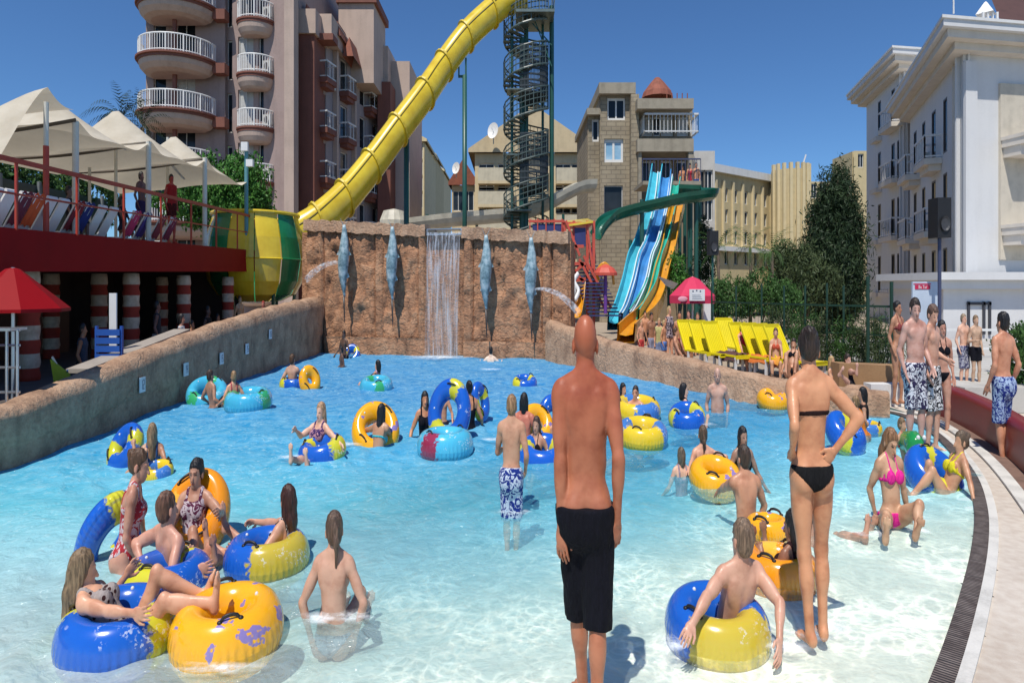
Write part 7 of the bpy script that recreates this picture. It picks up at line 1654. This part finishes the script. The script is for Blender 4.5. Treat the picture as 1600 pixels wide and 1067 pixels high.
person('person with very white back holding the arms out close to the waterfall', 767, 541, 26.5, 0, 1, 'm', skin=(.80, .62, .48), hair=('short', BLACKH), mode='swim')
person('small bather in blue on the bright blue ring below the rightmost fish', 816, 588, 20.6, -60, .7, 'f', skin=FAIR, hair=('short', DKH), wear=W(('shirt', ('plain', (.02, .05, .25)))), mode='float')
person('bather with sunburnt red back and black hair beside the wading boy', 819, 613, 12.6, 10, .95, 'm', lean=12, skin=(.58, .19, .12), hair=('bob', BLACKH), mode='wade', LH=(-.42, .35, .10))
person('girl with brown hair in the yellow ring between boy and bald man', 838, 650, 11.6, 200, .85, 'f', skin=(.54, .30, .20), hair=('long', (.06, .03, .02)), wear=W(('top', BLK), ('bottom', BLK)), mode='float', lean=-10)
person('dark head showing just left of the bald man beside the blue ring', 868, 636, 13.2, -30, .9, 'm', skin=TAN, hair=('short', BLACKH), mode='wade')
person('dark haired person farthest back right of the bald man in the yellow ring', 974, 598, 16.2, 150, .9, 'f', skin=TAN, hair=('bob', BLACKH), wear=W(('suit', BLK)), mode='wade')
person('person with pale shirt sitting in the yellow and blue ring', 993, 602, 15.0, -160, .9, 'm', skin=FAIR, hair=('short', DKH), wear=W(('trunks', ('floral', (.06, .2, .5), (.7, .7, .7)))), mode='float', lean=-12)
person('tanned person lounging with face turned in the yellow ring right of the bald man', 1011, 646, 12.9, -110, .9, 'm', lean=-30, skin=(.53, .27, .16), hair=('short', (.08, .05, .04)), mode='float')
person('dark haired girl in black in the blue ring with her legs hanging right', 1069, 598, 14.8, 100, .92, 'f', lean=-22, skin=PALE, hair=('bob', BLACKH), wear=W(('suit', BLK)), LF=('w', 1106, 664, 14.0), RF=('w', 1090, 660, 13.6), LH=(-.4, .0, .1), RH=('w', 1052, 656, 14.3), kneepole=(.1, .4, 1))
person('bald man standing to the waist in the pool near the right wall', 1121, 574, 15.6, 195, 1, 'm', skin=(.58, .34, .25), hair=None, LH=(-.22, .05, -.02), RH=(.22, .05, -.02), wear=W(('trunks', ('plain', (.1, .05, .04)))), fat=.12)
person('child with wet brown hair low in the water left of the yellow ring', 1064, 698, 10.4, -10, .72, 'f', skin=PALE, hair=('bob', (.12, .09, .06)), mode='wade', wear=W(('suit', ('plain', (.35, .25, .3)))))
person('girl with brown ponytail and bare arms reaching over the yellow ring', 1098, 664, 10.8, 5, .88, 'f', lean=8, skin=(.62, .33, .22), hair=('tail', (.10, .06, .035)), wear=W(('top', BLK), ('bottom', BLK)), LH=('w', 1072, 745, 10.2), RH=('w', 1118, 735, 10.6), LF=(-.12, -.1, -.8), RF=(.12, -.1, -.8))
person('bather with black hair and white goggles just above the kneeling man', 1161, 666, 10.2, 170, .85, 'f', skin=(.35, .2, .14), hair=('bob', BLACKH), wear=W(('suit', BLK)), mode='wade')
person('child resting in the yellow ring at the foot of the right rock wall', 1206, 584, 17.0, -150, .8, 'f', lean=-15, skin=(.62, .36, .27), hair=('short', BRH), mode='float', wear=W(('suit', ('plain', (.5, .2, .25)))))
person('dark haired woman in black at the shallow end behind the bikini woman', 1347, 604, 14.4, -70, .88, 'f', skin=(.48, .26, .16), hair=('bob', BLACKH), wear=W(('shirt', ('plain', (.02, .015, .015)))), mode='wade')
person('child in orange swimwear bending over the blue ring behind the bikini woman', 1336, 618, 13.2, -40, .72, 'f', lean=25, skin=(.55, .3, .18), hair=('short', (.25, .15, .07)), wear=W(('suit', ('plain', (.65, .2, .03)))), mode='wade')
# left and far
person('boy with dark hair and bare back sitting in the cyan wave ring', 329, 577, 16.3, 35, .85, 'm', skin=(.42, .22, .14), hair=('short', (.05, .03, .02)), lean=-10, mode='float')
person('fair haired child in red beside the boy in the cyan rings', 365, 579, 16.0, -40, .8, 'f', skin=FAIR, hair=('short', (.30, .18, .09)), wear=W(('suit', ('plain', (.5, .08, .1)))), mode='float', lean=-10)
person('man with bare back and brown hair on the far blue ring', 457, 553, 19.9, 10, .95, 'm', skin=(.56, .33, .23), hair=('short', BRH), mode='float', lean=-6, RH=(.35, .35, .1))
person('very dark silhouetted bather by the blue ring next to the rock wall', 537, 516, 28.0, -150, .92, 'm', skin=(.12, .07, .05), hair=('short', BLACKH), wear=W(('trunks', BLK)), mode='wade')
person('small dark bather in front of the one at the rock wall ring', 533, 541, 24.6, -120, .78, 'm', skin=(.14, .08, .06), hair=('short', BLACKH), wear=W(('trunks', BLK)), mode='wade', LH=(-.2, .2, .1), RH=(.2, .2, .1))
person('dark haired bather in purple reclining in the cyan and green ring', 590, 562, 20.0, -70, .9, 'f', lean=-25, skin=FAIR, hair=('bob', BLACKH), wear=W(('suit', ('floral', (.2, .03, .2), (.5, .4, .5)))), mode='float')
person('bather with wet fair hair hugging the lime ring behind the red suit woman', 238, 660, 10.9, -25, .85, 'f', lean=-4, skin=(.50, .27, .17), hair=('long', (.24, .15, .08)), wear=W(('suit', ('plain', (.03, .08, .2)))), LF=('w', 205, 690, 10.2), RF=('w', 214, 700, 10.0), kneepole=(.1, .4, 1), RH=('w', 262, 735, 10.6), LH=('w', 205, 735, 10.6))
# the shallow right end
person('girl in bright pink bikini sitting in the wet shallows, knees apart', 1396, 672, 8.2, 172, .93, 'f', lean=-6, skin=(.56, .33, .20), hair=('long', (.22, .11, .05)), wear=W(('top', ('plain', (.80, .03, .30))), ('bottom', ('plain', (.80, .03, .30)))), LF=('w', 1432, 832, 7.6), RF=('w', 1384, 838, 7.55), LH=('w', 1420, 808, 8.4), RH=('w', 1368, 805, 8.4), kneepole=(.35, .5, .6), head=(0, 24))
person('woman in lemon bikini lying on her side, propped on a straight arm', 1501, 672, 9.7, -88, .93, 'f', lean=-26, skin=(.55, .29, .17), hair=('bun', (.12, .08, .05)), wear=W(('top', ('plain', (.75, .65, .03))), ('bottom', ('plain', (.02, .02, .03)))), RH=('w', 1478, 722, 10.1), LH=('w', 1524, 792, 9.1), LF=('w', 1425, 775, 9.6), RF=('w', 1430, 780, 9.9), elbow=(.2, -.9, -.2), kneepole=(0, .3, .5), gap=1)
person('tall man with hairy chest in navy white floral shorts at the shore', 1431, 466, 11.9, 172, 1.05, 'm', skin=(.58, .33, .26), hair=('short', DKH), wear=W(('shorts', ('floral', (.03, .025, .07), (.68, .68, .72)))), fat=.12, head=(20, 12), LH=(-.22, .14, .0), RH=(.24, .06, -.04))
person('man with black and white shorts looking down right of the hairy man', 1461, 477, 12.0, 150, 1.02, 'm', skin=(.60, .34, .24), hair=('short', (.12, .07, .05)), wear=W(('shorts', ('floral', (.015, .015, .02), (.70, .70, .70)))), head=(25, 22), LH=(-.2, .18, .12), RH=(.24, .05, -.03))
person('slim tanned girl standing behind the hairy man, arm bent', 1403, 470, 16.2, 160, .95, 'f', skin=(.48, .24, .14), hair=('bun', BLACKH), wear=W(('bottom', ('plain', (.2, .12, .03))), ('top', ('plain', (.25, .05, .05)))), LH=(-.15, .2, .15), RH=(.2, .05, -.05))
person('dark haired woman mostly hidden behind the two men at the shore', 1472, 500, 13.6, 190, .93, 'f', skin=(.56, .30, .21), hair=('bob', BLACKH), wear=W(('bottom', BLK), ('top', BLK)))
person('small girl in red sitting behind the girl in the pink bikini', 1410, 652, 11.2, 160, .68, 'f', skin=(.55, .32, .2), hair=('short', (.2, .12, .06)), wear=W(('top', ('plain', (.55, .03, .03))), ('bottom', ('plain', (.55, .03, .03)))), mode='sit')
person('young man in blue patterned shorts standing on the kerb, back turned', 1566, 487, 11.45, -12, 1.0, 'm', skin=(.58, .27, .16), hair=('short', BLACKH), wear=W(('shorts', ('floral', (.02, .035, .20), (.35, .45, .62)))), LH=(-.25, .06, -.04), RH=(.24, .04, -.04), LF=(-.06, -.05, -.88), RF=(.09, .06, -.88))
person('pale boy in grey patterned shorts on the raised deck', 1506, 490, 16.6, 170, .72, 'm', skin=PALE, hair=('short', (.3, .22, .14)), wear=W(('shorts', ('floral', (.06, .06, .14), (.4, .4, .45)))))
person('boy in black trunks on the raised deck, right of the pale boy', 1525, 492, 16.4, 178, .71, 'm', skin=(.55, .36, .24), hair=('short', (.2, .13, .07)), wear=W(('trunks', BLK)), RH=(.16, .2, .2))
# on the loungers and around
person('woman in red on the loungers, between the two yellow clusters', 1160, 503, 20.9, 170, .92, 'f', lean=-12, skin=(.60, .30, .2), hair=('short', DKH), wear=W(('suit', ('plain', (.55, .02, .06)))), mode='chair')
person('sunbather with bent knees on the last yellow loungers', 1240, 528, 18.8, -150, .95, 'f', lean=-40, skin=(.54, .28, .17), hair=('short', DKH), wear=W(('bottom', BLK), ('top', BLK)), mode='lounge', LF=(-.12, .5, .0), RF=(.12, .5, .0))
person('sitting person with bent pale knees and dark clothes behind the bikini woman', 1325, 552, 17.6, 165, .95, 'm', lean=-30, skin=(.60, .36, .28), hair=('short', DKH), wear=W(('shirt', ('plain', (.02, .02, .025))), ('trunks', ('plain', (.3, .3, .32)))), LF=('w', 1308, 580, 17.0), RF=('w', 1338, 582, 17.0), kneepole=(.25, .2, 1))
for px, yh, d, yaw, s, sex, sk, hr, wr, md, lb in (
    (1018, 488, 26, 160, .9, 'm', BROWN, ('short', BLACKH), W(('trunks', ('plain', (.3, .3, .4)))), 'stand', 'brown skinned person standing at the foot of the orange slide'),
    (1030, 497, 25.6, 200, .8, 'm', FAIR, ('short', BLH), W(('shirt', ('plain', (.5, .45, .2))), ('trunks', ('plain', (.2, .25, .4)))), 'stand', 'child in yellowish shirt near the orange slide end'),
    (1046, 478, 25.2, 150, .95, 'f', FAIR, ('long', BLH), W(('shirt', ('floral', (.05, .03, .05), (.5, .4, .4)))), 'stand', 'woman with long fair hair at the left edge of the pink parasol'),
    (1062, 486, 25.8, 190, .95, 'm', TAN, ('short', DKH), W(('trunks', ('plain', (.25, .02, .04)))), 'stand', 'man in dark red trunks under the pink parasol'),
    (1076, 484, 25.0, 210, .92, 'f', (.6, .3, .22), ('bob', DKH), W(('suit', ('plain', (.35, .03, .06)))), 'stand', 'woman in a dark red suit under the pink parasol'),
    (1056, 512, 22.6, 120, .9, 'm', (.55, .28, .18), ('short', BRH), W(('trunks', BLK)), 'chair', 'sitting man with his legs stretched left of the loungers'),
    (1008, 486, 30.0, 190, .85, 'm', TAN, ('short', DKH), W(('trunks', BLK)), 'stand', 'swimmer standing at the bottom of the orange slide'),
    (1038, 500, 24.2, 130, .7, 'm', TAN, ('short', BLH), W(('trunks', ('plain', (.1, .2, .5)))), 'stand', 'small child in blue trunks just left of the parasol crowd'),
    (1068, 500, 24.0, 170, .9, 'f', BROWN, ('long', DKH), W(('suit', ('plain', (.4, .02, .04)))), 'chair', 'woman in a red swimsuit sitting below the pink parasol'),
    (1090, 488, 25.6, 190, .92, 'm', FAIR, ('short', BRH), W(('shirt', ('plain', (.45, .1, .12))), ('trunks', BLK)), 'stand', 'man in dull red shirt below the lettered panel of the parasol'),
    (1212, 512, 19.4, -160, .85, 'f', (.6, .33, .2), ('short', BRH), W(('top', ('plain', (.6, .1, .05))), ('bottom', ('plain', (.6, .1, .05)))), 'chair', 'child in orange red bikini sitting on the right hand loungers'),
    (1300, 556, 17.9, 150, .85, 'f', (.58, .32, .2), ('long', BLH), W(('suit', ('plain', (.1, .1, .12)))), 'chair', 'fair haired woman sitting low behind the shoulder of the bikini woman'),
    (1002, 500, 28.6, 150, .75, 'm', FAIR, ('short', BLH), W(('trunks', ('plain', (.5, .05, .05)))), 'stand', 'child in red trunks beside the lowest end of the orange slide'),
    (926, 378, 32.6, 170, .75, 'f', FAIR, ('short', DKH), W(('suit', ('plain', (.1, .2, .5)))), 'stand', 'child in blue on the platform under the yellow canopy'),
    (300, 500, 22.0, 100, .9, 'm', BROWN, ('short', BLACKH), W(('shirt', ('plain', (.25, .02, .03))), ('shorts', BLK)), 'stand', 'man in dark red shirt beside the woman in the white shirt'),
    (340, 490, 25.5, 90, .9, 'f', BROWN, ('long', BLACKH), W(('shirt', ('plain', (.3, .3, .32))), ('shorts', BLK)), 'stand', 'grey shirted person under the far end of the terrace'),
    (130, 505, 17.5, 70, .9, 'm', BROWN, ('short', BLACKH), W(('shirt', ('plain', (.06, .08, .12))), ('shorts', BLK)), 'stand', 'dim standing guest between the two nearest striped pillars'),
    (893, 404, 33.0, 170, .8, 'm', (.5, .26, .16), ('short', DKH), W(('trunks', ('plain', (.5, .04, .04)))), 'stand', 'child climbing on the red play tower'),
    (1066, 258, 41.9, 180, .9, 'm', TAN, ('short', DKH), W(('trunks', BLK)), 'stand', 'rider waiting at the left of the racing slide platform'),
    (1078, 255, 41.8, 190, .92, 'f', FAIR, ('short', DKH), W(('suit', ('plain', (.4, .03, .05)))), 'stand', 'rider in red waiting on the racing slide platform'),
    (1088, 254, 42.0, 200, .95, 'm', FAIR, ('short', DKH), W(('trunks', ('plain', (.05, .1, .3)))), 'stand', 'rightmost rider on the racing slide platform'),
    (221, 268, 22.0, 100, .88, 'm', (.13, .06, .05), ('short', BLACKH), W(('trunks', ('plain', (.03, .02, .08)))), 'stand', 'dark skinned man standing on the terrace under the third sail'),
    (268, 272, 24.2, 120, .96, 'm', (.40, .05, .035), ('short', BLACKH), W(('shirt', ('plain', (.35, .02, .02))), ('trunks', ('plain', (.08, .01, .01)))), 'stand', 'man in red shirt standing on the terrace left of the last sail post'),
    (108, 290, 18.6, 90, .9, 'f', (.16, .09, .07), ('short', BLACKH), W(('shirt', ('plain', (.02, .02, .03)))), 'chair', 'person in dark clothes sitting on the terrace behind the orange towel'),
    (190, 306, 22, 90, .9, 'f', (.16, .09, .07), ('bob', BLACKH), W(('shirt', ('plain', (.02, .02, .05)))), 'chair', 'dark haired person sitting on the terrace near the navy towel'),
    (284, 490, 21.0, 80, .92, 'f', (.4, .2, .14), ('bob', BLACKH), W(('shirt', ('plain', (.72, .72, .72)))), 'stand', 'woman in white shirt behind the left pool wall'),
    (325, 478, 24.5, 90, 1.0, 'm', (.1, .06, .05), ('short', BLACKH), W(('shirt', ('plain', (.02, .02, .02))), ('shorts', BLK)), 'stand', 'man in black in the shade near the end of the bar'),
    (246, 470, 21.5, 60, .95, 'm', (.2, .1, .08), ('short', BLACKH), W(('shirt', ('plain', (.05, .05, .06))), ('shorts', ('plain', (.4, .4, .4)))), 'stand', 'dim person with light shorts in the shade of the bar'),
    (375, 462, 28.5, 120, .9, 'm', (.55, .38, .22), ('short', BRH), W(('trunks', ('plain', (.4, .3, .15)))), 'stand', 'small light figure standing below the bowl slide'),
    (411, 470, 26.5, 180, .8, 'f', (.5, .2, .15), ('short', (.3, .03, .02)), W(('shirt', ('plain', (.62, .03, .02)))), 'stand', 'person in bright red behind the left wall near its far corner')):
    person(lb, px, yh, d, yaw, s, sex, skin=sk, hair=hr, wear=wr, mode=md)

VF, FF_, UF = [], [], []
for (px, py, rx, ry) in ((803, 808, .30, .22), (1262, 1003, .30, .18), (1300, 992, .25, .16), (1058, 1020, .28, .2), (1228, 1022, .28, .18), (500, 978, .25, .2), (552, 975, .25, .2), (1365, 845, .3, .2), (1438, 838, .22, .15), (345, 1058, .5, .12), (545, 700, .35, .3), (460, 720, .4, .25), (1105, 668, .3, .25), (775, 692, .4, .25), (767, 580, .6, .4)):
    c = G(px, py); v_, f_, u_ = foam(c, rx, ry, .05); b_ = len(VF); VF += v_; FF_ += [tuple(b_ + i for i in q) for q in f_]; UF += u_
o = link_mesh('foam', VF, FF_, foamm, None, (0, 8, 0), uv=UF); tag(o, 'scattered froth where feet, hands and rings stir the water', 'foam', kind='stuff')
# ------------------------------------------------------------------ ripples spreading from everything that stands or floats in the water
me = water.data; nv = len(me.vertices); co = np.zeros(nv * 3); me.vertices.foreach_get('co', co); co = co.reshape(-1, 3)
srcs = []
for o_ in list(col.objects):
    if o_.parent is None and o_.get('category') in ('person', 'swim ring') and -9 < o_.location.x < 9 and 4 < o_.location.y < 30 and o_.location.z < .5:
        srcs.append((o_.location.x, o_.location.y, .42 if o_['category'] == 'swim ring' else .15))
for (x_, y_, r0) in srcs:
    r_ = np.hypot(co[:, 0] - x_, co[:, 1] - y_) - r0; m_ = (r_ > -.3) & (r_ < 2.2)
    co[m_, 2] += K * .016 * np.sin(r_[m_] * 2 * math.pi / .42 + x_) * np.exp(-np.abs(r_[m_]) / .55)
me.vertices.foreach_set('co', co.ravel()); me.update()
